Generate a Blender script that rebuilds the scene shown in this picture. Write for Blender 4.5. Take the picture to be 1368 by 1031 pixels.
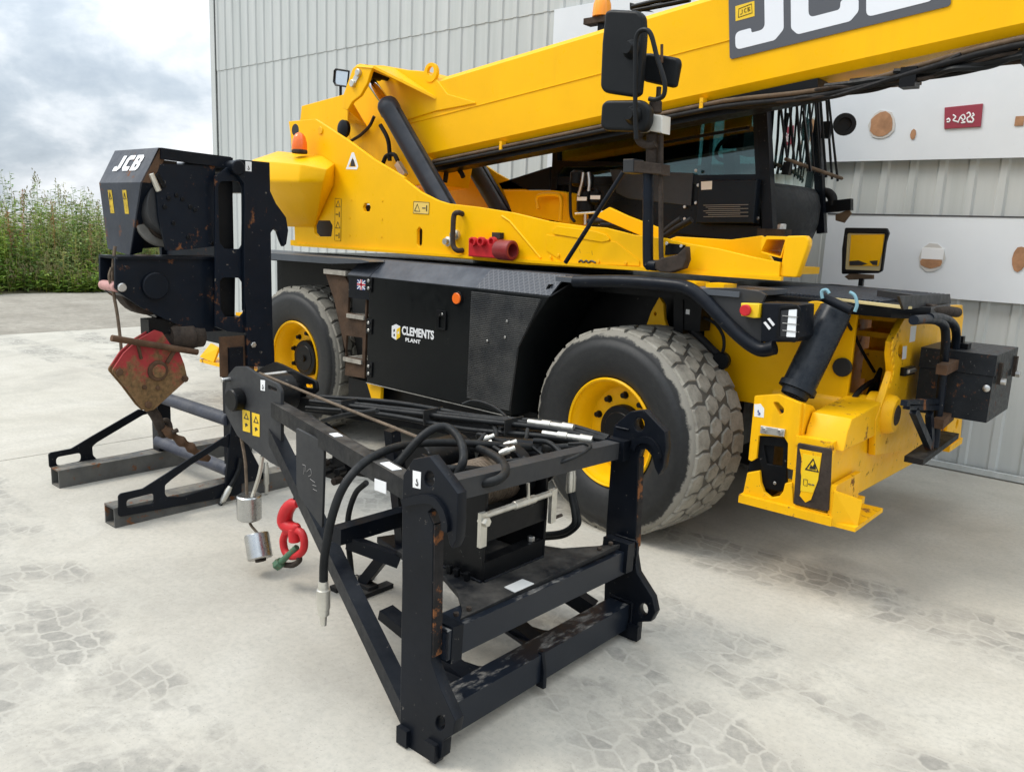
import bpy, bmesh, math, random
from mathutils import Vector, Matrix
from mathutils.noise import noise as mnoise
random.seed(7)
S = bpy.context.scene
COL = S.collection
for o in list(bpy.data.objects): bpy.data.objects.remove(o)

# ------------------------------------------------------------------ camera
# vanishing points of the shed wall, the machine and the box give focal length and angles
FPX, YAW, PITCH, ROLL, CAMZ = 1091.1, 2.27831, 0.186786, 0.041462, 1.70
CX, CY = 684.0, 515.5
cp, sp = math.cos(PITCH), math.sin(PITCH)
FW = Vector((math.cos(YAW)*cp, math.sin(YAW)*cp, -sp))
RT = Vector((math.sin(YAW), -math.cos(YAW), 0))
UP = RT.cross(FW)
RT, UP = RT*math.cos(ROLL)+UP*math.sin(ROLL), UP*math.cos(ROLL)-RT*math.sin(ROLL)
CAM = Vector((0, 0, CAMZ))
cd = bpy.data.cameras.new('camera'); cam = bpy.data.objects.new('camera', cd); COL.objects.link(cam)
cd.sensor_fit = 'HORIZONTAL'; cd.sensor_width = 36.0; cd.lens = FPX/1368*36
cd.clip_start = 0.05; cd.clip_end = 3000
Mx = Matrix((RT, UP, -FW)).transposed().to_4x4(); Mx.translation = CAM
cam.matrix_world = Mx
S.camera = cam
S.render.resolution_x, S.render.resolution_y = 1024, 771
S.render.engine = 'CYCLES'

# ------------------------------------------------------------------ world + sun
SUN_EL, SUN_AZ = math.radians(52), math.radians(222)   # azimuth of the sun from +X, anticlockwise
w = bpy.data.worlds.new('World'); S.world = w; w.use_nodes = True
nt = w.node_tree; nt.nodes.clear()
def nn(tree, t, **kw):
    n = tree.nodes.new(t)
    for k, v in kw.items(): setattr(n, k, v)
    return n
def lk(tree, a, b): tree.links.new(a, b)
out = nn(nt, 'ShaderNodeOutputWorld'); bg = nn(nt, 'ShaderNodeBackground'); bg.inputs[1].default_value = 0.12
sky = nn(nt, 'ShaderNodeTexSky'); sky.sky_type = 'NISHITA'; sky.sun_disc = False
sky.sun_elevation = SUN_EL; sky.sun_rotation = math.radians(90)-SUN_AZ; sky.dust_density = 2.0
tc = nn(nt, 'ShaderNodeTexCoord'); sep = nn(nt, 'ShaderNodeSeparateXYZ'); lk(nt, tc.outputs['Generated'], sep.inputs[0])
def wm(op, a, b=None, c=None, tree=None):
    t = tree or nt
    n = t.nodes.new('ShaderNodeMath'); n.operation = op
    for i, v in enumerate((a, b, c)):
        if v is None: continue
        if isinstance(v, (int, float)): n.inputs[i].default_value = v
        else: t.links.new(v, n.inputs[i])
    return n.outputs[0]
zc = wm('MAXIMUM', sep.outputs[2], 0.0)
den = wm('ADD', zc, 0.42)
u_ = wm('DIVIDE', sep.outputs[0], den); v_ = wm('DIVIDE', sep.outputs[1], den)
comb = nn(nt, 'ShaderNodeCombineXYZ'); lk(nt, u_, comb.inputs[0]); lk(nt, v_, comb.inputs[1])
def noise(tree, vec, scale, detail=6, rough=.55, dist=0.0):
    n = tree.nodes.new('ShaderNodeTexNoise'); n.inputs['Scale'].default_value = scale
    n.inputs['Detail'].default_value = detail; n.inputs['Roughness'].default_value = rough; n.inputs['Distortion'].default_value = dist
    if vec is not None: tree.links.new(vec, n.inputs['Vector'])
    return n.outputs[0]
def ramp(tree, fac, stops, interp='LINEAR'):
    r = tree.nodes.new('ShaderNodeValToRGB'); r.color_ramp.interpolation = interp
    e = r.color_ramp.elements
    while len(e) < len(stops): e.new(0.5)
    for i, (p, c) in enumerate(stops):
        e[i].position = p; e[i].color = (c[0], c[1], c[2], 1) if not isinstance(c, (int, float)) else (c, c, c, 1)
    tree.links.new(fac, r.inputs[0]); return r.outputs[0]
def mixc(tree, fac, a, b, mode='MIX'):
    n = tree.nodes.new('ShaderNodeMix'); n.data_type = 'RGBA'; n.blend_type = mode
    for i, v in ((0, fac), (6, a), (7, b)):
        if isinstance(v, (int, float)): n.inputs[i].default_value = v if i == 0 else (v, v, v, 1)
        elif isinstance(v, (tuple, list)): n.inputs[i].default_value = (v[0], v[1], v[2], 1)
        else: tree.links.new(v, n.inputs[i])
    return n.outputs[2]
mapc = nn(nt, 'ShaderNodeMapping'); lk(nt, comb.outputs[0], mapc.inputs[0])
mapc.inputs['Location'].default_value = (1.3, 4.2, 0.4); mapc.inputs['Rotation'].default_value = (0, 0, 0.5)
c1 = noise(nt, mapc.outputs[0], 1.5, 9, .54, .25)
c2 = noise(nt, mapc.outputs[0], 4.2, 8, .58, .2)
cl = wm('ADD', wm('MULTIPLY', c1, .68), wm('MULTIPLY', c2, .32))
# cloud body: grey undersides to white tops (radiance, before the background strength)
cloud = ramp(nt, cl, [(.38, (1.85, 2.2, 2.65)), (.45, (2.4, 2.8, 3.25)), (.50, (3.1, 3.5, 3.9)), (.55, (4.3, 4.6, 4.9)), (.63, (5.8, 6.0, 6.2))])
thick = ramp(nt, wm('ADD', wm('MULTIPLY', c2, .5), wm('MULTIPLY', c1, .5)), [(.30, .78), (.48, .95), (.6, 1.0)])
body = mixc(nt, thick, sky.outputs[0], cloud)
# overcast skies are about three times as bright overhead as at the horizon
lift = wm('ADD', 1.0, wm('MULTIPLY', wm('POWER', zc, 1.0), 2.3))
vmul = nn(nt, 'ShaderNodeVectorMath', operation='SCALE'); lk(nt, body, vmul.inputs[0]); lk(nt, lift, vmul.inputs['Scale'])
lk(nt, vmul.outputs[0], bg.inputs[0]); lk(nt, bg.outputs[0], out.inputs[0])
sd = bpy.data.lights.new('sun', 'SUN'); sun = bpy.data.objects.new('sun', sd); COL.objects.link(sun)
sd.energy = 1.5; sd.angle = math.radians(22); sd.color = (1.0, .95, .86)
sdir = Vector((math.cos(SUN_AZ)*math.cos(SUN_EL), math.sin(SUN_AZ)*math.cos(SUN_EL), math.sin(SUN_EL)))
sun.rotation_euler = sdir.to_track_quat('Z', 'Y').to_euler(); sun.location = sdir*60
vs = S.view_settings; vs.view_transform = 'Standard'; vs.look = 'None'; vs.gamma = 1.0; vs.exposure = 0.46; vs.use_curve_mapping = False

# ------------------------------------------------------------------ photo pixel -> point on a known plane
AX = {'x': 0, 'y': 1, 'z': 2}
def PT(px, py, ax, val):
    d = FW*FPX + RT*(px-CX) - UP*(py-CY)
    i = AX[ax]; t = (val-CAM[i])/d[i]
    return CAM + d*t
def zoom(x0, y0, s):
    return lambda *pts: [(x0+a/s, y0+b/s) for a, b in pts]
Z1 = zoom(0, 180, 3.42); Z2 = zoom(40, 400, 3.2225); Z3 = zoom(280, 470, 3.125); Z4 = zoom(480, 520, 3.257); Z5 = zoom(400, 700, 2.631)
Z6 = zoom(340, 60, 3.436); Z7 = zoom(600, 100, 3.42); Z8 = zoom(780, 0, 3.437)
Y1 = zoom(340, 320, 3.257); Y2 = zoom(680, 340, 2.579); Y3 = zoom(960, 360, 2.863); Y4 = zoom(960, 100, 3.353); Y7 = zoom(960, 0, 3.353)
W1 = zoom(120, 190, 3.818); W2 = zoom(200, 400, 3.682)
V1 = zoom(1120, 190, 4.484); V2 = zoom(1200, 400, 3.964); V3 = zoom(980, 360, 5.155); V4 = zoom(980, 520, 5.427); V5 = zoom(1150, 380, 4.294); V7 = zoom(720, 0, 5.7); V8 = zoom(0, 480, 4.296)

# ------------------------------------------------------------------ objects
WLOC = {}
def root(name, loc, label, cat, group=None):
    o = bpy.data.objects.new(name, None); COL.objects.link(o); o.location = loc; o.empty_display_size = .2
    WLOC[o] = Vector(loc); o['label'] = label; o['category'] = cat
    if group: o['group'] = group
    return o
def tag(o, label, cat, group=None):
    o['label'] = label; o['category'] = cat
    if group: o['group'] = group
    return o
def struct(o, kind='structure'):
    o['kind'] = kind; return o
def link(name, me, mat, parent=None, smooth=None):
    """mesh in world coordinates -> object whose origin is its centre"""
    if me.vertices:
        xs = [v.co for v in me.vertices]
        c = Vector([(min(v[i] for v in xs)+max(v[i] for v in xs))/2 for i in range(3)])
    else: c = Vector()
    me.transform(Matrix.Translation(-c))
    o = bpy.data.objects.new(name, me); COL.objects.link(o); me.name = name
    if mat is not None and not me.materials: me.materials.append(mat)
    WLOC[o] = c
    o.location = c
    if parent is not None:
        o.parent = parent; o.location = c-WLOC[parent]
    if smooth is not None:
        me.shade_smooth() if smooth >= 180 else smooth_angle(me, smooth)
    return o
def smooth_angle(me, deg):
    bm = bmesh.new(); bm.from_mesh(me); a = math.radians(deg)
    for f in bm.faces: f.smooth = True
    for e in bm.edges: e.smooth = len(e.link_faces) == 2 and e.calc_face_angle(0) < a
    bm.to_mesh(me); bm.free()
def copy_of(o, name, parent, wloc, rotz=None, label=None):
    c = o.copy(); c.name = name; COL.objects.link(c)
    c.parent = parent; WLOC[c] = Vector(wloc)
    c.location = Vector(wloc)-(WLOC[parent] if parent else Vector())
    if rotz is not None: c.rotation_euler = (0, 0, rotz)
    return c
def from_bm(name, bm, mat, parent=None, bev=0, smooth=35):
    if bev:
        bmesh.ops.bevel(bm, geom=[e for e in bm.edges if len(e.link_faces) == 2 and e.calc_face_angle(0) > .5], offset=bev, segments=2, affect='EDGES', profile=.6, clamp_overlap=True)
    bmesh.ops.recalc_face_normals(bm, faces=bm.faces)
    me = bpy.data.meshes.new(name); bm.to_mesh(me); bm.free()
    return link(name, me, mat, parent, smooth)
def add_box(bm, p0, p1):
    vs_ = [bm.verts.new((x, y, z)) for x in (p0[0], p1[0]) for y in (p0[1], p1[1]) for z in (p0[2], p1[2])]
    for f in ((0, 1, 3, 2), (4, 6, 7, 5), (0, 4, 5, 1), (2, 3, 7, 6), (0, 2, 6, 4), (1, 5, 7, 3)): bm.faces.new([vs_[i] for i in f])
    return vs_
def box(name, parent, mat, p0, p1, bev=.004):
    bm = bmesh.new(); add_box(bm, p0, p1); return from_bm(name, bm, mat, parent, bev)
def frame_of(p0, p1, up=(0, 0, 1)):
    d = (Vector(p1)-Vector(p0)); L = d.length; d = d/L
    u = Vector(up)
    if abs(d.dot(u)) > .98: u = Vector((1, 0, 0))
    s = d.cross(u).normalized(); u = s.cross(d).normalized()
    return d, s, u, L
def add_beam(bm, p0, p1, wd, ht, up=(0, 0, 1)):
    d, s, u, L = frame_of(p0, p1, up); p0 = Vector(p0)
    vs_ = [bm.verts.new(p0+d*a*L+s*b*wd/2+u*c*ht/2) for a in (0, 1) for b in (-1, 1) for c in (-1, 1)]
    for f in ((0, 1, 3, 2), (4, 6, 7, 5), (0, 4, 5, 1), (2, 3, 7, 6), (0, 2, 6, 4), (1, 5, 7, 3)): bm.faces.new([vs_[i] for i in f])
    return vs_
def beam(name, parent, mat, p0, p1, wd, ht, up=(0, 0, 1), bev=.004):
    bm = bmesh.new(); add_beam(bm, p0, p1, wd, ht, up); return from_bm(name, bm, mat, parent, bev)
def add_lathe(bm, p0, d, prof, n=24, cap=True):
    """prof: list of (distance along d, radius)"""
    d = Vector(d).normalized(); a = Vector((0, 0, 1)) if abs(d.z) < .9 else Vector((1, 0, 0))
    s = d.cross(a).normalized(); u = s.cross(d)
    rings = []
    for t, r in prof:
        rings.append([bm.verts.new(Vector(p0)+d*t+(s*math.cos(2*math.pi*i/n)+u*math.sin(2*math.pi*i/n))*max(r, 1e-4)) for i in range(n)])
    for a_, b_ in zip(rings, rings[1:]):
        for i in range(n): bm.faces.new((a_[i], a_[(i+1) % n], b_[(i+1) % n], b_[i]))
    if cap:
        bm.faces.new(list(reversed(rings[0]))); bm.faces.new(rings[-1])
def lathe(name, parent, mat, p0, d, prof, n=24, smooth=35, cap=True):
    bm = bmesh.new(); add_lathe(bm, p0, d, prof, n, cap); return from_bm(name, bm, mat, parent, 0, smooth)
def cyl(name, parent, mat, p0, p1, r, n=20, ch=None):
    d = Vector(p1)-Vector(p0); L = d.length; ch = min(r*.15, L*.2, .006) if ch is None else ch
    return lathe(name, parent, mat, p0, d, [(0, r-ch), (ch, r), (L-ch, r), (L, r-ch)], n)
def catmull(pts, k=6):
    pts = [Vector(p) for p in pts]; P = [pts[0]*2-pts[1]]+pts+[pts[-1]*2-pts[-2]]; o = []
    for i in range(1, len(P)-2):
        a, b, c, d = P[i-1:i+3]
        for j in range(k):
            t = j/k
            o.append(.5*((2*b)+(c-a)*t+(2*a-5*b+4*c-d)*t*t+(3*b-a-3*c+d)*t**3))
    return o+[pts[-1]]
def add_tube(bm, pts, r, n=8):
    pts = [Vector(p) for p in pts]; rings = []; ref = None
    for i, p in enumerate(pts):
        t = (pts[min(i+1, len(pts)-1)]-pts[max(i-1, 0)]).normalized()
        if ref is None:
            a = Vector((0, 0, 1)) if abs(t.z) < .9 else Vector((1, 0, 0)); ref = t.cross(a).normalized()
        ref = (ref-t*ref.dot(t)).normalized(); b = t.cross(ref)
        rr = r(i/(len(pts)-1)) if callable(r) else r
        rings.append([bm.verts.new(p+(ref*math.cos(2*math.pi*k/n)+b*math.sin(2*math.pi*k/n))*rr) for k in range(n)])
    for A, B in zip(rings, rings[1:]):
        for k in range(n): bm.faces.new((A[k], A[(k+1) % n], B[(k+1) % n], B[k]))
    bm.faces.new(list(reversed(rings[0]))); bm.faces.new(rings[-1])
def tube(name, parent, mat, pts, r, n=8, smooth=True, k=6):
    bm = bmesh.new(); add_tube(bm, catmull(pts, k) if smooth else pts, r, n); return from_bm(name, bm, mat, parent, 0, 50)
def fillet(poly, r, seg=4):
    if r <= 0: return poly
    o = []; n = len(poly)
    for i in range(n):
        p = Vector(poly[i]); a = Vector(poly[i-1])-p; b = Vector(poly[(i+1) % n])-p
        la, lb = a.length, b.length
        if la < 1e-6 or lb < 1e-6: continue
        a, b = a/la, b/lb; ang = a.angle(b)
        if ang > 2.9 or ang < .05: o.append(p); continue
        t = min(r/math.tan(ang/2), la*.45, lb*.45)
        A, B = p+a*t, p+b*t
        for j in range(seg+1):
            s = j/seg; o.append(A*(1-s)**2+p*2*s*(1-s)+B*s*s)
    return o
def prism2d(name, polys, th, bev=.002, res=1):
    cu = bpy.data.curves.new(name, 'CURVE'); cu.dimensions = '2D'; cu.fill_mode = 'BOTH'
    cu.extrude = max(th/2-bev, .0002); cu.bevel_depth = bev; cu.bevel_resolution = res; cu.offset = -bev
    for pl in polys:
        sp_ = cu.splines.new('POLY'); sp_.points.add(len(pl)-1)
        for q, p in zip(sp_.points, pl): q.co = (p[0], p[1], 0, 1)
        sp_.use_cyclic_u = True
    ob = bpy.data.objects.new(name, cu); COL.objects.link(ob)
    dg = bpy.context.evaluated_depsgraph_get(); dg.update()
    me = bpy.data.meshes.new_from_object(ob.evaluated_get(dg)); bpy.data.objects.remove(ob); bpy.data.curves.remove(cu)
    return me
PLM = {'y': Matrix(((1, 0, 0, 0), (0, 0, -1, 0), (0, 1, 0, 0), (0, 0, 0, 1))),     # (a,b) -> x,z ; +n -> -y
       'x': Matrix(((0, 0, 1, 0), (1, 0, 0, 0), (0, 1, 0, 0), (0, 0, 0, 1))),       # (a,b) -> y,z ; +n -> +x
       'z': Matrix.Identity(4)}                                                     # (a,b) -> x,y ; +n -> +z
def plate(name, parent, mat, ax, val, th, poly, holes=(), bev=.002, r=0, world=False, rh=0, res=1):
    """flat plate: outline on the plane ax = val (its visible face), thickness going away from the viewer"""
    cvt = (lambda q: Vector(q)) if world else (lambda q: pick(PT(q[0], q[1], ax, val), ax))
    P = [fillet([cvt(q) for q in poly], r)]+[fillet([cvt(q) for q in h], rh or r) for h in holes]
    me = prism2d(name, P, th, bev, res)
    off = {'y': Vector((0, val+th/2, 0)), 'x': Vector((val-th/2, 0, 0)), 'z': Vector((0, 0, val-th/2))}[ax]
    me.transform(Matrix.Translation(off) @ PLM[ax])
    return link(name, me, mat, parent, 30)
def pick(p, ax): return Vector({'y': (p.x, p.z), 'x': (p.y, p.z), 'z': (p.x, p.y)}[ax])
def ringpts(c, r, n=16, a0=0, a1=None):
    a1 = 2*math.pi if a1 is None else a1
    return [Vector((c[0]+r*math.cos(a0+(a1-a0)*i/n), c[1]+r*math.sin(a0+(a1-a0)*i/n))) for i in range(n)]
def text(name, parent, mat, s, size, loc, xdir, ydir, off=0.0, th=.0006, align='LEFT', shear=0):
    cu = bpy.data.curves.new(name, 'FONT'); cu.body = s; cu.size = size; cu.extrude = th; cu.offset = off; cu.shear = shear
    cu.align_x = align
    ob = bpy.data.objects.new(name, cu); COL.objects.link(ob)
    dg = bpy.context.evaluated_depsgraph_get(); dg.update()
    me = bpy.data.meshes.new_from_object(ob.evaluated_get(dg)); bpy.data.objects.remove(ob); bpy.data.curves.remove(cu)
    X = Vector(xdir).normalized(); Y = Vector(ydir).normalized(); N = X.cross(Y)
    m = Matrix((X, Y, N)).transposed().to_4x4(); m.translation = Vector(loc)
    me.transform(m); return link(name, me, mat, parent)

# ------------------------------------------------------------------ materials
MATS = {}
def newmat(name):
    m = bpy.data.materials.new(name); m.use_nodes = True; t = m.node_tree
    b = t.nodes['Principled BSDF']; MATS[name] = m
    return m, t, b
def gpos(t): return t.nodes.new('ShaderNodeNewGeometry')
def bump(t, b, h, strength=.2, dist=.01):
    n = t.nodes.new('ShaderNodeBump'); n.inputs['Strength'].default_value = strength; n.inputs['Distance'].default_value = dist
    t.links.new(h, n.inputs['Height']); t.links.new(n.outputs[0], b.inputs['Normal'])
def paint(name, col, rough=.35, var=.12, dust=.0, dustcol=(.36, .33, .28), rust=0.0, metal=0.0, coat=0.0, scale=5, bumpy=.03, chips=None, spec=None, streak=0.0):
    spec = spec if spec is not None else (.17 if max(col) < .03 else .3)
    m, t, b = newmat(name); g = gpos(t); P = g.outputs['Position']
    n1 = noise(t, P, scale, 6, .6); n2 = noise(t, P, scale*7, 4, .6)
    c = mixc(t, ramp(t, n1, [(.3, 0.0), (.7, 1.0)]), tuple(x*(1-var) for x in col), tuple(min(1, x*(1+var)) for x in col))
    rg = ramp(t, n2, [(.3, rough*.8), (.7, min(1, rough*1.25))])
    if dust:
        sp_ = t.nodes.new('ShaderNodeSeparateXYZ'); t.links.new(g.outputs['Normal'], sp_.inputs[0])
        upf = ramp(t, sp_.outputs[2], [(.0, .18), (.75, 1.0)])
        nd = ramp(t, noise(t, P, scale*1.7, 8, .7), [(.38, 0.0), (.72, 1.0)])
        f = wm('MULTIPLY', wm('MULTIPLY', upf, nd, tree=t), dust, tree=t)
        c = mixc(t, f, c, dustcol); rg = mixc(t, f, rg, .85)
    if streak:
        ms = t.nodes.new('ShaderNodeMapping'); t.links.new(P, ms.inputs[0]); ms.inputs['Scale'].default_value = (9, 9, .7)
        s1 = ramp(t, noise(t, ms.outputs[0], 1.3, 7, .65), [(.50, 0.0), (.72, 1.0)]); s2 = ramp(t, noise(t, P, 1.1, 5, .6), [(.45, 0.0), (.65, 1.0)])
        c = mixc(t, wm('MULTIPLY', wm('MULTIPLY', s1, s2, tree=t), streak, tree=t), c, tuple(x*.42 for x in col[:2])+(.02,))
    if rust:
        nr = ramp(t, noise(t, P, scale*2.3, 9, .72), [(.60-rust*.16, 0.0), (.66-rust*.16, 1.0)])
        rc = mixc(t, n2, (.10, .035, .012), (.24, .10, .04))
        c = mixc(t, nr, c, rc); rg = mixc(t, nr, rg, .9)
    if chips:
        nc = ramp(t, noise(t, P, scale*9, 5, .7), [(.665, 0.0), (.69, 1.0)])
        c = mixc(t, nc, c, chips)
    t.links.new(c, b.inputs['Base Color']); t.links.new(rg, b.inputs['Roughness'])
    b.inputs['Metallic'].default_value = metal; b.inputs['Coat Weight'].default_value = coat; b.inputs['Coat Roughness'].default_value = .15
    b.inputs['Specular IOR Level'].default_value = spec
    if bumpy: bump(t, b, n2, bumpy, .004)
    return m
def flat(name, col, rough=.5, metal=0.0, alpha=None):
    m, t, b = newmat(name); b.inputs['Base Color'].default_value = (*col, 1); b.inputs['Roughness'].default_value = rough; b.inputs['Metallic'].default_value = metal
    return m
YEL = paint('yellow_paint', (.90, .475, .002), .32, .06, .04, (.45, .33, .08), spec=.18, streak=.16, scale=2.2, bumpy=.015)
YELW = paint('worn_yellow_paint', (.87, .455, .003), .40, .08, .10, (.42, .28, .08), rust=.06, spec=.25, streak=.35, chips=(.16, .10, .05), scale=3.5, bumpy=.05)
BLK = paint('black_paint', (.0035, .004, .005), .36, .25, .05, (.30, .28, .25), scale=4, bumpy=.03, chips=(.09, .085, .08))
NAVY = paint('blue_black_paint', (.0035, .0052, .009), .36, .3, .05, (.28, .27, .25), scale=4.5, bumpy=.04, chips=(.11, .10, .09))
NAVYR = paint('chipped_blue_black_paint', (.004, .007, .013), .40, .3, .07, (.24, .22, .19), rust=.06, scale=3, bumpy=.06, chips=(.16, .14, .12))
GRYP = paint('dark_grey_paint', (.028, .029, .031), .5, .12, .10, (.3, .28, .25), scale=3, bumpy=.02)
DUSTBLK = paint('dusty_black_paint', (.008, .009, .011), .5, .3, .38, (.24, .22, .19), scale=3.5, bumpy=.05)
RUST = paint('rusty_steel', (.085, .045, .024), .85, .45, .2, (.25, .2, .15), scale=9, bumpy=.2)
RUSTD = paint('dark_rusty_steel', (.035, .025, .019), .8, .5, .2, (.25, .2, .15), scale=12, bumpy=.2)
STEEL = paint('bare_steel', (.55, .54, .52), .38, .15, .0, metal=1.0, scale=12, bumpy=.04)
CHROME = flat('chrome', (.8, .8, .82), .12, 1.0)
ZINC = paint('zinc_plated', (.62, .60, .54), .42, .15, .1, metal=.85, scale=14, bumpy=.04)
RUB = paint('black_rubber', (.010, .010, .011), .62, .3, .08, (.22, .2, .17), scale=8, bumpy=.05)
HOSE = paint('hydraulic_hose', (.009, .010, .011), .45, .3, .12, (.25, .24, .22), scale=10, bumpy=.05)
ROPE = paint('wire_rope', (.16, .12, .085), .7, .3, .1, metal=.4, scale=40, bumpy=.4)
REDP = paint('red_paint', (.52, .016, .022), .45, .2, .1, scale=10, bumpy=.05)
REDW = paint('worn_red_paint', (.50, .035, .035), .6, .3, .2, (.25, .13, .06), rust=.62, scale=4.2, bumpy=.12)
GRN = paint('green_paint', (.06, .13, .075), .6, .3, .1, rust=.2, scale=20, bumpy=.1)
BRN = paint('brown_worn_steel', (.10, .065, .038), .75, .35, .35, (.28, .21, .15), scale=7, bumpy=.12)
SKID = paint('scuffed_channel_steel', (.085, .085, .082), .6, .35, .7, (.33, .29, .22), rust=.2, scale=5, bumpy=.08)
WHT = flat('white_decal', (.78, .78, .78), .45)
DYEL = flat('yellow_decal', (.80, .52, .01), .45)
DBLK = flat('black_decal', (.012, .012, .012), .5)
DGRY = flat('grey_decal', (.072, .076, .088), .42)
ORG = flat('orange_lens', (.85, .16, .02), .2)
AMB = flat('amber_lens', (.90, .32, .02), .2)
PINK = paint('worn_pink_pin', (.45, .24, .22), .6, .3, .1, scale=15)
MIRB = paint('mirror_plastic', (.008, .009, .010), .40, .1, .04, (.3, .3, .3), scale=6, bumpy=.02)
LENS = flat('headlamp_lens', (.85, .87, .88), .12)
SEAT = flat('cab_interior', (.010, .010, .011), .8)
# ================================================================== ground
def concrete():
    m, t, b = newmat('weathered_concrete'); g = gpos(t); P = g.outputs['Position']
    big = noise(t, P, .35, 6, .6); mid = noise(t, P, 1.6, 8, .65, .6); fine = noise(t, P, 38, 5, .7)
    mp = t.nodes.new('ShaderNodeMapping'); t.links.new(P, mp.inputs[0]); mp.inputs['Scale'].default_value = (.9, 7, 1); mp.inputs['Rotation'].default_value = (0, 0, .5)
    brush = noise(t, mp.outputs[0], 2.2, 6, .65)
    c = ramp(t, mid, [(.3, (.405, .375, .315)), (.5, (.49, .46, .39)), (.7, (.555, .525, .455))])
    c = mixc(t, wm('MULTIPLY', ramp(t, big, [(.4, 0.0), (.65, 1.0)]), .35, tree=t), c, (.46, .42, .36))
    c = mixc(t, wm('MULTIPLY', ramp(t, brush, [(.38, 1.0), (.52, 0.0)]), .10, tree=t), c, (.37, .35, .31))
    c = mixc(t, wm('MULTIPLY', ramp(t, fine, [(.35, 1.0), (.55, 0.0)]), .42, tree=t), c, (.34, .32, .28))
    # tyre prints left by wet treads: rows of blocks along each wheel track, worn away in places
    sx = t.nodes.new('ShaderNodeSeparateXYZ'); t.links.new(P, sx.inputs[0])
    nw = t.nodes.new('ShaderNodeTexNoise'); nw.inputs['Scale'].default_value = 5.0; nw.inputs['Detail'].default_value = 4; t.links.new(P, nw.inputs['Vector'])
    wsep = t.nodes.new('ShaderNodeSeparateColor'); t.links.new(nw.outputs['Color'], wsep.inputs[0])
    M = lambda op, p, q=None: wm(op, p, q, tree=t)
    w1, w2 = M('MULTIPLY', M('SUBTRACT', wsep.outputs[0], .5), .16), M('MULTIPLY', M('SUBTRACT', wsep.outputs[1], .5), .16)
    prints = None; stain = None
    for k, (ax_, ay, dx, dy, wd) in enumerate(((-1.5, 4.02, 1, .02, .27), (-1.35, 3.05, 1, -.16, .25), (-1.0, 2.35, 1, -.33, .24), (-.55, 1.75, 1, -.52, .25), (-4.0, 1.30, 1, -.12, .24), (-3.2, .9, 1, .10, .22))):
        l = math.hypot(dx, dy); ux, uy = dx/l, dy/l
        s_ = M('ADD', M('ADD', M('MULTIPLY', M('SUBTRACT', sx.outputs[0], ax_), ux), M('MULTIPLY', M('SUBTRACT', sx.outputs[1], ay), uy)), w1)
        d_ = M('ADD', M('ADD', M('MULTIPLY', M('SUBTRACT', sx.outputs[0], ax_), -uy), M('MULTIPLY', M('SUBTRACT', sx.outputs[1], ay), ux)), w2)
        cv = t.nodes.new('ShaderNodeCombineXYZ'); t.links.new(M('MULTIPLY', M('ADD', s_, M('MULTIPLY', M('ABSOLUTE', d_), .35)), 1.0), cv.inputs[0]); t.links.new(d_, cv.inputs[1])
        sc3 = t.nodes.new('ShaderNodeVectorMath'); sc3.operation = 'MULTIPLY'; t.links.new(cv.outputs[0], sc3.inputs[0]); sc3.inputs[1].default_value = (8.6, 12.2, 1)
        off3 = t.nodes.new('ShaderNodeVectorMath'); off3.operation = 'ADD'; t.links.new(sc3.outputs[0], off3.inputs[0]); off3.inputs[1].default_value = (k*13.7, k*5.3, 0)
        vd = t.nodes.new('ShaderNodeTexVoronoi'); vd.voronoi_dimensions = '2D'; vd.feature = 'DISTANCE_TO_EDGE'; vd.inputs['Scale'].default_value = 1.0; vd.inputs['Randomness'].default_value = .5; t.links.new(off3.outputs[0], vd.inputs['Vector'])
        vc = t.nodes.new('ShaderNodeTexVoronoi'); vc.voronoi_dimensions = '2D'; vc.inputs['Scale'].default_value = 1.0; vc.inputs['Randomness'].default_value = .5; t.links.new(off3.outputs[0], vc.inputs['Vector'])
        vcs = t.nodes.new('ShaderNodeSeparateColor'); t.links.new(vc.outputs['Color'], vcs.inputs[0])
        blk = M('MULTIPLY', ramp(t, vd.outputs['Distance'], [(.035, 0.0), (.11, 1.0)]), ramp(t, vcs.outputs[0], [(.10, .30), (.75, 1.0)]))
        band = ramp(t, M('DIVIDE', M('ABSOLUTE', d_), wd), [(.72, 1.0), (1.0, 0.0)])
        p_ = M('MULTIPLY', band, blk); prints = p_ if prints is None else M('MAXIMUM', prints, p_); stain = band if stain is None else M('MAXIMUM', stain, band)
    patch = ramp(t, noise(t, P, 1.5, 7, .68, .3), [(.43, 0.0), (.56, 1.0)]); grit = ramp(t, noise(t, P, 24, 6, .75), [(.30, .35), (.62, 1.0)])
    c = mixc(t, M('MULTIPLY', M('MULTIPLY', prints, patch), M('MULTIPLY', grit, .9)), c, (.20, .19, .165))
    c = mixc(t, M('MULTIPLY', M('MULTIPLY', stain, patch), .22), c, (.30, .285, .255))
    # broad damp and dirt stains, dark specks, pale scrapes
    st2 = ramp(t, noise(t, P, .55, 8, .7, .8), [(.50, 0.0), (.66, 1.0)]); c = mixc(t, M('MULTIPLY', M('MULTIPLY', st2, grit), .42), c, (.26, .245, .215))
    c = mixc(t, M('MULTIPLY', ramp(t, noise(t, P, 95, 4, .7), [(.60, 0.0), (.70, 1.0)]), .55), c, (.16, .15, .13))
    mp2 = t.nodes.new('ShaderNodeMapping'); t.links.new(P, mp2.inputs[0]); mp2.inputs['Scale'].default_value = (3, 26, 1); mp2.inputs['Rotation'].default_value = (0, 0, -.2)
    c = mixc(t, M('MULTIPLY', ramp(t, noise(t, mp2.outputs[0], 2.0, 5, .7), [(.62, 0.0), (.72, 1.0)]), .35), c, (.62, .60, .55))
    t.links.new(c, b.inputs['Base Color']); b.inputs['Roughness'].default_value = .88
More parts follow.
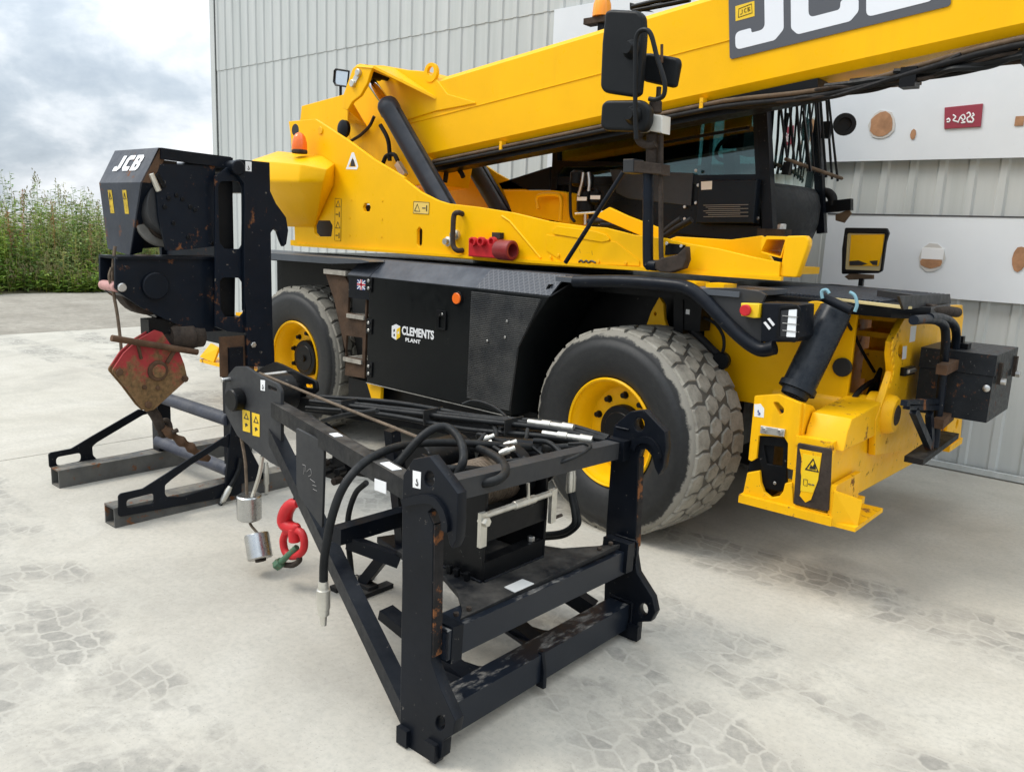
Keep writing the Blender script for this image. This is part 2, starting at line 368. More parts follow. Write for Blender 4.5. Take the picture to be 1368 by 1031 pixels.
    bump(t, b, wm('ADD', wm('MULTIPLY', fine, .5, tree=t), wm('MULTIPLY', brush, .6, tree=t), tree=t), .25, .006)
    return m
CONC = concrete()
def gravelm():
    m, t, b = newmat('compacted_gravel'); g = gpos(t); P = g.outputs['Position']
    a = noise(t, P, .9, 9, .75); f = noise(t, P, 9, 8, .8)
    c = ramp(t, a, [(.3, (.22, .195, .155)), (.5, (.31, .28, .23)), (.7, (.40, .365, .305))])
    c = mixc(t, wm('MULTIPLY', ramp(t, f, [(.35, 1.0), (.55, 0.0)]), .6, tree=t), c, (.17, .155, .13))
    t.links.new(c, b.inputs['Base Color']); b.inputs['Roughness'].default_value = .95
    bump(t, b, f, .6, .03); return m
GRAV = gravelm()
DIRT = flat('dirt_in_joint', (.12, .10, .08), .95)
def grid(name, x0, x1, y0, y1, nx, ny, fz, mat):
    me = bpy.data.meshes.new(name)
    vs_ = [(x0+(x1-x0)*i/nx, y0+(y1-y0)*j/ny) for j in range(ny+1) for i in range(nx+1)]
    me.from_pydata([(x, y, fz(x, y)) for x, y in vs_], [], [(j*(nx+1)+i, j*(nx+1)+i+1, (j+1)*(nx+1)+i+1, (j+1)*(nx+1)+i) for j in range(ny) for i in range(nx)])
    return link(name, me, mat)
gr = struct(grid('ground', -900, 900, -900, 900, 40, 40, lambda x, y: -.02, GRAV))
# concrete yard: cast bays with recessed joints
yard = struct(grid('yard', -12.75, 12.3, -12, 7.35, 2, 2, lambda x, y: -.012, DIRT))
xs = [-12.7, -6.19, .3, 6.6, 12.2]; ys = [-11.8, -5.4, .62, 7.3]
for i in range(len(xs)-1):
    for j in range(len(ys)-1):
        bm = bmesh.new(); add_box(bm, (xs[i]+.006, ys[j]+.006, -.1), (xs[i+1]-.006, ys[j+1]-.006, 0)); from_bm('concrete_bay', bm, CONC, yard, .006)

# ================================================================== shed
def cladm():
    m, t, b = newmat('coated_cladding'); g = gpos(t); P = g.outputs['Position']
    mp = t.nodes.new('ShaderNodeMapping'); t.links.new(P, mp.inputs[0]); mp.inputs['Scale'].default_value = (6, 6, .35)
    st = noise(t, mp.outputs[0], 1.6, 6, .6); bl = noise(t, P, .7, 5, .6)
    c = ramp(t, st, [(.3, (.45, .475, .46)), (.55, (.52, .54, .525)), (.75, (.56, .575, .56))])
    c = mixc(t, wm('MULTIPLY', bl, .18, tree=t), c, (.44, .42, .38))
    t.links.new(c, b.inputs['Base Color']); b.inputs['Roughness'].default_value = .5; return m
CLAD = cladm()
def boardm():
    m, t, b = newmat('white_board'); g = gpos(t); P = g.outputs['Position']
    n = noise(t, P, 1.3, 6, .6); s = noise(t, P, 14, 6, .7)
    c = ramp(t, n, [(.3, (.66, .69, .72)), (.7, (.74, .765, .79))])
    c = mixc(t, wm('MULTIPLY', ramp(t, s, [(.68, 0.0), (.8, 1.0)]), .4, tree=t), c, (.4, .38, .36))
    t.links.new(c, b.inputs['Base Color']); b.inputs['Roughness'].default_value = .35; return m
BRD = boardm()
WALLY = 7.02
shed = root('industrial_shed', (-3, WALLY, 0), 'large pale grey corrugated metal shed behind the yellow machine', 'shed')
PITCHR = .21
def sheet_mesh(nr, h):
    pts = []
    for k in range(nr):
        x = k*PITCHR; pts += [(x, 0), (x+.118, 0), (x+.134, -.017), (x+.178, -.017), (x+.194, 0)]
    pts.append((nr*PITCHR, 0))
    vs_ = [(x, y, z) for z in (0, h) for x, y in pts]; n = len(pts)
    vs_ += [(x, y+.004, z) for x, y, z in vs_]
    fs = [(i, i+1, n+i+1, n+i) for i in range(n-1)]+[(2*n+i+1, 2*n+i, 3*n+i, 3*n+i+1) for i in range(n-1)]
    fs += [(i+1, i, 2*n+i, 2*n+i+1) for i in range(n-1)]+[(n+i, n+i+1, 3*n+i+1, 3*n+i) for i in range(n-1)]
    me = bpy.data.meshes.new('cladding_sheet'); me.from_pydata(vs_, [], fs); me.materials.append(CLAD); return me
shA, shB = sheet_mesh(5, 3.92), sheet_mesh(5, 3.6)
def sheet(me, loc, rot=0):
    o = bpy.data.objects.new('cladding_sheet', me); COL.objects.link(o); o.parent = shed; o.location = Vector(loc)-WLOC[shed]; o.rotation_euler = (0, 0, rot); return o
for k in range(17):
    x = -12.42+k*5*PITCHR
    sheet(shA, (x, WALLY+.02, .05)); sheet(shB, (x, WALLY+.012, 3.955))
for k in range(10):
    sheet(shA, (-12.40, WALLY+.05+(k+1)*1.05, .05), -math.pi/2); sheet(shB, (-12.41, WALLY+.05+(k+1)*1.05, 3.955), -math.pi/2)
bm = bmesh.new()
add_box(bm, (-12.43, WALLY-.022, .03), (-12.31, WALLY-.012, 7.55)); add_box(bm, (-12.43, WALLY-.012, .03), (-12.42, WALLY+.2, 7.55)); from_bm('corner_flashing', bm, CLAD, shed, .002)
box('eaves_gutter', shed, CLAD, (-12.6, WALLY-.2, 7.5), (5.5, WALLY+.1, 7.66), .02)
bm = bmesh.new()
for a, z0, z1 in ((-12.6, 7.6, 8.6),):
    v = [bm.verts.new(q) for q in ((-12.6, WALLY-.1, z0), (5.5, WALLY-.1, z0), (5.5, WALLY+5.3, z1), (-12.6, WALLY+5.3, z1), (5.5, WALLY+10.7, z0), (-12.6, WALLY+10.7, z0))]
    bm.faces.new((v[0], v[1], v[2], v[3])); bm.faces.new((v[3], v[2], v[4], v[5]))
from_bm('roof', bm, CLAD, shed, 0, None)
box('base_sill', shed, ZINC if False else CLAD, (-12.46, WALLY-.06, .012), (5.4, WALLY-.02, .055), .004)
box('rear_lining', shed, CLAD, (-12.40, WALLY+.06, .03), (5.4, WALLY+.09, 7.5), 0)
# white flat boards fixed over the cladding
brd1 = box('white_board', shed, BRD, (-5.6, WALLY-.05, 2.37), (5.2, WALLY-.018, 3.945), .004)
brd2 = box('white_board', shed, BRD, (-2.575, WALLY-.05, 1.33), (5.2, WALLY-.018, 1.945), .004)
SEAMM = flat('dark_joint', (.06, .06, .065), .8)
bx = box('joint_trim', shed, SEAMM, (-2.58, WALLY-.054, 1.946), (5.2, WALLY-.016, 1.956), 0)
YB = WALLY-.0505
def wallspot(name, mat, px, py, wpx, hpx, n=14, jit=.12, th=.006, label=None, square=False):
    c = pick(PT(px, py, 'y', YB), 'y'); wv = abs(pick(PT(px+wpx/2, py, 'y', YB), 'y').x-c.x); hv = abs(pick(PT(px, py-hpx/2, 'y', YB), 'y').y-c.y)
    if square: P = [c+Vector((a*wv, b_*hv)) for a, b_ in ((-1, -1), (1, -1), (1, 1), (-1, 1))]
    else: P = [c+Vector((math.cos(2*math.pi*i/n)*wv, math.sin(2*math.pi*i/n)*hv))*(1+random.uniform(-jit, jit)*.6) for i in range(n)]
    return plate(name, shed, mat, 'y', YB-th, th, P, world=True, bev=.001, r=.004)
TAN = paint('faded_brown_patch', (.36, .19, .10), .7, .25, 0, scale=14); TANR = flat('pale_patch_rim', (.55, .53, .50), .6)
MAR = flat('maroon_sign', (.28, .03, .055), .45)
wallspot('patch_rim', TANR, 1178, 167, 37, 40); wallspot('brown_patch', TAN, 1178, 167, 31, 34, th=.009)
wallspot('brown_patch', TAN, 1220, 180, 8, 15, 8); wallspot('brown_patch', TAN, 1362, 162, 12, 13, square=True)
wallspot('patch_rim', TANR, 1245, 344, 36, 40, 10, .1); wallspot('brown_patch', TAN, 1244, 350, 30, 18, 12, th=.009)
wallspot('patch_label', WHT, 1246, 339, 30, 15, square=True, th=.010)
wallspot('brown_patch', TAN, 1362, 346, 20, 34, 12)
sg = plate('maroon_sign', shed, MAR, 'y', YB-.012, .012, Y4((1012, 147), (1184, 129), (1174, 233), (1010, 243)), r=.004)
# squiggled white characters on the sign, as they stand
for pts in (((1022, 203), (1030, 197), (1036, 205), (1030, 213), (1022, 210)), ((1050, 180), (1062, 190), (1052, 205), (1072, 212)), ((1072, 215), (1085, 188), (1098, 180), (1104, 196), (1092, 206), (1104, 214), (1086, 216)), ((1080, 190), (1092, 200)), ((1112, 176), (1122, 170), (1128, 184), (1114, 196), (1118, 212), (1130, 214)), ((1138, 172), (1144, 182), (1134, 190), (1142, 202), (1134, 214), (1124, 208))):
    tube('white_character', sg, WHT, [PT(a, b_, 'y', YB-.0125) for a, b_ in Y4(*pts)], .0055, 5)

# ================================================================== weeds on the bank
def leafm():
    m, t, b = newmat('weed_leaves')
    at = t.nodes.new('ShaderNodeAttribute'); at.attribute_name = 'tint'
    t.links.new(at.outputs['Color'], b.inputs['Base Color']); b.inputs['Roughness'].default_value = .6
    tr = t.nodes.new('ShaderNodeBsdfTranslucent'); t.links.new(at.outputs['Color'], tr.inputs[0])
    mx = t.nodes.new('ShaderNodeMixShader'); mx.inputs[0].default_value = .45
    t.links.new(b.outputs[0], mx.inputs[1]); t.links.new(tr.outputs[0], mx.inputs[2]); t.links.new(mx.outputs[0], t.nodes['Material Output'].inputs[0]); return m
LEAF = leafm()
def bank_h(x, y):
    d = -19.2-x+.35*mnoise(Vector((x*.4, y*.4, 0)))
    return -.03+max(0, min(1, d/4.0))**1.0*.95+(.12*mnoise(Vector((x*.5, y*.5, 3))) if d > .3 else 0)
EARTH = paint('bank_earth', (.085, .075, .04), .95, .4, 0, scale=2, bumpy=.3)
struct(grid('earth_bank', -45, -18.6, -34, 40, 44, 90, bank_h, EARTH))
rw = random.Random(11)
class Leafs:
    def __init__(s): s.v = []; s.f = []; s.c = []
    def leaf(s, p, d, n, L, wd, col):
        d = d.normalized(); sd_ = d.cross(n)
        if sd_.length < 1e-3: sd_ = d.cross(Vector((1, 0, 0)))
        sd_.normalize(); i = len(s.v); droop = Vector((0, 0, -L*.25))
        s.v += [tuple(p), tuple(p+d*L*.45+sd_*wd), tuple(p+d*L+droop), tuple(p+d*L*.45-sd_*wd)]
        s.f.append((i, i+1, i+2, i+3)); s.c.append(col)
    def stem(s, a, b, r, col):
        d = (b-a); sd_ = Vector((-.55, .83, 0))*r; i = len(s.v); s2 = Vector((.83, .55, 0))*r
        s.v += [tuple(a-sd_), tuple(a+sd_), tuple(b+sd_*.5), tuple(b-sd_*.5)]; s.f.append((i, i+1, i+2, i+3)); s.c.append(col)
    def build(s, name, parent=None):
        me = bpy.data.meshes.new(name); me.from_pydata(s.v, [], s.f)
        at = me.color_attributes.new('tint', 'FLOAT_COLOR', 'CORNER')
        k = 0; buf = []
        for f, c in zip(s.f, s.c): buf += [c[0], c[1], c[2], 1]*4
        at.data.foreach_set('color', buf)
        return link(name, me, LEAF, parent)
GREENS = [(.20, .33, .045), (.26, .40, .06), (.16, .27, .06), (.31, .42, .08), (.24, .33, .11), (.33, .41, .14), (.21, .31, .10), (.38, .40, .12)]
def weed(L, base, h, kind, rn):
    g = GREENS[kind]; lean = Vector((rn.uniform(-.12, .12), rn.uniform(-.12, .12), 1))
    top = base+lean*h; stc = (g[0]*1.25+.03, g[1]*.95+.02, g[2]*1.1)
    L.stem(base, top, .009, stc)
    n = int(h*15)
    for i in range(n):
        t = .12+.88*(i+rn.random())/n; p = base.lerp(top, t); a = rn.uniform(0, 6.283)
        d = Vector((math.cos(a), math.sin(a), rn.uniform(.0, .75))); s = (1.15-.75*t)*(1 if kind < 4 else .75)
        v = rn.uniform(.40, 1.25); col = (g[0]*v, g[1]*v, g[2]*v)
        L.leaf(p, d, Vector((0, 0, 1)), rn.uniform(.13, .27)*s+.04, rn.uniform(.022, .05)*s+.008, col)
        if rn.random() < .35:
            q = p+d*rn.uniform(.1, .25)*s; L.leaf(q, Vector((rn.uniform(-1, 1), rn.uniform(-1, 1), rn.uniform(-.2, .8))), Vector((0, 0, 1)), .12*s+.04, .028, col)
    if rn.random() < .35:
        for i in range(8): L.leaf(top+Vector((rn.uniform(-.05, .05), rn.uniform(-.05, .05), rn.uniform(-.2, .1))), Vector((rn.uniform(-.4, .4), rn.uniform(-.4, .4), 1)), Vector((1, 0, 0)), .10, .012, (.22, .19, .085))
LF = Leafs()
for i in range(3000):
    y = rw.uniform(-3, 17) if i < 2500 else rw.uniform(-30, 36)
    x = -19.4-abs(rw.gauss(0, 1.0))*2.0
    cluster = mnoise(Vector((x*.45, y*.45, 7))); hb = mnoise(Vector((x*.25, y*.3, 1)))
    h = (.78+.8*hb+.65*rw.random()**2)*(.55+.45*min(1, (-19.2-x)/.9))
    kind = max(0, min(7, int(4.2+cluster*6.5+rw.gauss(0, 1.3))))
    weed(LF, Vector((x, y, bank_h(x, y)-.02)), h, kind, rw)
for i in range(2600):      # low growth along the foot of the bank
    y = rw.uniform(-3, 17); x = -19.15+.45*mnoise(Vector((0, y*.7, 5)))-abs(rw.gauss(0, .4)); weed(LF, Vector((x, y, bank_h(x, y)-.02)), rw.uniform(.12, .5), rw.choice((0, 1, 1, 3, 2)), rw)
struct(LF.build('weeds'), 'stuff')
tag(bpy.data.objects['weeds'], 'dense bank of tall green weeds along the gravel', 'weeds')
DOCK = [(.30, .14, .06), (.34, .19, .08), (.26, .18, .08)]
for k, (yy, xx, hh) in enumerate(((8.9, -20.1, 1.65), (9.15, -20.3, 1.5), (8.1, -19.9, 1.35), (6.5, -20.0, 1.55), (7.5, -20.4, 1.75), (9.5, -20.0, 1.3), (6.9, -20.6, 1.9), (10.1, -20.2, 1.6))):
    D = Leafs(); b0 = Vector((xx, yy, bank_h(xx, yy)-.02)); c = DOCK[k % 3]
    top = b0+Vector((rw.uniform(-.1, .1), rw.uniform(-.1, .1), hh)); D.stem(b0, top, .012, c)
    for i in range(90):
        t = .35+.65*rw.random(); p = b0.lerp(top, t)+Vector((rw.uniform(-.05, .05), rw.uniform(-.05, .05), 0)); v = rw.uniform(.7, 1.4)
        D.leaf(p, Vector((rw.uniform(-1, 1), rw.uniform(-1, 1), rw.uniform(.2, 1.5))), Vector((0, 0, 1)), rw.uniform(.05, .11), .012, (c[0]*v, c[1]*v, c[2]*v))
    for i in range(10):
        a = rw.uniform(0, 6.28); D.leaf(b0+Vector((0, 0, rw.uniform(.05, .6))), Vector((math.cos(a), math.sin(a), .5)), Vector((0, 0, 1)), .3, .05, GREENS[i % 3])
    tag(D.build('dock_plant'), 'tall rusty brown seeded dock stalk among the green weeds', 'plant', 'brown dock stalks in the weeds')
# ================================================================== winch jib lying on the concrete, in front of the machine
U1 = zoom(520, 540, 5.7); U2 = zoom(560, 640, 5.727); U3 = zoom(300, 640, 4.908); U4 = zoom(130, 420, 3.965); U5 = zoom(420, 330, 4.91); U6 = zoom(700, 380, 3.032)
jib = root('winch_jib', (-2.3, 2.2, 0), 'black steel A-frame winch jib with hydraulic hoses standing on the concrete', 'winch jib')
YN, YF = 1.67, 2.83
EDGE = paint('worn_plate_edge', (.012, .011, .012), .6, .4, .1, rust=.45, scale=7, bumpy=.1)
nearP = Z3((803, 612), (808, 512), (850, 447), (918, 436), (1004, 548), (1036, 592), (1034, 700), (1030, 785), (1013, 822), (1000, 800), (990, 745), (972, 690), (950, 660), (928, 652), (912, 668))+Z5((470, 0), (466, 380), (463, 480), (500, 585), (548, 690), (540, 738), (505, 762), (500, 820), (478, 838), (470, 860), (352, 772), (360, 200))
hole = lambda Z, cx_, cy_, rx, ry, n=14: Z(*[(cx_+rx*math.cos(2*math.pi*i/n), cy_+ry*math.sin(2*math.pi*i/n)) for i in range(n)])
pn = plate('carriage_plate', jib, NAVY, 'y', YN, .04, nearP, [hole(Z3, 917, 530, 21, 34), hole(Z5, 495, 698, 17, 27)], bev=.003)
farP = Z4((1103, 190), (1108, 158), (1178, 97), (1240, 90), (1330, 186), (1335, 255), (1322, 340), (1302, 374), (1286, 345), (1272, 290), (1248, 260), (1225, 262), (1214, 300))+Z5((1184, 0), (1176, 110), (1186, 172), (1240, 258), (1251, 310), (1234, 342), (1190, 344), (1182, 428), (1112, 398), (1070, 290), (1078, 0))
pf = plate('carriage_plate', jib, NAVY, 'y', YF, .04, farP, [hole(Z4, 1218, 153, 22, 30), hole(Z5, 1208, 300, 16, 22)], bev=.003)
# hook liners: curved bars round the hook mouths
def liner(parent, pts, y):
    P = [PT(a, b, 'y', y) for a, b in pts]
    bm = bmesh.new(); C = catmull(P, 5); rings = []
    for i, p in enumerate(C):
        t = (C[min(i+1, len(C)-1)]-C[max(i-1, 0)]).normalized(); n_ = Vector((0, 1, 0)); s_ = t.cross(n_).normalized()
        rings.append([bm.verts.new(p+s_*a+n_*b) for a, b in ((-.013, -.012), (.013, -.012), (.013, 0.02), (-.013, 0.02))])
    for A, B in zip(rings, rings[1:]):
        for k in range(4): bm.faces.new((A[k], A[(k+1) % 4], B[(k+1) % 4], B[k]))
    bm.faces.new(rings[0]); bm.faces.new(rings[-1]); return from_bm('hook_liner', bm, NAVY, parent, .004)
liner(pn, Z3((812, 628), (890, 612), (940, 618), (975, 660), (990, 710), (990, 745)), YN)
liner(pf, Z4((1192, 262), (1205, 232), (1235, 218), (1270, 225), (1298, 262), (1306, 300)), YF)
# rusty bare inner edges of the hook slots
def slot_edge(parent, a, b, y):
    p0, p1 = PT(*a, 'y', y), PT(*b, 'y', y)
    return beam('worn_edge', parent, EDGE, p0+Vector((-.002, .021, 0)), p1+Vector((-.002, .021, 0)), .012, .037, up=(0, 1, 0), bev=.001)
slot_edge(pn, Z5((472, 4))[0], Z5((466, 468))[0], YN); slot_edge(pn, Z3((914, 676))[0], Z5((471, 2))[0], YN); slot_edge(pf, Z4((1214, 300))[0], Z4((1198, 690))[0], YF)
# small foot blocks on the plates and bolt heads
for Z, a, y in ((Z5, (470, 790), YN), (Z5, (372, 740), YN), (Z5, (1178, 375), YF)):
    p = PT(*Z(a)[0], 'y', y); box('stop_block', jib, NAVY, (p.x-.025, y-.018, p.z-.03), (p.x+.025, y+.0, p.z+.03), .006)
XT = -1.79
def scuffm():
    m, t, b = newmat('scuffed_tube_paint'); g = gpos(t); P = g.outputs['Position']
    s_ = t.nodes.new('ShaderNodeSeparateXYZ'); t.links.new(g.outputs['Normal'], s_.inputs[0])
    mp = t.nodes.new('ShaderNodeMapping'); t.links.new(P, mp.inputs[0]); mp.inputs['Scale'].default_value = (1, .35, 1)
    n = noise(t, mp.outputs[0], 26, 7, .75); n2 = noise(t, P, 5, 6, .65)
    up_ = ramp(t, s_.outputs[2], [(.35, 0.0), (.85, 1.0)])
    f = wm('MULTIPLY', ramp(t, wm('ADD', wm('MULTIPLY', n, .6, tree=t), wm('MULTIPLY', n2, .4, tree=t), tree=t), [(.50, 0.0), (.60, 1.0)]), up_, tree=t)
    c = mixc(t, n2, (.005, .008, .014), (.014, .018, .026)); c = mixc(t, wm('MULTIPLY', f, .8, tree=t), c, (.26, .245, .22))
    t.links.new(c, b.inputs['Base Color']); t.links.new(mixc(t, f, .34, .85), b.inputs['Roughness']); b.inputs['Specular IOR Level'].default_value = .3; bump(t, b, n, .1, .004); return m
SCUFF = scuffm()
def weld(parent, pts, r=.005, mat=None, n=26):
    """lumpy weld bead along a line"""
    bm = bmesh.new(); a, b = Vector(pts[0]), Vector(pts[1]); k = max(6, int((b-a).length/.012))
    add_tube(bm, [a.lerp(b, i/k) for i in range(k+1)], lambda t: r*(1+.25*math.sin(t*k*2.1)), 6); return from_bm('weld_bead', bm, mat or NAVY, parent, 0, 60)
# cross tubes between the plates
beam('cross_tube', jib, SCUFF, (-1.745, YN+.04, .115), (-1.76, YF, .10), .10, .11, bev=.022)
beam('cross_tube', jib, SCUFF, (-1.745, YN+.04, .395), (-1.76, YF, .365), .11, .10, bev=.028)
beam('cross_tube', jib, GRYP, (-1.80, YN+.04, .875), (-1.815, YF, .825), .065, .07, bev=.008)
for y in (YN+.06, YF-.08): beam('tube_collar', jib, NAVY, (-1.75, y, .39), (-1.75, y+.05, .388), .125, .125, bev=.006)
beam('tube_collar', jib, NAVY, (-1.81, YF-.05, .828), (-1.81, YF+.01, .826), .10, .085, bev=.006)
# gusset shelf with scalloped sides
gz = .402
shelf = [(-1.72, 1.80), (-1.76, 1.85), (-1.86, 1.93), (-1.99, 1.99), (-2.3, 2.03), (-2.3, 2.46), (-1.99, 2.47), (-1.86, 2.53), (-1.80, 2.62), (-1.72, 2.74)]
plate('shelf_plate', jib, DUSTBLK, 'z', gz+.048, .02, shelf, world=True)
plate('data_plate', jib, flat('data_plate_print', (.62, .62, .60), .4), 'z', gz+.051, .003, U2((650, 822), (790, 760), (880, 795), (730, 862)))
# ladder-like struts from the lower tube back to the diagonals
for y, s in ((1.98, -1), (2.36, 1)):
    beam('strut', jib, NAVY, (-1.80, y, .10), (-2.28, y+.02*s, .22), .07, .04, bev=.004)
for y0, y1 in ((1.90, 2.05), (2.30, 2.44)):
    yc = (y0+y1)/2
    pl = plate('gusset', jib, NAVY, 'z', .125, .015, [(-1.78, y0-.06), (-1.86, y0), (-2.0, y0+.03), (-2.0, y1-.03), (-1.86, y1), (-1.78, y1+.06)], world=True)
bw = plate('bar_clip', jib, NAVY, 'y', 2.22, .02, [(-1.685, .03), (-1.685, .10), (-1.70, .17), (-1.72, .17), (-1.72, .03)], world=True)
# arms: two top chords converging on the sheave head, two diagonals up from the plate feet
HN, HF = 2.08, 2.40
hn_top, hf_top = PT(*W2((615, 500))[0], 'y', HN+.03), PT(*W2((640, 470))[0], 'y', HF)
a1 = beam('top_chord', jib, DUSTBLK, (-1.86, YN+.055, .865), (hn_top.x, HN+.035, .845), .06, .07, bev=.006)
beam('top_chord', jib, DUSTBLK, (-1.80, YF-.02, .82), (hf_top.x, HF-.03, .79), .06, .07, bev=.006)
d0 = PT(*Z3((262, 335))[0], 'y', HN+.03)
beam('diagonal', jib, NAVY, (-1.87, YN+.055, .07), (d0.x, HN+.035, d0.z), .06, .07, bev=.006)
beam('diagonal', jib, NAVY, (-1.88, YF-.02, .08), (d0.x, HF-.03, d0.z-.02), .06, .07, bev=.006)
cb = PT(446, 712, 'y', 1.88)
beam('cross_tube', jib, NAVY, (-2.46, 1.86, .51), (-2.46, 2.62, .50), .06, .065, bev=.006)
beam('knee_brace', jib, NAVY, (-2.46, 1.92, .47), (-2.30, 2.05, .40), .045, .05)
# bracket plate outside the near chord, with cut scribbles
bp = plate('bracket_plate', jib, GRYP, 'y', 1.915, .012, Z3((360, 318), (478, 378), (474, 560), (468, 735), (372, 600), (362, 560)), bev=.0015, r=.004)
for pts in (((388, 470), (400, 476), (398, 500)), ((405, 500), (420, 488), (425, 510), (412, 520)), ((420, 530), (440, 545)), ((430, 555), (445, 560)), ((395, 482), (392, 510)), ((432, 572), (448, 580))):
    tube('paint_chip', bp, flat('chip_grey', (.22, .21, .2), .7) if 'chip_grey' not in MATS else MATS['chip_grey'], [PT(a, b, 'y', 1.9145) for a, b in Z3(*pts)], .0014, 4)
# sheave head: rounded side plates, sheave and pins
headP = W2((372, 560), (370, 450), (385, 370), (420, 330), (470, 330), (540, 375), (625, 415), (645, 450), (645, 830), (590, 800), (500, 730), (430, 670))
hp = plate('head_plate', jib, GRYP, 'y', HN, .018, headP, [W2((582, 420), (625, 438), (625, 458), (582, 442))], r=.03, rh=.006)
headF = W2((520, 352), (560, 330), (610, 308), (640, 318), (815, 402), (822, 450), (800, 468), (640, 460), (560, 640), (520, 560))
hfp = plate('head_plate', jib, BLK, 'y', HF, .018, headF, [W2((756, 412), (800, 418), (803, 440), (758, 432))], r=.02, rh=.008)
hc = PT(*W2((450, 490))[0], 'y', HN)
cyl('sheave', jib, BLK, (hc.x, HN+.05, hc.z), (hc.x, HF-.05, hc.z), .10, 32)
cyl('sheave_pin', jib, BLK, (hc.x, HN-.03, hc.z), (hc.x, HF+.03, hc.z), .045, 20); cyl('pin_cap', jib, BLK, (hc.x-.005, HN-.055, hc.z), (hc.x-.005, HN, hc.z), .055, 20)
gp = PT(*W2((395, 393))[0], 'y', HN); cyl('guard_pin', jib, STEEL, (gp.x, HN-.045, gp.z), (gp.x, HF, gp.z), .012, 12)
def warn(parent, ax, val, quad, tri=True, z=.0015):
    pl = plate('warning_label', parent, DYEL, ax, val, .0012, quad, bev=.0002)
    (x0, y0), (x1, y1), (x2, y2), (x3, y3) = quad
    L = lambda u, v: (x0+(x1-x0)*u+(x3-x0)*v, y0+(y1-y0)*u+(y3-y0)*v)
    dv = .0006 if ax != 'x' else -.0006
    T = [L(.15, .42), L(.85, .42), L(.5, .1)]; I = [L(.3, .37), L(.7, .37), L(.5, .19)]
    plate('warning_triangle', pl, DBLK, ax, val-(.0008 if ax == 'y' else -.0008), .001, T, [I], bev=.0001)
    plate('pictogram', pl, DBLK, ax, val-(.0008 if ax == 'y' else -.0008), .001, [L(.3, .62), L(.55, .60), L(.7, .70), L(.5, .74), L(.35, .8)], bev=.0001)
    return pl
warn(hp, 'y', HN-.002, W2((455, 540), (492, 550), (494, 655), (458, 645))); warn(hp, 'y', HN-.002, W2((502, 555), (540, 566), (540, 676), (506, 668)))
def tagw(parent, ax, val, quad):
    pl = plate('hook_label', parent, WHT, ax, val, .0012, quad, bev=.0002)
    (x0, y0), (x1, y1), (x2, y2), (x3, y3) = quad; L = lambda u, v: (x0+(x1-x0)*u+(x3-x0)*v, y0+(y1-y0)*u+(y3-y0)*v)
    dn = .0012 if ax == 'y' else -.0012
    tube('hook_symbol', pl, DBLK, [PT(*L(u, v), ax, val-dn*.6) for u, v in ((.5, .45), (.5, .6), (.62, .68), (.6, .8), (.45, .82), (.38, .74))], .0022, 5)
    return pl
tagw(hp, 'y', HN-.002, W2((545, 395), (567, 398), (566, 450), (545, 446))); tagw(pn, 'y', YN-.002, Z3((848, 494), (882, 502), (880, 572), (848, 565)))
# near chord stickers
for q in (Z3((690, 530), (735, 560), (728, 600), (688, 575)), Z3((705, 518), (765, 548), (755, 556), (700, 525))): pass
ld = (Vector((hn_top.x, HN+.035, .845))-Vector((-1.86, YN+.055, .865))).normalized()
def chord_sticker(t0, t1):
    A = Vector((-1.86, YN+.055, .865)); B = Vector((hn_top.x, HN+.035, .845)); s_ = Vector((0, -1, 0)); s_ = (s_-ld*s_.dot(ld)).normalized(); up_ = s_.cross(ld)
    up_ = up_ if up_.z > 0 else -up_
    p = A.lerp(B, t0)+up_*.036; q = A.lerp(B, t1)+up_*.036
    beam('white_sticker', jib, WHT, p, q, .035, .002, bev=0)
chord_sticker(.10, .17); chord_sticker(.46, .50)
p = PT(*Z3((712, 570))[0], 'y', 1.735); box('white_sticker', jib, WHT, (p.x-.03, 1.735, p.z-.012), (p.x+.03, 1.738, p.z+.028), 0)
# winch drum housing
HY0, HY1, HX0, HX1 = 2.05, 2.40, -2.24, -1.86
zb = .452
hs = plate('winch_side', jib, BLK, 'y', HY0, .014, [(HX0, zb), (HX1, zb), (HX1+.005, .66), (HX1+.01, .81), (HX0+.05, .86), (HX0-.02, .7)], world=True)
plate('winch_side', jib, BLK, 'y', HY1, .014, [(HX0, zb), (HX1, zb), (HX1+.005, .66), (HX1, .78), (HX0+.05, .86), (HX0-.02, .7)], world=True)
box('housing_rail', jib, BLK, (HX1-.05, HY0+.014, zb), (HX1, HY1, zb+.07), .004)
box('housing_rail', jib, BLK, (HX1-.012, HY0+.014, .60), (HX1, HY1, .69), .003)
box('housing_rail', jib, BLK, (HX0, HY0+.014, zb), (HX0+.04, HY1, zb+.05), .003)
beam('inner_brace', jib, DUSTBLK, (HX1-.08, HY0+.05, .55), (HX0+.05, HY1-.05, .50), .05, .03)
dr = .105; dc = (-2.02, .76)
cyl('winch_drum', jib, BLK, (dc[0], HY0+.014, dc[1]), (dc[0], HY1, dc[1]), .06, 24)
bm = bmesh.new()
for k in range(17):
    y = HY0+.045+k*.0155
    for i in range(28):
        pass
hel = [(dc[0]+math.cos(a)*(dr-.02), HY0+.04+a/(2*math.pi)*.0165, dc[1]+math.sin(a)*(dr-.02)) for a in [i*2*math.pi/18 for i in range(18*15)]]
add_tube(bm, hel, .0085, 6); from_bm('wire_rope_winding', bm, ROPE, jib, 0, 60)
cyl('drum_flange', jib, BLK, (dc[0], HY0+.285, dc[1]), (dc[0], HY0+.345, dc[1]), .12, 28)
cyl('hydraulic_motor', jib, BLK, (-2.1, HY1+.01, .74), (-2.1, HY1+.24, .74), .085, 24); cyl('motor_flange', jib, BLK, (-2.1, HY1+.24, .74), (-2.1, HY1+.27, .74), .10, 24)
cyl('gear_case', jib, BLK, (-2.28, 2.12, .79), (-2.28, 2.36, .79), .085, 24)
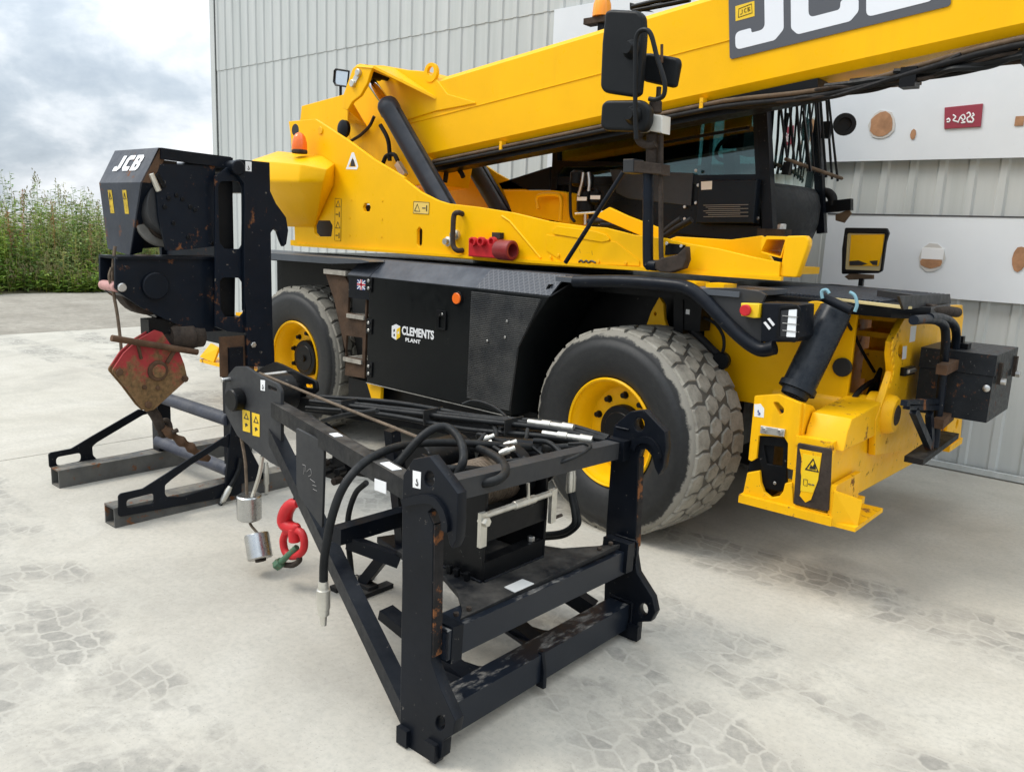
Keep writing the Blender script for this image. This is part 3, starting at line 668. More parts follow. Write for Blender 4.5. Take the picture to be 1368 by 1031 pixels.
cyl('hydraulic_motor', jib, BLK, (-2.2, 2.46, .80), (-2.02, 2.58, .80), .06, 20)
# pale locking rod across the front of the housing
r0, r1 = Vector((HX1+.022, HY0-.03, .715)), Vector((HX1+.022, HY1+.02, .715))
cyl('locking_rod', jib, ZINC, r0, r1, .012, 12); cyl('rod_sleeve', jib, ZINC, r0.lerp(r1, .42), r0.lerp(r1, .72), .016, 12)
for p, h in ((r0, .11), (r1, .12)):
    box('rod_lever', jib, ZINC, (p.x-.004, p.y-.020, p.z-h), (p.x+.012, p.y+.012, p.z+.016), .006)
cyl('lever_bolt', jib, ZINC, (r0.x-.01, r0.y-.002, .70), (r0.x+.03, r0.y-.002, .70), .018, 6)
cyl('rod_stub', jib, RUSTD, (HX1+.01, HY1+.02, .60), (HX1+.01, HY1+.10, .60), .007, 8)
beam('rod_pin', jib, ZINC, r0.lerp(r1, .60)+Vector((.01, 0, -.01)), r0.lerp(r1, .58)+Vector((.01, 0, .075)), .008, .008)
for y in (HY1-.05,):
    cyl('housing_bolt', jib, STEEL, (HX1-.02, y, zb+.07), (HX1-.02, y, zb+.09), .014, 6)
for x in (HX1-.05, HX1-.10, HX1-.14): cyl('housing_bolt', jib, BLK, (x, HY0-.025, zb+.0), (x, HY0-.025, zb+.03), .013, 6)
cyl('housing_bolt', jib, STEEL, (HX1, HY0+.13, zb+.09), (HX1+.012, HY0+.13, zb+.09), .010, 6) if False else None
for y in (YN+.043, YF-.003):
    for (x0, z0), (x1, z1) in (((-1.80, .168), (-1.695, .168)), ((-1.695, .168), (-1.695, .065)), ((-1.80, .445), (-1.695, .445)), ((-1.692, .44), (-1.692, .35)), ((-1.835, .912), (-1.77, .912))): weld(jib, ((x0, y, z0), (x1, y, z1)))
weld(jib, ((HX1+.004, HY0+.01, zb), (HX1+.004, HY1, zb))); weld(jib, ((HX0, HY0-.003, zb+.002), (HX1, HY0-.003, zb+.002)))
for y in (1.80, 1.86, 2.62, 2.70): cyl('shelf_bolt', jib, RUSTD, (-1.74, y, .452), (-1.74, y, .464), .010, 6)
# stand leg and foot under the frame
fc = PT(480, 788, 'z', 0)
bm = bmesh.new(); add_beam(bm, (fc.x-.07, fc.y-.10, .012), (fc.x-.07, fc.y+.13, .012), .05, .022); from_bm('stand_foot', bm, DUSTBLK, jib, .003)
bm = bmesh.new(); add_beam(bm, (fc.x+.07, fc.y-.10, .012), (fc.x+.07, fc.y+.13, .012), .05, .022); from_bm('stand_foot', bm, DUSTBLK, jib, .003)
beam('stand_bar', jib, DUSTBLK, (fc.x-.08, fc.y+.02, .03), (fc.x+.08, fc.y+.02, .03), .06, .02)
lt = PT(528, 735, 'y', fc.y+.06)
beam('stand_leg', jib, NAVY, (fc.x, fc.y+.02, .03), (lt.x, lt.y, lt.z+.04), .045, .05)
plate('stand_lug', jib, NAVY, 'z', lt.z+.06, .03, [(lt.x-.07, lt.y-.05), (lt.x+.16, lt.y-.1), (lt.x+.16, lt.y+.06), (lt.x-.03, lt.y+.06)], world=True)
beam('stand_leg', jib, NAVY, (lt.x+.05, lt.y, lt.z+.05), (-2.0, 2.05, .44), .045, .05)
beam('stand_post', jib, NAVY, (lt.x+.08, lt.y-.02, lt.z+.04), (lt.x+.08, lt.y-.1, .84), .05, .05)
# hoses
def hose(pts, r=.0135, name='hydraulic_hose', mat=None, parent=jib): return tube(name, parent, mat or HOSE, pts, r, 9)
def hp_(Z, y, *pts):
    return [PT(a, b, 'y', yy) for (a, b), yy in zip(Z(*pts), y if isinstance(y, (list, tuple)) else [y]*len(pts))]
h1 = hp_(Z3, [1.60, 1.60, 1.62, 1.66, 1.74, 1.86, 2.0, 2.15, 2.4, 2.6], (475, 968), (480, 850), (510, 690), (560, 560), (640, 465), (740, 410), (850, 385), (1000, 378), (1250, 392), (1420, 400))
h1 += hp_(Z4, [2.7, 2.74], (960, 246), (1020, 240)); hose(h1, .0155)
fa, fb = PT(*Z3((475, 966))[0], 'y', 1.60), PT(432, 835, 'y', 1.60)
lathe('hose_coupling', jib, ZINC, fa+Vector((0, 0, .01)), fb-fa, [(0, .017), (.03, .019), (.032, .024), (.10, .024), (.102, .021), (.125, .021), (.127, .013), (.165, .011)], 16)
hose(hp_(U1, [1.86, 1.9, 1.95, 2.0, 2.04, 2.04, 2.02, 1.98], (10, 500), (100, 410), (230, 265), (340, 185), (440, 175), (520, 240), (562, 340), (560, 440))+hp_(U1, [1.96], (500, 575)), .016)
hose(hp_(U1, [2.3, 2.22, 2.15, 2.08, 2.0, 1.95, 1.93], (620, 320), (740, 360), (840, 420), (885, 490), (850, 560), (720, 600), (530, 590)), .0165)
hose(hp_(U1, [1.95, 2.0, 2.1, 2.2], (440, 490), (560, 490), (700, 500), (850, 515)), .014)
hose(hp_(U1, [1.85, 1.95, 2.1], (0, 525), (80, 530), (180, 560)), .013)
for dy in (0, .022):
    hose(hp_(Z3, 2.0+dy, (655, 545), (610, 590), (580, 680), (578, 780), (588, 880), (596, 960)), .012)
p = PT(*Z3((604, 985))[0], 'y', 2.03); lathe('hose_coupling', jib, ZINC, p+Vector((0, 0, .05)), (0, 0, -1), [(0, .014), (.06, .018), (.08, .012)], 12)
for k, dy in enumerate((0, .03)):
    hose(hp_(Z4, 2.62+dy, (915+12*k, 440), (935+14*k, 540), (930+20*k, 590), (880+10*k, 622+12*k), (790, 632+14*k)), .012)
    p = PT(*Z4((917+10*k, 400))[0], 'y', 2.62+dy); lathe('hose_coupling', jib, ZINC, p+Vector((0, 0, .05)), (0, 0, -1), [(0, .012), (.03, .016), (.09, .016), (.1, .012)], 12)
rj = random.Random(21)
for k in range(7):      # tangle of thin looping hoses over the drum
    x0, y0 = -2.05+rj.uniform(-.25, .15), 2.1+rj.uniform(-.1, .5); P = [Vector((x0, y0, .84+rj.uniform(-.02, .03)))]
    a = rj.uniform(0, 6.28); r_ = rj.uniform(.06, .11)
    for i in range(1, 6): P.append(P[0]+Vector((r_*math.cos(a+i*.9)-r_*math.cos(a)-.05*i*(k % 2), r_*.9*math.sin(a+i*.9)-r_*.9*math.sin(a)+.03*i, .022*math.sin(i*1.3+k)+.004*i)))
    hose(P, rj.choice((.007, .009, .011)))
for k in range(4): q = Vector((-2.0-.06*k, 2.28+.08*(k % 2), .86)); lathe('hose_coupling', jib, ZINC, q, (.4, .5, .25), [(0, .009), (.015, .014), (.04, .014), (.041, .010), (.065, .010)], 10)
# hose bundle tied along the far chord
for k in range(4):
    o = [(-.0, .055), (.03, .065), (-.032, .05), (-.055, .02)][k]
    a = Vector((-3.3, HF-.03+o[0], .79+o[1])); b = Vector((-2.1, YF-.1+o[0], .82+o[1]+.005)); c = Vector((-1.85, YF-.04+o[0]*.4, .83+o[1]*.6))
    hose([a, a.lerp(b, .35)+Vector((0, 0, .012*(k % 2))), a.lerp(b, .7)-Vector((0, 0, .01*(k % 2))), b, c], .012)
for t in (.15, .45, .72):
    q = Vector((-3.3, HF-.03, .79)).lerp(Vector((-1.85, YF-.04, .83)), t); box('cable_tie', jib, DBLK, (q.x-.003, q.y-.072, q.z+.010), (q.x+.003, q.y+.05, q.z+.080), .002)
for k, (t0, t1, o) in enumerate(((.76, .90, .055), (.82, .97, .02))):
    A, B = Vector((-3.3, HF-.03, .79)), Vector((-1.85, YF-.04, .83))
    q0, q1 = A.lerp(B, t0)+Vector((0, -.03*k, o+.012)), A.lerp(B, t1)+Vector((0, -.03*k, o+.008)); d_ = q1-q0; L_ = d_.length
    lathe('hose_coupling', jib, ZINC, q0, d_, [(0, .014), (L_*.3, .014), (L_*.31, .019), (L_*.5, .019), (L_*.51, .015), (L_*.75, .015), (L_*.76, .02), (L_, .018)], 12)
hose(hp_(Z3, [2.3, 2.25, 2.2], (470, 290), (560, 265), (700, 245))[:], .011)
hose(hp_(Z3, [2.2, 2.2, 2.2, 2.2], (420, 270), (480, 310), (540, 360), (575, 375)), .010)
hose(hp_(Z3, [2.62, 2.6, 2.55], (1090, 360), (1160, 352), (1230, 365)), .008)
# wire rope from drum to sheave head
tube('wire_rope', jib, ROPE, [PT(*W2((540, 362))[0], 'y', 2.2), PT(*W2((800, 470))[0], 'y', 2.2), PT(*Z3((880, 360))[0], 'y', 2.2)], .007, 7)
# clutter of valves between the arms
for (a, b, c), s in (((-2.55, 2.3, .62), .05), ((-2.9, 2.25, .66), .045), ((-3.0, 2.27, .58), .04)):
    box('valve_block', jib, BLK, (a-s, b-s, c-s), (a+s, b+s, c+s), .008)
for k in range(7):
    a = (-3.15+.05*k, 2.2+.02*(k % 2), .62-.03*(k % 3)); cyl('valve_fitting', jib, RUSTD if k % 2 else BLK, a, (a[0]+.01, a[1]-.05, a[2]), .018, 8)
plate('cross_plate', jib, BLK, 'y', 2.30, .012, [(-3.0, .55), (-2.55, .60), (-2.5, .72), (-2.95, .70)], world=True)

# ---- rope weights and red swivel hook hanging from the jib head
wy = 2.10
def weight(name, c0, axis, r, L, label):
    rt_ = root(name, (c0[0], c0[1], c0[2]), label, 'weight')
    d = Vector(axis).normalized(); s = Vector(c0)-d*L/2
    lathe('cylinder', rt_, STEELW, s, d, [(0, r*.55), (0, r-.006), (.006, r), (L-.006, r), (L, r-.006), (L, r*.5)], 28)
    cyl('rope_clamp', rt_, RUSTD, s-d*.012, s+d*.005, r*.45, 14)
    return rt_
STEELW = paint('polished_weight_steel', (.50, .50, .49), .30, .1, 0, metal=1, scale=18, bumpy=.0)
c1_ = PT(*U3((162, 182))[0], 'y', wy); w1 = weight('rope_weight', c1_, (0, 0, 1), .060, .125, 'shiny steel cylinder rope weight hanging upright from the jib head')
c2_ = PT(*U3((222, 440))[0], 'y', wy-.02); w2 = weight('rope_weight', (c2_.x, c2_.y, max(c2_.z, .075)), (-.45, .12, .85), .060, .125, 'shiny steel rope weight tipped over below the hanging one')
tube('wire_rope', jib, ROPE, [PT(*W2((450, 680))[0], 'y', wy), PT(*W2((470, 800))[0], 'y', wy), (c1_.x-.02, wy, c1_.z+.06)], .008, 7)
tube('wire_rope', jib, ZINC, [PT(*W2((555, 770))[0], 'y', wy), PT(*W2((540, 860))[0], 'y', wy), (c1_.x+.03, wy, c1_.z+.06)], .010, 7)
tube('wire_rope', w2, ROPE, [(c1_.x, wy, c1_.z-.06), (c1_.x+.01, wy, c1_.z-.09), (c2_.x-.03, wy, c2_.z+.05)], .007, 7)
hk = root('swivel_hook', PT(385, 755, 'y', wy), 'bright red swivel hook with green shackle pin hanging under the jib', 'hook')
U3p = lambda *p: [PT(a, b, 'y', wy-.02) for a, b in U3(*p)]
bm = bmesh.new(); C = catmull(U3p((478, 160), (440, 165), (405, 215), (395, 275), (420, 310), (460, 318), (492, 300)), 6)
add_tube(bm, C, lambda t: .016+.020*math.sin(math.pi*min(1, t*1.05))**.8-.012*(t > .93), 12); from_bm('hook', hk, None) if False else from_bm('hook', bm, REDP, hk, 0, 60)
bm = bmesh.new(); add_tube(bm, catmull(U3p((402, 345), (385, 400), (395, 465), (425, 500), (470, 500), (515, 465), (522, 400), (500, 345), (455, 335), (402, 345)), 5), .018, 10); from_bm('eye', bm, REDP, hk, 0, 60)
q = U3p((455, 320), (460, 410)); cyl('swivel', hk, REDP, q[0], q[1], .028, 16)
q = U3p((475, 445), (395, 540)); cyl('shackle_pin', hk, GRN, q[0], q[1]+Vector((0, -.03, 0)), .015, 12)
d_ = (q[1]+Vector((0, -.03, 0))-q[0]).normalized(); e_ = q[1]+Vector((0, -.03, 0)); cyl('pin_head', hk, GRN, e_-d_*.015, e_+d_*.025, .026, 6)
tube('shackle', hk, RUSTD, U3p((340, 540), (400, 560), (450, 560), (490, 530), (480, 490)), .014, 8)
q = U3p((455, 80), (462, 150)); cyl('hook_line', hk, BLK, q[0]+Vector((0, .02, .05)), q[1], .010, 8)
# ================================================================== tall winch unit on its skid stand
wn = root('winch_unit', (-4.8, 2.4, 0), 'tall dark blue hydraulic winch unit with white letters, standing on a skid frame', 'winch')
XN, XFAR = -4.40, -5.45
# --- skid stand
def skid(xo, sgn):
    """channel on the ground with a triangular plate; xo = outer face"""
    x1 = xo; x0 = xo-.125
    sk = None
    ya, yb = 1.845 if sgn > 0 else 1.895, 3.25
    bm = bmesh.new(); add_box(bm, (x0, ya, .0), (x1, yb, .008)); add_box(bm, (x0, ya, .105), (x1, yb, .115)); add_box(bm, (x1-.010, ya, .008), (x1, yb, .105)); add_box(bm, (x0, ya, .008), (x0+.010, yb, .105))
    return from_bm('skid_channel', bm, SKID, wn, .0015)
skA = skid(XN-.02, 1)
# measured outline of the near triangular gusset (outside face of the channel)
gA = V8((680, 955), (678, 780), (690, 770), (820, 742), (960, 655))+Z2((560, 775), (838, 592), (872, 560), (870, 700), (905, 800), (905, 870))
gA = V8((682, 905), (680, 785), (692, 770), (820, 742))+Z2((700, 678), (838, 592), (868, 570))+Z2((912, 700), (912, 838))
gh = [V8((727, 806), (884, 766), (884, 828), (728, 856)), V8((948, 722), (985, 690))+Z2((690, 715), (820, 630), (860, 640), (868, 780), (660, 850))+V8((960, 790), (948, 770))]
plate('skid_gusset', wn, NAVY, 'x', XN-.008, .012, gA, [gh[0], gh[1]], r=.02, rh=.02)
skid(XFAR+.13, 0)
gB = V8((284, 625), (279, 545), (290, 535), (410, 512), (530, 440), (800, 285), (845, 300))+V8((945, 260), (965, 300), (968, 540))
ghB = [V8((322, 562), (466, 535), (466, 584), (325, 612)), V8((530, 500), (560, 475), (820, 320), (900, 300), (915, 505), (560, 575), (535, 550))]
plate('skid_gusset', wn, NAVY, 'x', XFAR+.012, .012, gB, ghB, r=.02, rh=.025)
# uprights and round spreader pipes
upA = PT(*Z2((895, 700))[0], 'x', XN-.05); upB = PT(219, 560, 'x', XFAR+.05)
yup = 2.60
beam('stand_post', wn, NAVY, (XN-.055, yup, .115), (XN-.055, yup, .95), .09, .09, bev=.006)
beam('stand_post', wn, NAVY, (XFAR+.055, yup, .115), (XFAR+.055, yup, .95), .09, .09, bev=.006)
for z in (.50, .18):
    cyl('spreader_pipe', wn, paint('scuffed_grey_blue', (.05, .055, .075), .45, .25, .35, (.25, .24, .22), scale=6) if 'scuffed_grey_blue' not in MATS else MATS['scuffed_grey_blue'], (XFAR+.06, yup-.03, z), (XN-.06, yup-.03, z), .042, 20)
plate('stand_gusset', wn, NAVY, 'x', XN+.002, .02, [(2.50, .10), (2.78, .10), (2.66, .34), (2.62, .56), (2.56, .56)], world=True)
# --- carriage plates with hooks
cpl = W1((722, 120), (735, 98), (765, 88), (918, 104), (921, 250), (950, 312), (1002, 384), (1013, 450), (1003, 520), (990, 532), (978, 505), (962, 456), (940, 440), (924, 462), (926, 600), (930, 800), (935, 1031))+W2((612, 200), (616, 330), (484, 330), (480, 200), (474, 20))+W1((790, 860), (786, 560), (790, 300), (786, 210))
cp1 = plate('carriage_plate', wn, NAVYR, 'x', XN, .035, cpl, bev=.003)
cp2 = copy_of(cp1, 'carriage_plate', wn, WLOC[cp1]+Vector((XFAR-XN+.035, 0, 0)))
pb = PT(*W1((752, 130))[0], 'x', XN); cyl('hook_pin', wn, NAVY, (XFAR-.02, pb.y, pb.z), (XN+.02, pb.y, pb.z), .042, 20)
tagw(wn, 'x', XN+.002, W1((794, 97), (825, 101), (825, 150), (794, 147)))
web = W1((640, 175), (700, 130), (786, 120), (800, 500), (805, 975), (700, 965), (640, 940), (640, 600))
plate('side_web', wn, NAVYR, 'x', XN-.03, .015, web, [W1((655, 225), (668, 200), (760, 200), (778, 235), (780, 520), (765, 545), (690, 545), (662, 510)), W1((663, 710), (680, 690), (765, 692), (788, 730), (785, 870), (765, 892), (690, 890), (668, 850))], r=.0, rh=.02)
for z0, z1 in ((1.86, 1.98), (1.36, 1.48), (.92, 1.10)):
    box('cross_member', wn, NAVY, (XFAR+.03, 2.70, z0), (XN-.036, 2.80, z1), .006)
box('back_plate', wn, NAVYR, (XFAR+.05, 2.685, 1.02), (XN-.30, 2.70, 2.0), .003)
plate('inner_web', wn, BLK, 'x', XN-.10, .012, W1((640, 190), (728, 190), (735, 545), (742, 690), (740, 900), (640, 930)))
# rusty bracket and bolts under the plate
p = PT(*W2((440, 260))[0], 'x', XN-.03); box('rusty_bracket', wn, RUST, (XN-.05, p.y-.12, p.z-.14), (XN-.03, p.y+.10, p.z+.10), .004)
p = PT(*W2((505, 222))[0], 'x', XN); cyl('bolt', wn, STEEL, (XN, p.y, p.z), (XN+.02, p.y, p.z), .018, 6)
# --- lower sheave beam: two cheek plates, sheave and pins
XB = -4.52
beamN = W1((130, 588), (700, 597), (705, 640), (702, 960), (600, 967), (480, 945), (380, 900), (260, 842), (160, 775), (130, 745))
bn = plate('cheek_plate', wn, NAVYR, 'x', XB, .02, beamN, r=.01)
bf = copy_of(bn, 'cheek_plate', wn, WLOC[bn]+Vector((-.19, 0, 0)))
p0, p1 = PT(*W1((132, 600))[0], 'x', XB), PT(*W1((700, 597))[0], 'x', XB)
box('top_flange', wn, NAVY, (XB-.215, p0.y-.0, p1.z+.000), (XB+.02, p1.y, p1.z+.014), .003)
pq = PT(*W1((160, 740))[0], 'x', XB); cyl('pink_pin', wn, PINK, (XB-.20, pq.y-.012, pq.z), (XB-.02, pq.y-.012, pq.z), .028, 16); cyl('pin_head', wn, STEEL, (XB, pq.y, pq.z), (XB+.02, pq.y, pq.z), .024, 14)
pq = PT(*W1((330, 732))[0], 'x', XB); cyl('sheave_boss', wn, NAVYR, (XB, pq.y, pq.z), (XB+.025, pq.y, pq.z), .075, 24); cyl('sheave', wn, RUSTD, (XB-.15, pq.y, pq.z), (XB-.05, pq.y, pq.z), .17, 28)
lowp = [PT(*q, 'x', XB) for q in W1((160, 775), (260, 842), (380, 900), (480, 945))]
bm = bmesh.new(); vv = [[bm.verts.new((XB-.005-.18*k, q.y, q.z+.004)) for q in lowp] for k in (0, 1)]
for i in range(3): bm.faces.new((vv[0][i], vv[0][i+1], vv[1][i+1], vv[1][i]))
r_ = bmesh.ops.extrude_face_region(bm, geom=bm.faces[:]); bmesh.ops.translate(bm, verts=[v for v in r_['geom'] if isinstance(v, bmesh.types.BMVert)], vec=(0, 0, .012)); from_bm('bottom_flange', bm, NAVYR, wn)
# --- drum housing with sloped hood
XH = -4.44
side = W1((265, 200), (345, 120), (480, 95), (640, 118), (645, 530), (560, 540), (390, 560), (355, 400), (330, 300), (290, 200))
hs2 = plate('drum_side_plate', wn, NAVYR, 'x', XB+.03, .02, W1((355, 110), (640, 120), (645, 530), (520, 545), (392, 555), (350, 380), (335, 180)), r=.01)
copy_of(hs2, 'drum_side_plate', wn, WLOC[hs2]+Vector((-.30, 0, 0)))
for a, b in ((425, 412), (510, 330), (535, 345), (500, 485), (400, 285), (440, 270), (470, 290), (380, 330), (625, 515)):
    q = PT(*W1((a, b))[0], 'x', XB+.03); cyl('bolt', wn, BLK, (XB+.03, q.y, q.z), (XB+.04, q.y, q.z), .012, 8)
dcen = PT(*W1((440, 330))[0], 'x', XB); cyl('winch_drum', wn, GRYP, (XB-.25, dcen.y, dcen.z), (XB+.01, dcen.y, dcen.z), .17, 32)
dl = PT(*W1((330, 380))[0], 'x', XB-.02)
cyl('drum_flange', wn, paint('dusty_grey_steel', (.22, .21, .19), .7, .3, .2, scale=8), (XB-.14, dl.y+.10, dl.z), (XB-.11, dl.y+.10, dl.z), .17, 36); cyl('drum_flange', wn, RUSTD, (XB-.11, dl.y+.10, dl.z-.02), (XB-.07, dl.y+.10, dl.z-.02), .11, 30)
# hood: front sheet, sloped sheet, side returns, roof bar
hA, hB = PT(*W1((46, 182))[0], 'x', XB-.36), PT(*W1((262, 205))[0], 'x', XB+.03)
yH = 1.955; zS = 1.895
fx0, fx1 = XB-.37, XB+.03
def quad(name, pts, th, mat, parent=wn):
    P = [Vector(p) for p in pts]; n_ = (P[1]-P[0]).cross(P[2]-P[0]).normalized(); bm = bmesh.new()
    a = [bm.verts.new(p) for p in P]; b = [bm.verts.new(p-n_*th) for p in P]; k = len(P)
    bm.faces.new(a); bm.faces.new(list(reversed(b)))
    for i in range(k): bm.faces.new((a[i], b[i], b[(i+1) % k], a[(i+1) % k]))
    return from_bm(name, bm, mat, parent, .0015)
def onY(px, py, Z, y): return PT(*Z((px, py))[0], 'y', y)
def onX(px, py, Z, x): return PT(*Z((px, py))[0], 'x', x)
HB = paint('worn_hood_paint', (.030, .036, .050), .42, .25, .45, (.22, .22, .22), rust=.05, scale=3, bumpy=.04)
q1 = onX(262, 205, W1, fx1); q0 = Vector((fx0, q1.y-.01, q1.z+.005)); b1 = onX(195, 580, W1, fx1-.02); b1.y = q1.y+.02; 
fxl = onY(46, 182, W1, q1.y).x; q0 = Vector((fxl, q1.y, q1.z))
bl_ = onY(55, 540, W1, q1.y+.03); br_ = onY(205, 578, W1, q1.y+.03)
fs = quad('hood_front', [q0, (fxl+.0, bl_.y, bl_.z), (br_.x, br_.y, br_.z), q1], .006, HB)
t0, t1 = onX(352, 28, W1, fx1), None
tl = Vector((fxl, t0.y, t0.z)); tl.x = onY(128, 48, W1, t0.y).x
ss = quad('hood_slope', [tl, q0, q1, t0], .006, HB)
quad('hood_return', [q1, (br_.x, br_.y, br_.z), (br_.x-.0, br_.y+.07, br_.z+.02), (q1.x, q1.y+.10, q1.z+.02)], .005, NAVYR)
tip = onX(722, 80, W1, fx1)
rb = quad('hood_roof', [tl, t0, (tip.x, tip.y, t0.z-.01), (tl.x, tip.y, t0.z-.01)], .006, NAVY)
beam('roof_edge_bar', wn, NAVY, t0+Vector((0, .005, -.03)), (tip.x, tip.y, t0.z-.045), .03, .06, bev=.004)
quad('roof_lip', [t0, q1, (q1.x, q1.y+.05, q1.z), (t0.x, t0.y+.05, t0.z-.03)], .005, RUST)
q = [onX(a, b, W1, fx1-.03) for a, b in ((345, 100), (440, 112))]; beam('rusty_strap', wn, RUSTD, q[0], q[1], .02, .025)
q = [onX(a, b, W1, fx1+.0) for a, b in ((312, 160), (352, 250))]; cyl('gas_strut', wn, ZINC, q[0], q[1], .016, 10); cyl('gas_strut', wn, BLK, q[0]+Vector((0, .03, 0)), q[1]+Vector((0, .03, .02)), .013, 10)
# gap under the roof shows the sky: nothing built there. Lettering on the slope
sx_ = (t0-tl).normalized(); sy_ = ((tl-q0)); sy_ = (sy_-sx_*sy_.dot(sx_)).normalized()
LET = {'J': [[(0, .28), (.0, .0), (.52, .0), (.80, .2), (.80, 1), (.42, 1), (.42, .26), (.30, .26), (.30, .34)]],
       'C': [[(.0, .22), (.22, 0), (.85, 0), (.85, .28), (.40, .28), (.36, .32), (.36, .68), (.40, .72), (.85, .72), (.85, 1), (.22, 1), (.0, .78)]],
       'B': [[(0, 0), (.70, 0), (.88, .14), (.88, .42), (.76, .51), (.86, .60), (.86, .86), (.68, 1), (0, 1)], [(.34, .22), (.34, .40), (.54, .40), (.54, .22)], [(.34, .62), (.34, .78), (.52, .78), (.52, .62)]]}
def letters(parent, mat, s, org, X, Y, h, wf, gap, th=.001, slant=.12):
    X = Vector(X).normalized(); Y = Vector(Y).normalized(); N = X.cross(Y).normalized(); x = 0
    for ch in s:
        polys = [[Vector(((x+(a+slant*b)*wf)*h, b*h)) for a, b in pl] for pl in LET[ch]]
        polys = [fillet(polys[0], h*.06)]+polys[1:]
        me = prism2d('letter_'+ch.lower(), polys, th, th*.1)
        m = Matrix((X, Y, N)).transposed().to_4x4(); m.translation = Vector(org); me.transform(m); link('letter', me, mat, parent); x += (.9*wf+gap)
lorg = onX(0, 0, W1, fx1)
c0 = q0.lerp(tl, .34)+sx_*((q1-q0).length*.20); nrm = sx_.cross(sy_)
letters(ss, WHT, 'JCB', c0+nrm*.0035, sx_, sy_, (tl-q0).length*.46, 1.05, .12)
def qd(poly):   # label on the hood front
    return poly
for u in (.20, .55):
    nfr = (Vector((fxl, bl_.y, bl_.z))-q0).cross(q1-q0).normalized(); w_ = (q1-q0).normalized(); dn_ = (Vector((fxl, bl_.y, bl_.z))-q0).normalized()
    a = q0+w_*((q1-q0).length*u)+dn_*.04+nrm*.0; nf = w_.cross(-dn_)
    bm = bmesh.new(); vs_ = [bm.verts.new(a+nf*.002+w_*i*.05+dn_*j*.13) for i, j in ((0, 0), (1, 0), (1, 1), (0, 1))]; bm.faces.new(vs_); lb = from_bm('warning_label', bm, paint('worn_yellow_label', (.55, .38, .03), .6, .2, 0, rust=.2, scale=30) if 'worn_yellow_label' not in MATS else MATS['worn_yellow_label'], fs, 0, None)
    bm = bmesh.new(); add_tube(bm, [a+nf*.003+w_*i*.05+dn_*j*.13 for i, j in ((.2, .38), (.8, .38), (.5, .12), (.2, .38))], .0022, 4); from_bm('warning_triangle', bm, DBLK, lb)
# ropes hanging from the beam nose
ry = PT(*W1((125, 600))[0], 'x', XB-.1).y-.02
tube('wire_rope', wn, ROPE, [onX(128, 530, W1, XB-.08), onX(118, 640, W1, XB-.08), onX(120, 760, W1, XB-.08), onX(140, 880, W1, XB-.08), onX(158, 1031, W1, XB-.08), PT(*Z2((392, 240))[0], 'x', XB-.08)], .009, 7)
tube('wire_rope', wn, ROPE, [onX(110, 640, W1, XB-.06), onX(98, 690, W1, XB-.06), onX(118, 760, W1, XB-.06)], .008, 6)
# hydraulic motor below the beam
q = PT(*Z2((660, 160))[0], 'x', XB-.05); lathe('hydraulic_motor', wn, RUSTD, (XB-.05, q.y-.09, q.z), (0, 1, 0), [(0, .07), (.03, .085), (.13, .085), (.14, .075), (.17, .07), (.2, .07)], 16)
q = PT(*Z2((545, 105))[0], 'x', XB-.05); box('hanger', wn, BLK, (XB-.12, q.y-.06, q.z-.06), (XB-.02, q.y+.10, q.z+.03), .006)
# yellow-brown hose tails at the stand
for pts, x in ((U4((760, 760), (745, 830), (710, 900), (650, 1010)), XN+.02), (U4((318, 560), (316, 640), (314, 720), (314, 830)), XFAR+.02)):
    P = [PT(a, b, 'x', x) for a, b in pts]; tube('hose', wn, HOSE, P, .013, 8); d_ = P[-1]-P[-2]; lathe('hose_coupling', wn, ZINC, P[-1]-d_*.9, d_, [(0, .014), (.03, .019), (.09, .019), (.1, .013), (.12, .012)], 12)
P = [PT(a, b, 'x', XN+.03) for a, b in W2((572, 800), (575, 880), (572, 970))]; lathe('hose_coupling', wn, ZINC, P[0], (0, 0, -1), [(0, .012), (.05, .018), (.14, .018), (.15, .013), (.2, .012)], 12)

# ---- rusty red hook block hanging under the winch beam
XK = XB-.06
def blockm():
    m, t, b = newmat('half_rusted_red'); tcn = t.nodes.new('ShaderNodeTexCoord'); s = t.nodes.new('ShaderNodeSeparateXYZ'); t.links.new(tcn.outputs['Object'], s.inputs[0])
    g = gpos(t); P = g.outputs['Position']; n1 = noise(t, P, 9, 8, .7); n2 = noise(t, P, 40, 5, .7)
    f = wm('ADD', wm('MULTIPLY', s.outputs[2], -4.5, tree=t), wm('MULTIPLY', wm('SUBTRACT', n1, .5, tree=t), 5.0, tree=t), tree=t)
    f = ramp(t, wm('ADD', f, .62, tree=t), [(.0, 0.0), (.35, .75), (.7, 1.0)])
    red = mixc(t, n2, (.25, .018, .02), (.40, .035, .035)); rst = ramp(t, n2, [(.3, (.075, .045, .016)), (.5, (.15, .085, .03)), (.7, (.22, .12, .05))])
    t.links.new(mixc(t, f, red, rst), b.inputs['Base Color']); b.inputs['Roughness'].default_value = .75; bump(t, b, n2, .2, .004); return m
BLOCKM = blockm()
hb = root('hook_block', PT(*U4((290, 480))[0], 'x', XK), 'rusty red hook block hanging below the tall winch unit', 'hook block')
chk = U4((82, 292), (140, 205), (215, 135), (305, 82), (345, 95), (385, 155), (435, 195), (462, 265), (478, 335), (470, 352), (300, 505), (258, 515), (225, 485), (150, 385), (82, 305))
ck1 = plate('cheek_plate', hb, BLOCKM, 'x', XK+.06, .012, chk, r=.015); copy_of(ck1, 'cheek_plate', hb, WLOC[ck1]+Vector((-.05, 0, 0)))
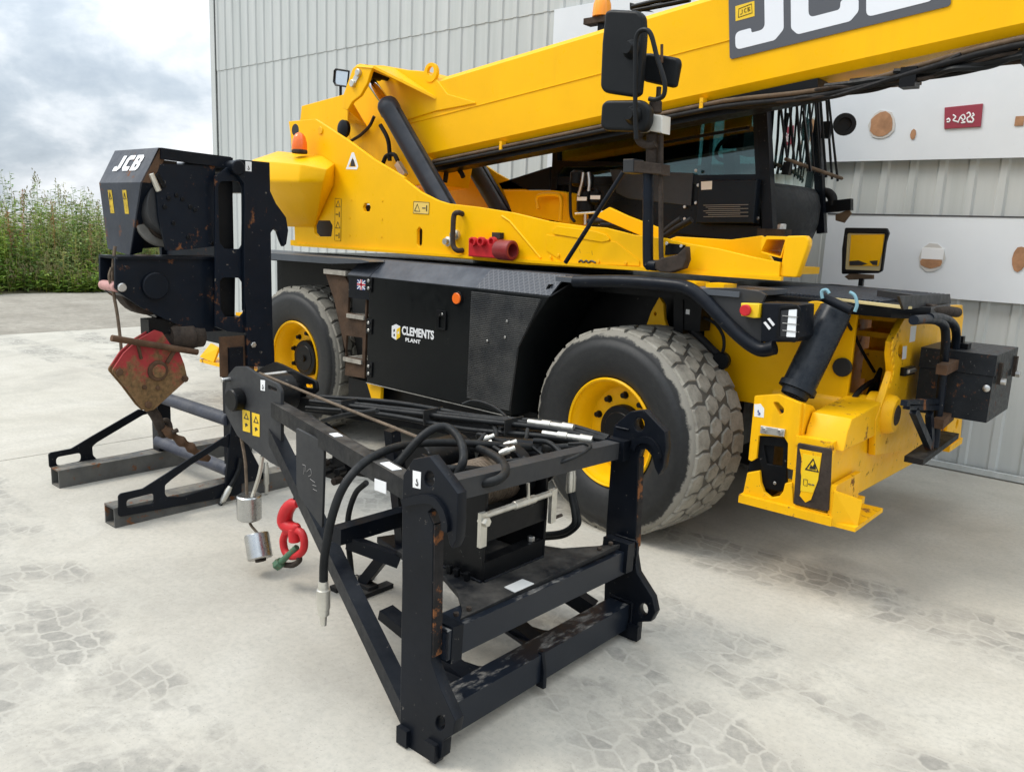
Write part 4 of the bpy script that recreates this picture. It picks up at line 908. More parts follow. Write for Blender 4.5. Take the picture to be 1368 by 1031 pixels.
q = PT(*U4((292, 290))[0], 'x', XK); cyl('sheave', hb, RUSTD, (XK+.012, q.y, q.z), (XK+.045, q.y, q.z), .15, 32); cyl('axle', hb, RUST, (XK-.08, q.y, q.z), (XK+.078, q.y, q.z), .058, 22); cyl('axle_cap', hb, BLOCKM, (XK+.078, q.y, q.z), (XK+.084, q.y, q.z), .038, 18)
for a, b in ((115, 305), (462, 340), (268, 478), (248, 385), (318, 388)):
    q = PT(*U4((a, b))[0], 'x', XK+.06); cyl('bolt', hb, RUST, (XK+.058, q.y, q.z), (XK+.075, q.y, q.z), .02 if b > 400 or b < 345 else .012, 8)
for pts in (((75, 125), (530, 200)), ):
    P = [PT(a, b, 'x', XK+.085) for a, b in U4(*pts)]; tube('guide_bar', hb, RUST, P, .018, 8, smooth=False)
for pts in (((215, 160), (232, 235)), ((410, 190), (370, 255))):
    P = [PT(a, b, 'x', XK+.07) for a, b in U4(*pts)]; beam('stiffener', hb, RUST, P[0], P[1], .012, .02)
P = [PT(a, b, 'x', XK) for a, b in U4((275, 490), (310, 540), (335, 600), (355, 640), (340, 670))]
tube('shank', hb, RUSTD, P[:3], .03, 10)
bm = bmesh.new(); add_tube(bm, catmull([PT(a, b, 'x', XK) for a, b in U4((330, 575), (365, 560), (385, 590), (378, 630), (345, 640), (330, 610), (330, 575))], 5), .016, 8); from_bm('swivel_eye', bm, RUSTD, hb, 0, 60)
bm = bmesh.new(); add_tube(bm, catmull([PT(a, b, 'x', XK+.02) for a, b in U4((350, 600), (400, 640), (450, 675), (490, 700), (530, 735), (590, 765))], 5), lambda t: .026-.006*math.cos(t*25), 8); from_bm('rusty_chain', bm, RUST, hb, 0, 60)
tube('chain_pin', hb, RUSTD, [PT(a, b, 'x', XK+.05) for a, b in U4((395, 625), (425, 612))], .014, 8)
# ================================================================== yellow rotating telehandler
T1 = zoom(350, 70, 6.067); T2 = zoom(540, 200, 5.7); T3 = zoom(730, 180, 5.157); T4 = zoom(880, 110, 4.685); T5 = zoom(860, 360, 6.065); T6 = zoom(1090, 380, 4.295); T7 = zoom(340, 300, 7.6)
tel = root('telehandler', (-4.0, 5.05, 0), 'big yellow rotating telehandler with black side panel, parked beside the shed', 'telehandler')
def part(name, wl=(0, 0, 0), parent=tel):
    o = bpy.data.objects.new(name, None); COL.objects.link(o); o.parent = parent; WLOC[o] = Vector(wl); o.location = WLOC[o]-WLOC[parent]; o.empty_display_size = .1; return o
# ------------------------------------------------------------------ wheels
def treadm():
    m, t, b = newmat('dusty_tread'); g = gpos(t); P = g.outputs['Position']; n = noise(t, P, 9, 8, .65); f = noise(t, P, 60, 4, .6)
    c = ramp(t, n, [(.3, (.17, .155, .13)), (.5, (.29, .27, .225)), (.7, (.37, .345, .295))])
    c = mixc(t, wm('MULTIPLY', ramp(t, f, [(.55, 0.0), (.7, 1.0)]), .5, tree=t), c, (.12, .11, .095))
    t.links.new(c, b.inputs['Base Color']); b.inputs['Roughness'].default_value = .9; bump(t, b, f, .3, .004); return m
TREAD = treadm()
def sidem():
    m, t, b = newmat('tyre_sidewall'); tcn = t.nodes.new('ShaderNodeTexCoord'); O = tcn.outputs['Object']
    s = t.nodes.new('ShaderNodeSeparateXYZ'); t.links.new(O, s.inputs[0])
    rad = wm('SQRT', wm('ADD', wm('POWER', s.outputs[0], 2.0, tree=t), wm('POWER', s.outputs[2], 2.0, tree=t), tree=t), tree=t)
    n = noise(t, O, 7, 8, .7); n2 = noise(t, O, 30, 6, .7)
    mud = wm('ADD', wm('MULTIPLY', wm('SUBTRACT', rad, .552, tree=t), 26.0, tree=t), wm('MULTIPLY', wm('SUBTRACT', n, .52, tree=t), 2.6, tree=t), tree=t)
    f = ramp(t, mud, [(.0, 0.0), (.30, 1.0)]); f = wm('MULTIPLY', f, ramp(t, rad, [(.583, 1.0), (.588, .35)]), tree=t)
    c = mixc(t, ramp(t, n2, [(.4, 0.0), (.7, 1.0)]), (.006, .0065, .007), (.014, .014, .0135))
    c = mixc(t, wm('MULTIPLY', f, .92, tree=t), c, (.27, .25, .21))
    t.links.new(c, b.inputs['Base Color']); t.links.new(mixc(t, f, .6, .9), b.inputs['Roughness']); bump(t, b, n2, .12, .004); return m
SIDEW = sidem()
RW = .600
def wheel_mesh_tyre():
    bm = bmesh.new(); N = 96
    prof = [(.03, .30), (.0, .319), (-.012, .330), (-.035, .37), (-.042, .42), (-.040, .47), (-.034, .505), (-.028, .507), (-.026, .52), (-.018, .540), (-.002, .556), (.05, .566), (.40, .566), (.452, .556), (.468, .54), (.49, .47), (.485, .37), (.46, .285)]
    prof = [(y, r if r < .33 else .319+(r-.319)*1.10) for y, r in prof]
    rings = [[bm.verts.new((r*math.cos(2*math.pi*i/N), y, r*math.sin(2*math.pi*i/N))) for i in range(N)] for y, r in prof]
    for A, B in zip(rings, rings[1:]):
        for i in range(N): bm.faces.new((A[i], A[(i+1) % N], B[(i+1) % N], B[i]))
    me = bpy.data.meshes.new('tyre'); bmesh.ops.recalc_face_normals(bm, faces=bm.faces); bm.to_mesh(me); bm.free(); me.shade_smooth(); return me
def wheel_mesh_tread():
    bm = bmesh.new(); N = 30; rg = random.Random(3)
    def block(c, rtop, rbot):      # c: list of (theta, y) corners ccw ; top shrinks a little
        k = len(c); mt = sum(q[0] for q in c)/k; my = sum(q[1] for q in c)/k
        bot = [bm.verts.new((rbot*math.cos(t), y, rbot*math.sin(t))) for t, y in c]
        mid = [bm.verts.new(((rtop-.006)*math.cos(mt+(t-mt)*.95), my+(y-my)*.96, (rtop-.006)*math.sin(mt+(t-mt)*.95))) for t, y in c]
        top = [bm.verts.new((rtop*math.cos(mt+(t-mt)*.90), my+(y-my)*.88, rtop*math.sin(mt+(t-mt)*.86))) for t, y in c]
        for A, B in ((bot, mid), (mid, top)):
            for i in range(k): bm.faces.new((A[i], A[(i+1) % k], B[(i+1) % k], B[i]))
        bm.faces.new(top)
    st = 2*math.pi/N
    for i in range(N):
        t0 = i*st; j = lambda: rg.uniform(-.006, .006)
        # shoulder lugs: chunky, alternating long and short, running over the shoulder
        for s in (0, 1):
            off = st*.5*s; ln = (.125 if (i+s) % 2 else .105)
            ys_ = (.004, .055, ln) if s == 0 else (.446, .395, .45-ln)
            a, b = t0+off+.009+j(), t0+off+st*.93+j()
            block([(a, ys_[0]), (b, ys_[0]), (b+.035, ys_[1]), (b+.02, ys_[2]), ((a+b)/2, ys_[2]+(.018 if s == 0 else -.018)), (a+.02, ys_[2]), (a+.03, ys_[1])], RW-.002, .570)
        # two staggered centre rows of six-sided blocks, thin grooves between
        for yc, off in ((.178, .0), (.275, .5)):
            c = t0+st*off+j(); w2, h2 = st*.475, .053
            block([(c-w2, yc-.012), (c-w2*.45, yc-h2), (c+w2*.45, yc-h2*.9), (c+w2, yc+.012), (c+w2*.45, yc+h2), (c-w2*.45, yc+h2*.9)], RW+.002, .576)
    bmesh.ops.recalc_face_normals(bm, faces=bm.faces); me = bpy.data.meshes.new('tread'); bm.to_mesh(me); bm.free(); return me
def ring_mesh(name, prof, N=64, smooth=35):
    bm = bmesh.new(); rings = [[bm.verts.new((r*math.cos(2*math.pi*i/N), y, r*math.sin(2*math.pi*i/N))) for i in range(N)] for y, r in prof]
    for A, B in zip(rings, rings[1:]):
        for i in range(N): bm.faces.new((A[i], A[(i+1) % N], B[(i+1) % N], B[i]))
    bmesh.ops.recalc_face_normals(bm, faces=bm.faces); me = bpy.data.meshes.new(name); bm.to_mesh(me); bm.free(); smooth_angle(me, smooth); return me
mT, mTr = wheel_mesh_tyre(), wheel_mesh_tread()
mR = ring_mesh('rim', [(.02, .296), (-.012, .300), (-.018, .310), (-.010, .318), (.0, .316), (.004, .296), (.03, .285), (.05, .270), (.11, .262), (.13, .250), (.135, .10), (.15, .05)])
mH = ring_mesh('hub', [(.135, .150), (.095, .148), (.085, .142), (.08, .11), (.075, .105), (.075, .03), (.06, .025), (.06, .001)])
def wheel(cx_, cy_, flip=False, steer=0.0, nm='wheel'):
    e = part(nm, (cx_, cy_, RW-.006))
    e.rotation_euler = (0, 0, steer+(math.pi if flip else 0))
    def add(me, m, n, par=e, loc=(0, 0, 0)):
        o = bpy.data.objects.new(n, me); COL.objects.link(o); o.parent = par; o.location = loc
        if not me.materials: me.materials.append(m)
        WLOC[o] = WLOC[par]; return o
    add(mT, SIDEW, 'tyre'); add(mTr, TREAD, 'tread'); r = add(mR, YEL, 'rim'); add(mH, BLK, 'hub')
    for k in range(10):
        a = 2*math.pi*k/10+.35; o = add(nutm, BLK, 'wheel_nut', e, (.205*math.cos(a), .135, .205*math.sin(a)))
    return e
bm = bmesh.new(); add_lathe(bm, (0, .0, 0), (0, -1, 0), [(0, .022), (.012, .022), (.012, .017), (.035, .016), (.037, .012)], 10); bmesh.ops.recalc_face_normals(bm, faces=bm.faces); nutm = bpy.data.meshes.new('wheel_nut'); bm.to_mesh(nutm); bm.free()
FWX, RWX, WY = -2.52, -5.68, 3.885
wheel(FWX, 3.82, steer=-.115); wheel(RWX, WY); wheel(FWX, 6.21, True, -.115); wheel(RWX, 6.21, True)
for x in (FWX, RWX): cyl('axle', tel, BLK, (x, 4.2, .57), (x, 5.9, .57), .12, 20)
# ------------------------------------------------------------------ chassis
ch = box('chassis', tel, BLK, (-6.75, 4.42, .52), (-2.0, 5.70, 1.36), .02)
box('chassis_deck', tel, BLK, (-6.7, 4.15, 1.36), (-2.0, 5.95, 1.42), .006)
cyl('slew_ring', tel, BLK, (-3.95, 5.05, 1.42), (-3.95, 5.05, 1.52), .62, 48)
# inner wheel-arch sheets
plate('arch_liner', tel, BLK, 'y', 4.36, .02, [(-3.35, .55), (-3.35, 1.40), (-2.15, 1.40), (-2.0, 1.2), (-2.0, .8), (-2.2, .55)], world=True)
plate('arch_liner', tel, BLK, 'y', 4.36, .02, [(-6.6, .5), (-6.6, 1.40), (-4.9, 1.40), (-4.9, .5)], world=True)
bm = bmesh.new()
arc = [(-3.02, 1.40), (-3.10, 1.28), (-3.20, 1.08), (-3.26, .85), (-3.28, .55)]
for (xa, za), (xb, zb_) in zip(arc, arc[1:]):
    v = [bm.verts.new(q) for q in ((xa, 3.84, za), (xb, 3.84, zb_), (xb, 4.4, zb_), (xa, 4.4, za))]; bm.faces.new(v)
bmesh.ops.remove_doubles(bm, verts=bm.verts, dist=.001)
r_ = bmesh.ops.extrude_face_region(bm, geom=bm.faces[:]); bmesh.ops.translate(bm, verts=[v for v in r_['geom'] if isinstance(v, bmesh.types.BMVert)], vec=(-.012, 0, 0)); from_bm('arch_sheet', bm, BLK, tel)
# ------------------------------------------------------------------ engine side cover
YP = 3.80
cov = part('side_cover', (-3.8, YP, 1.0))
COVM = paint('side_cover_paint', (.005, .006, .0065), .34, .2, .04, (.2, .2, .19), scale=2, bumpy=.015)
TOPM = paint('dusty_cover_top', (.045, .052, .065), .45, .15, .25, (.24, .25, .27), scale=3, bumpy=.02)
plate('door', cov, COVM, 'y', YP, .5, Y1((500, 160), (1285, 248), (1215, 350), (1150, 470), (1125, 640), (1115, 765), (488, 620)), bev=.006)
# sloped top sheet in two lengths (plain, then tread plate), and end cap
zT, yT = 1.455, 3.945
def slope(x0, x1, name, mat): return quad(name, [(x0, YP, 1.338), (x1, YP, 1.338), (x1, yT, zT), (x0, yT, zT)], .01, mat, cov)
xa = PT(*Y1((500, 160))[0], 'y', YP).x; xm = PT(*Y1((960, 205))[0], 'y', YP).x; xb = PT(*Y1((1285, 248))[0], 'y', YP).x; xl = PT(*Y1((405, 148))[0], 'y', YP).x
slope(xa+.004, xm, 'cover_top', TOPM); slope(xl, xa-.004, 'cover_top', TOPM)
def treadplate():
    m, t, b = newmat('tread_plate'); g = gpos(t); P = g.outputs['Position']
    mp = t.nodes.new('ShaderNodeMapping'); t.links.new(P, mp.inputs[0]); mp.inputs['Scale'].default_value = (34, 34, 34); mp.inputs['Rotation'].default_value = (0, 0, .785)
    ck = t.nodes.new('ShaderNodeTexBrick'); t.links.new(mp.outputs[0], ck.inputs[0]); ck.inputs['Scale'].default_value = 1.0; ck.inputs['Mortar Size'].default_value = .12; ck.inputs['Brick Width'].default_value = 1.0; ck.inputs['Row Height'].default_value = 1.0
    c = mixc(t, ck.outputs['Fac'], (.035, .040, .050), (.085, .09, .10)); t.links.new(c, b.inputs['Base Color']); b.inputs['Roughness'].default_value = .5; bump(t, b, ck.outputs['Fac'], .6, .006); return m
TP = treadplate()
slope(xm, xb, 'tread_plate', TP)
box('cover_roof', cov, TOPM, (xl+.06, yT, 1.44), (xb+.12, 4.45, zT), .003)
quad('cover_end', [(xb, YP+.002, 1.338), (xb+.11, yT, zT), (xb+.11, 4.4, zT), (xb, 4.3, 1.3)], .008, BLK, cov)
box('cover_end_cap', cov, NAVY, (xl, YP+.01, 1.17), (xa-.006, 3.95, 1.337), .006)
# flag sticker
def decal(parent, mat, ax, val, quadpx, name='decal'): return plate(name, parent, mat, ax, val-(.001 if ax == 'y' else -.001), .001, quadpx, bev=.0001)
UBLU = flat('flag_blue', (.03, .05, .22), .5); URED = flat('flag_red', (.55, .02, .05), .5)
yfl = YP+.01
fg = decal(cov, UBLU, 'y', yfl, T7((1042, 556), (1126, 566), (1122, 668), (1040, 655)), 'flag_sticker')
for q, m_ in ((((1042, 590), (1125, 600), (1124, 630), (1042, 620)), WHT), (((1072, 558), (1095, 561), (1093, 664), (1070, 661)), WHT)):
    plate('flag_cross', fg, m_, 'y', yfl-.0022, .001, T7(*q), bev=.0001)
for q in (((1042, 597), (1125, 607), (1124, 623), (1042, 613)), ((1078, 558), (1089, 560), (1087, 663), (1076, 661))): plate('flag_cross', fg, URED, 'y', yfl-.003, .001, T7(*q), bev=.0001)
for q in (((1043, 560), (1050, 558), (1123, 655), (1116, 664)), ((1118, 567), (1126, 572), (1048, 655), (1040, 648))): plate('flag_diagonal', fg, WHT, 'y', yfl-.0016, .001, T7(*q), bev=.0001)
# grille of fine slats over the right end of the door
gq = Y1((945, 225), (1250, 262), (1150, 470), (1112, 745), (925, 688))
gp_ = plate('grille_back', cov, DBLK, 'y', YP-.003, .003, gq, bev=.0005)
P2 = [pick(PT(a, b, 'y', YP), 'y') for a, b in gq]
bm = bmesh.new(); zlo, zhi = min(p.y for p in P2), max(p.y for p in P2); nsl = 62
def xspan(z):
    xs_ = []
    for i in range(len(P2)):
        a, b = P2[i], P2[(i+1) % len(P2)]
        if (a.y-z)*(b.y-z) < 0: xs_.append(a.x+(b.x-a.x)*(z-a.y)/(b.y-a.y))
    return (min(xs_), max(xs_)) if len(xs_) > 1 else None
for i in range(nsl):
    z = zlo+(zhi-zlo)*(i+.5)/nsl; s = xspan(z)
    if s: add_box(bm, (s[0]+.004, YP-.009, z-.0032), (s[1]-.004, YP-.003, z+.0032))
o = from_bm('grille_slats', bm, paint('grille_paint', (.030, .032, .034), .5, .3, .9, (.33, .31, .27), scale=2.5), gp_, 0, None); o['kind'] = 'stuff'
for a, b in ((1100, 355), (1092, 425), (1015, 440)): q = PT(*Y1((a, b))[0], 'y', YP-.009); cyl('bolt', gp_, STEEL, q, q-Vector((0, .008, 0)), .008, 8)
# orange marker, handle, hinges
q = PT(*Y1((886, 256))[0], 'y', YP); cyl('side_marker_base', cov, BLK, q, q-Vector((0, .010, 0)), .045, 24); cyl('side_marker', cov, ORG, q-Vector((0, .010, 0)), q-Vector((0, .022, 0)), .036, 24)
hd = plate('door_handle', cov, BLK, 'y', YP-.012, .012, Y1((790, 305), (832, 312), (830, 398), (788, 390)), [Y1((802, 335), (825, 338), (823, 388), (800, 384))], r=.015, rh=.008)
q = PT(*Y1((818, 325))[0], 'y', YP-.012); cyl('lock', hd, STEEL, q, q-Vector((0, .006, 0)), .008, 10)
for yy in ((180, 212), (362, 394), (550, 582)):
    hq = Y1((488, yy[0]-18), (512, yy[0]-15), (508, yy[1]+18), (484, yy[1]+15)); h_ = plate('hinge', cov, BLK, 'y', YP-.010, .012, hq, bev=.003)
    for v in yy: q = PT(*Y1((499, v))[0], 'y', YP-.010); cyl('hinge_bolt', h_, STEEL, q, q-Vector((0, .012, 0)), .012, 8)
# company logo: cube mark and two lines of lettering
lx = YP-.0012
mk = plate('logo_mark', cov, WHT, 'y', lx, .001, Y1((597, 376), (616, 368), (634, 378), (633, 424), (616, 437), (597, 424)), [Y1((604, 392), (611, 388), (611, 400), (604, 403)), Y1((604, 412), (611, 409), (611, 422), (604, 420))], bev=.0001)
plate('logo_mark_side', mk, DYEL, 'y', lx-.001, .001, Y1((618, 390), (634, 380), (633, 424), (617, 436)), [Y1((622, 402), (629, 397), (629, 408), (622, 412))], bev=.0001)
c0, c1 = PT(*Y1((641, 412))[0], 'y', lx), PT(*Y1((780, 432))[0], 'y', lx)
tx = text('company_name', cov, WHT, 'CLEMENTS', .084, c0, (1, 0, 0), (0, 0, 1), off=.0028)
tw = max(v.co.x for v in tx.data.vertices)-min(v.co.x for v in tx.data.vertices); sc_ = (c1.x-c0.x)/tw; tx.scale = (sc_, 1, .95); tx.location.x = (c0.x+c1.x)/2-WLOC[cov].x
tx2 = text('company_name', cov, WHT, 'PLANT', .036, PT(*Y1((658, 440))[0], 'y', lx)-Vector((0, 0, .004)), (1, 0, 0), (0, 0, 1), off=.001)
tw = max(v.co.x for v in tx2.data.vertices)-min(v.co.x for v in tx2.data.vertices); a, b = PT(*Y1((657, 440))[0], 'y', lx).x, PT(*Y1((722, 446))[0], 'y', lx).x; tx2.scale = ((b-a)/tw, 1, 1); tx2.location.x = (a+b)/2-WLOC[cov].x
# dark faint emblem pressed under the logo, door seams
sill = [PT(*q, 'y', YP+.01) for q in Y1((488, 622), (1112, 770))]; beam('door_sill', cov, STEEL, sill[0], sill[1], .012, .006)
plate('lower_skirt', tel, BLK, 'y', 3.93, .3, Y1((545, 632), (1120, 775), (1120, 830), (760, 800), (548, 712)), bev=.004)
box('belly_box', tel, BLK, (-4.75, 4.0, .28), (-3.2, 4.5, .56), .01)
plate('yellow_corner', tel, YEL, 'y', 3.83, .03, Y1((488, 622), (550, 640), (546, 712), (512, 704)), bev=.002)
# ------------------------------------------------------------------ rusty step ladder ahead of the rear wheel
stp = part('step_ladder', (-4.9, 3.84, .9))
STEPM = paint('worn_step_brown', (.070, .040, .023), .75, .5, .12, (.22, .16, .11), scale=6, bumpy=.12)
plate('step_frame', stp, STEPM, 'y', 3.835, .02, T7((720, 500), (905, 505), (960, 620))+Y1((490, 225), (486, 350), (478, 604), (392, 590), (398, 500), (380, 420), (345, 260)), [Y1((410, 224), (484, 232), (480, 332), (406, 318)), Y1((400, 418), (470, 428), (468, 520), (394, 508))], bev=.002)
box('step_back', stp, DBLK, (-5.15, 4.05, .5), (-4.62, 4.07, 1.33), 0)
STTR = paint('worn_step_tread', (.40, .37, .32), .6, .3, .3, metal=.3, scale=20, bumpy=.2)
for (a, b), (c, d) in (((405, 318), (480, 330)), ((390, 508), (468, 522))):
    p, q = PT(*Y1((a, b))[0], 'y', 3.832), PT(*Y1((c, d))[0], 'y', 3.832); tr_ = box('step_tread', stp, STTR, (p.x, 3.82, (p.z+q.z)/2-.035), (q.x, 4.02, (p.z+q.z)/2-.005), .003)
p, q = PT(*T7((722, 470))[0], 'y', 3.83), PT(*T7((945, 470))[0], 'y', 3.83); box('step_tread', stp, STTR, (p.x, 3.81, p.z-.02), (q.x, 4.02, p.z+.015), .003)
p = PT(*Y1((400, 600))[0], 'y', 3.84); box('lower_step', stp, BLK, (p.x, 3.86, p.z-.22), (p.x+.34, 4.05, p.z), .004)
# ------------------------------------------------------------------ rear mudguard, front guard tube and plate
bm = bmesh.new()
pr = [(-6.75, 1.44), (-4.72, 1.455), (-4.62, 1.445), (-4.72, 1.43), (-5.1, 1.405), (-6.75, 1.385)]
for y in (3.79, 4.4): [bm.verts.new((x, y, z)) for x, z in pr]
bm.verts.ensure_lookup_table(); n_ = len(pr); bm.faces.new([bm.verts[i] for i in range(n_)]); bm.faces.new([bm.verts[n_+i] for i in reversed(range(n_))])
for i in range(n_): bm.faces.new((bm.verts[i], bm.verts[(i+1) % n_], bm.verts[n_+(i+1) % n_], bm.verts[n_+i]))
from_bm('rear_mudguard', bm, paint('mudguard_plastic', (.07, .078, .09), .45, .15, .25, (.3, .3, .3), scale=3), tel, .008)
GRD = MATS['mudguard_plastic']
gt = [PT(a, b, 'y', 3.80) for a, b in ((768, 376), (830, 376), (890, 380), (918, 385), (940, 400), (975, 436), (1000, 458), (1018, 467), (1035, 464))]
tube('guard_tube', tel, NAVY, gt, .036, 14)
plate('guard_plate', tel, GRYP, 'y', 3.815, .02, T5((445, 155), (560, 148), (760, 150), (940, 178), (990, 206), (962, 262), (955, 620), (880, 640), (700, 440), (540, 250)), bev=.003)
box('front_mudguard', tel, GRD, (-2.95, 3.80, 1.425), (-1.80, 4.4, 1.452), .01)
for a, b in ((275, 425), (505, 650)):
    p, q = PT(*T5((a, 105))[0], 'y', 3.95), PT(*T5((b, 120))[0], 'y', 3.95); box('yellow_bracket', tel, YEL, (p.x, 3.95, 1.44), (q.x, 4.1, 1.475), .006)
es = plate('stop_button_box', tel, DYEL, 'y', 3.77, .045, T5((785, 272), (905, 275), (938, 282), (925, 392), (890, 395), (785, 375)), bev=.006)
q = PT(*T5((832, 330))[0], 'y', 3.77); cyl('stop_button', es, REDP, q, q-Vector((0, .02, 0)), .028, 20)
# headlamp box
hb0 = plate('headlamp_box', tel, NAVY, 'y', 3.79, .18, T5((958, 268), (1200, 275))+Y2((1003, 175), (1000, 285), (985, 302), (925, 302))+T5((945, 590)), bev=.006)
lp = plate('headlamp_bezel', hb0, BLK, 'y', 3.778, .012, Y3((232, 140), (300, 136), (312, 150), (305, 265), (290, 280), (225, 268), (220, 255)), [Y3((236, 152), (302, 148), (296, 264), (232, 258))], r=.008)
plate('headlamp_lens', hb0, LENS, 'y', 3.782, .006, Y3((268, 154), (300, 152), (294, 260), (258, 258)), r=.004); plate('headlamp_reflector', hb0, GRYP, 'y', 3.784, .005, Y3((236, 156), (266, 154), (257, 258), (232, 256)), bev=.001)
for k in range(3):
    z = PT(*Y3((280, 180+28*k))[0], 'y', 3.78); box('lens_rib', hb0, STEEL, (z.x-.045, 3.778, z.z-.002), (z.x+.035, 3.781, z.z+.002), 0)
for a in ((968, 430), (1000, 400)):
    x_, y_ = a; plate('white_tag', hb0, WHT, 'y', 3.786, .004, T5((x_, y_), (x_+18, y_-8), (x_+62, y_+46), (x_+46, y_+60)), bev=.0004)
# ------------------------------------------------------------------ things seen above the front wheel
inn = plate('front_frame_side', tel, YEL, 'y', 4.34, .03, [(-2.25, .80), (-2.25, 1.41), (-1.4, 1.41), (-1.40, .80)], world=True)
plate('axle_bracket', tel, YEL, 'y', 4.25, .03, T5((15, 470), (60, 340), (125, 225), (160, 280), (165, 400), (200, 500)), [hole(T5, 92, 360, 12, 16)], bev=.002)
beam('steer_rod', tel, BLK, PT(*T5((300, 230))[0], 'y', 4.2), PT(*T5((300, 520))[0], 'y', 4.2), .06, .06)
q = PT(*T5((390, 350))[0], 'y', 4.2); box('valve_box', tel, BLK, (q.x-.09, 4.18, q.z-.10), (q.x+.07, 4.3, q.z+.12), .008); decal(tel, WHT, 'y', 4.178, T5((342, 322), (372, 326), (370, 365), (340, 360)), 'white_tag')
tube('brake_hose', tel, RUB, [PT(a, b, 'y', 4.22) for a, b in T5((490, 390), (580, 440), (640, 530), (650, 620), (630, 700))], .010, 8)
tube('steering_hose', tel, RUB, [PT(a, b, 'y', 4.2) for a, b in T5((400, 500), (480, 570), (560, 650), (640, 720))], .022, 8)
q = PT(*T5((645, 735))[0], 'y', 4.2); cyl('hose_end', tel, BLK, q, q-Vector((0, .04, 0)), .05, 14)
# ------------------------------------------------------------------ front frame and outrigger (right end)
XP = -1.21
fp = plate('front_frame_plate', tel, YELW, 'x', XP, .035, T6((545, 148), (640, 128), (842, 118), (848, 180), (835, 300), (840, 760), (560, 950), (340, 980), (345, 780), (395, 640), (440, 500), (432, 400), (440, 330), (500, 210)), [hole(T6, 488, 385, 15, 42)], bev=.004)
fl = plate('front_frame_plate', tel, YELW, 'x', -1.56, .035, T6((195, 175), (260, 130), (520, 145), (470, 300), (500, 780), (130, 780), (150, 600), (185, 440), (195, 330)), [hole(T6, 237, 222, 14, 32)], bev=.004)
bq = PT(*T6((330, 420))[0], 'x', -1.56)
box('frame_back_wall', tel, YELW, (-1.53, 5.02, .75), (-1.245, 5.05, 1.40), .004)
box('frame_top_beam', tel, YELW, (-1.53, 4.72, 1.30), (-1.245, 5.0, 1.40), .01)
box('frame_shelf', tel, YELW, (-1.53, 4.78, 1.20), (-1.245, 5.03, 1.23), .006)
box('frame_block', tel, YELW, (-1.50, 4.85, .95), (-1.36, 5.02, 1.12), .006)
q = PT(*T6((375, 510))[0], 'y', 5.01); lathe('hose_port', tel, DBLK, (q.x, 5.019, q.z), (0, -1, 0), [(0, .05), (.006, .05), (.007, .03)], 20)
q = PT(*T6((150, 475))[0], 'y', 4.33); cyl('frame_socket', tel, DBLK, (q.x, 4.345, q.z), (q.x, 4.325, q.z), .05, 18)
pv = PT(*T6((430, 745))[0], 'x', XP+.02)
lathe('pivot_boss', tel, YELW, (-1.80, pv.y, pv.z), (1, 0, 0), [(0, .07), (.05, .075), (.10, .075), (.1, .095), (.13, .095), (.13, .08), (.50, .08), (.5, .105), (.55, .11), (.62, .10), (.64, .085)], 24); cyl('pivot_pin', tel, RUSTD, (-1.2, pv.y, pv.z), (-1.155, pv.y, pv.z), .055, 18)
for k, pts in enumerate((((375, 480), (335, 560), (300, 640), (265, 790)), ((365, 500), (345, 600), (320, 690), (295, 800)), ((345, 545), (260, 600), (205, 680), (200, 770)))):
    tube('hydraulic_hose', tel, RUB, [PT(a, b, 'x', -1.40+.02*k) for a, b in T6(*pts)], .014, 8)
q = PT(*T6((300, 685))[0], 'x', -1.37); box('hose_clamp', tel, ZINC, (q.x, q.y-.05, q.z-.025), (q.x+.03, q.y+.06, q.z+.025), .004)
tube('thin_cable', tel, RUB, [PT(a, b, 'x', -1.42) for a, b in T6((160, 190), (210, 270), (270, 390), (335, 500))], .009, 6)
# stickers and lamp on the front plate
decal(fp, WHT, 'x', XP, T6((545, 240), (578, 236), (568, 325), (537, 332)), 'white_sticker'); decal(fp, WHT, 'x', XP, T6((500, 355), (523, 352), (518, 425), (495, 430)), 'white_sticker')
lm_ = plate('marker_lamp', tel, BLK, 'x', XP+.03, .03, T6((520, 480), (572, 468), (568, 515), (515, 528)), bev=.004); q = [PT(*p, 'x', XP+.032) for p in T6((526, 500), (566, 490))]; cyl('marker_lens', lm_, STEEL, q[0], q[1], .012, 10)
# weld beads chipped along the plate edge
for a, b in ((440, 330), (436, 360), (436, 395), (440, 430), (446, 470), (442, 510), (434, 545), (422, 580)):
    q = PT(*T6((a, b))[0], 'x', XP+.002); bm = bmesh.new(); bmesh.ops.create_icosphere(bm, subdivisions=1, radius=.016); bmesh.ops.scale(bm, vec=(.5, 1, 1.2), verts=bm.verts); bmesh.ops.translate(bm, verts=bm.verts, vec=q); from_bm('weld_bead', bm, YELW, fp, 0, 60)
# outrigger
og = part('outrigger', (-1.45, 3.8, .45))
obn = plate('outrigger_beam', og, YELW, 'x', -1.25, .18, [(3.77, .45), (3.77, .755), (3.95, .79), (4.5, .80), (5.9, .72), (5.9, .40), (4.2, .45)], world=True, bev=.012)
plate('beam_end_plate', og, RUSTD, 'y', 3.752, .018, V4((462, 388), (700, 432), (708, 450), (690, 880), (662, 885), (432, 830)), bev=.004, r=.01)
ep = plate('end_sticker', og, YELW, 'y', 3.749, .004, V4((478, 432), (640, 462), (632, 520), (620, 600), (612, 660), (580, 745), (560, 800), (520, 820), (478, 770), (500, 700), (486, 600), (492, 500)), bev=.0008)
plate('warning_panel', ep, DYEL, 'y', 3.7475, .002, V4((502, 465), (632, 490), (612, 655), (575, 750), (484, 735)), bev=.0002)
plate('warning_triangle', ep, DBLK, 'y', 3.746, .002, V4((515, 582), (618, 603), (577, 498)), [V4((530, 576), (607, 592), (576, 514))], bev=.0001)
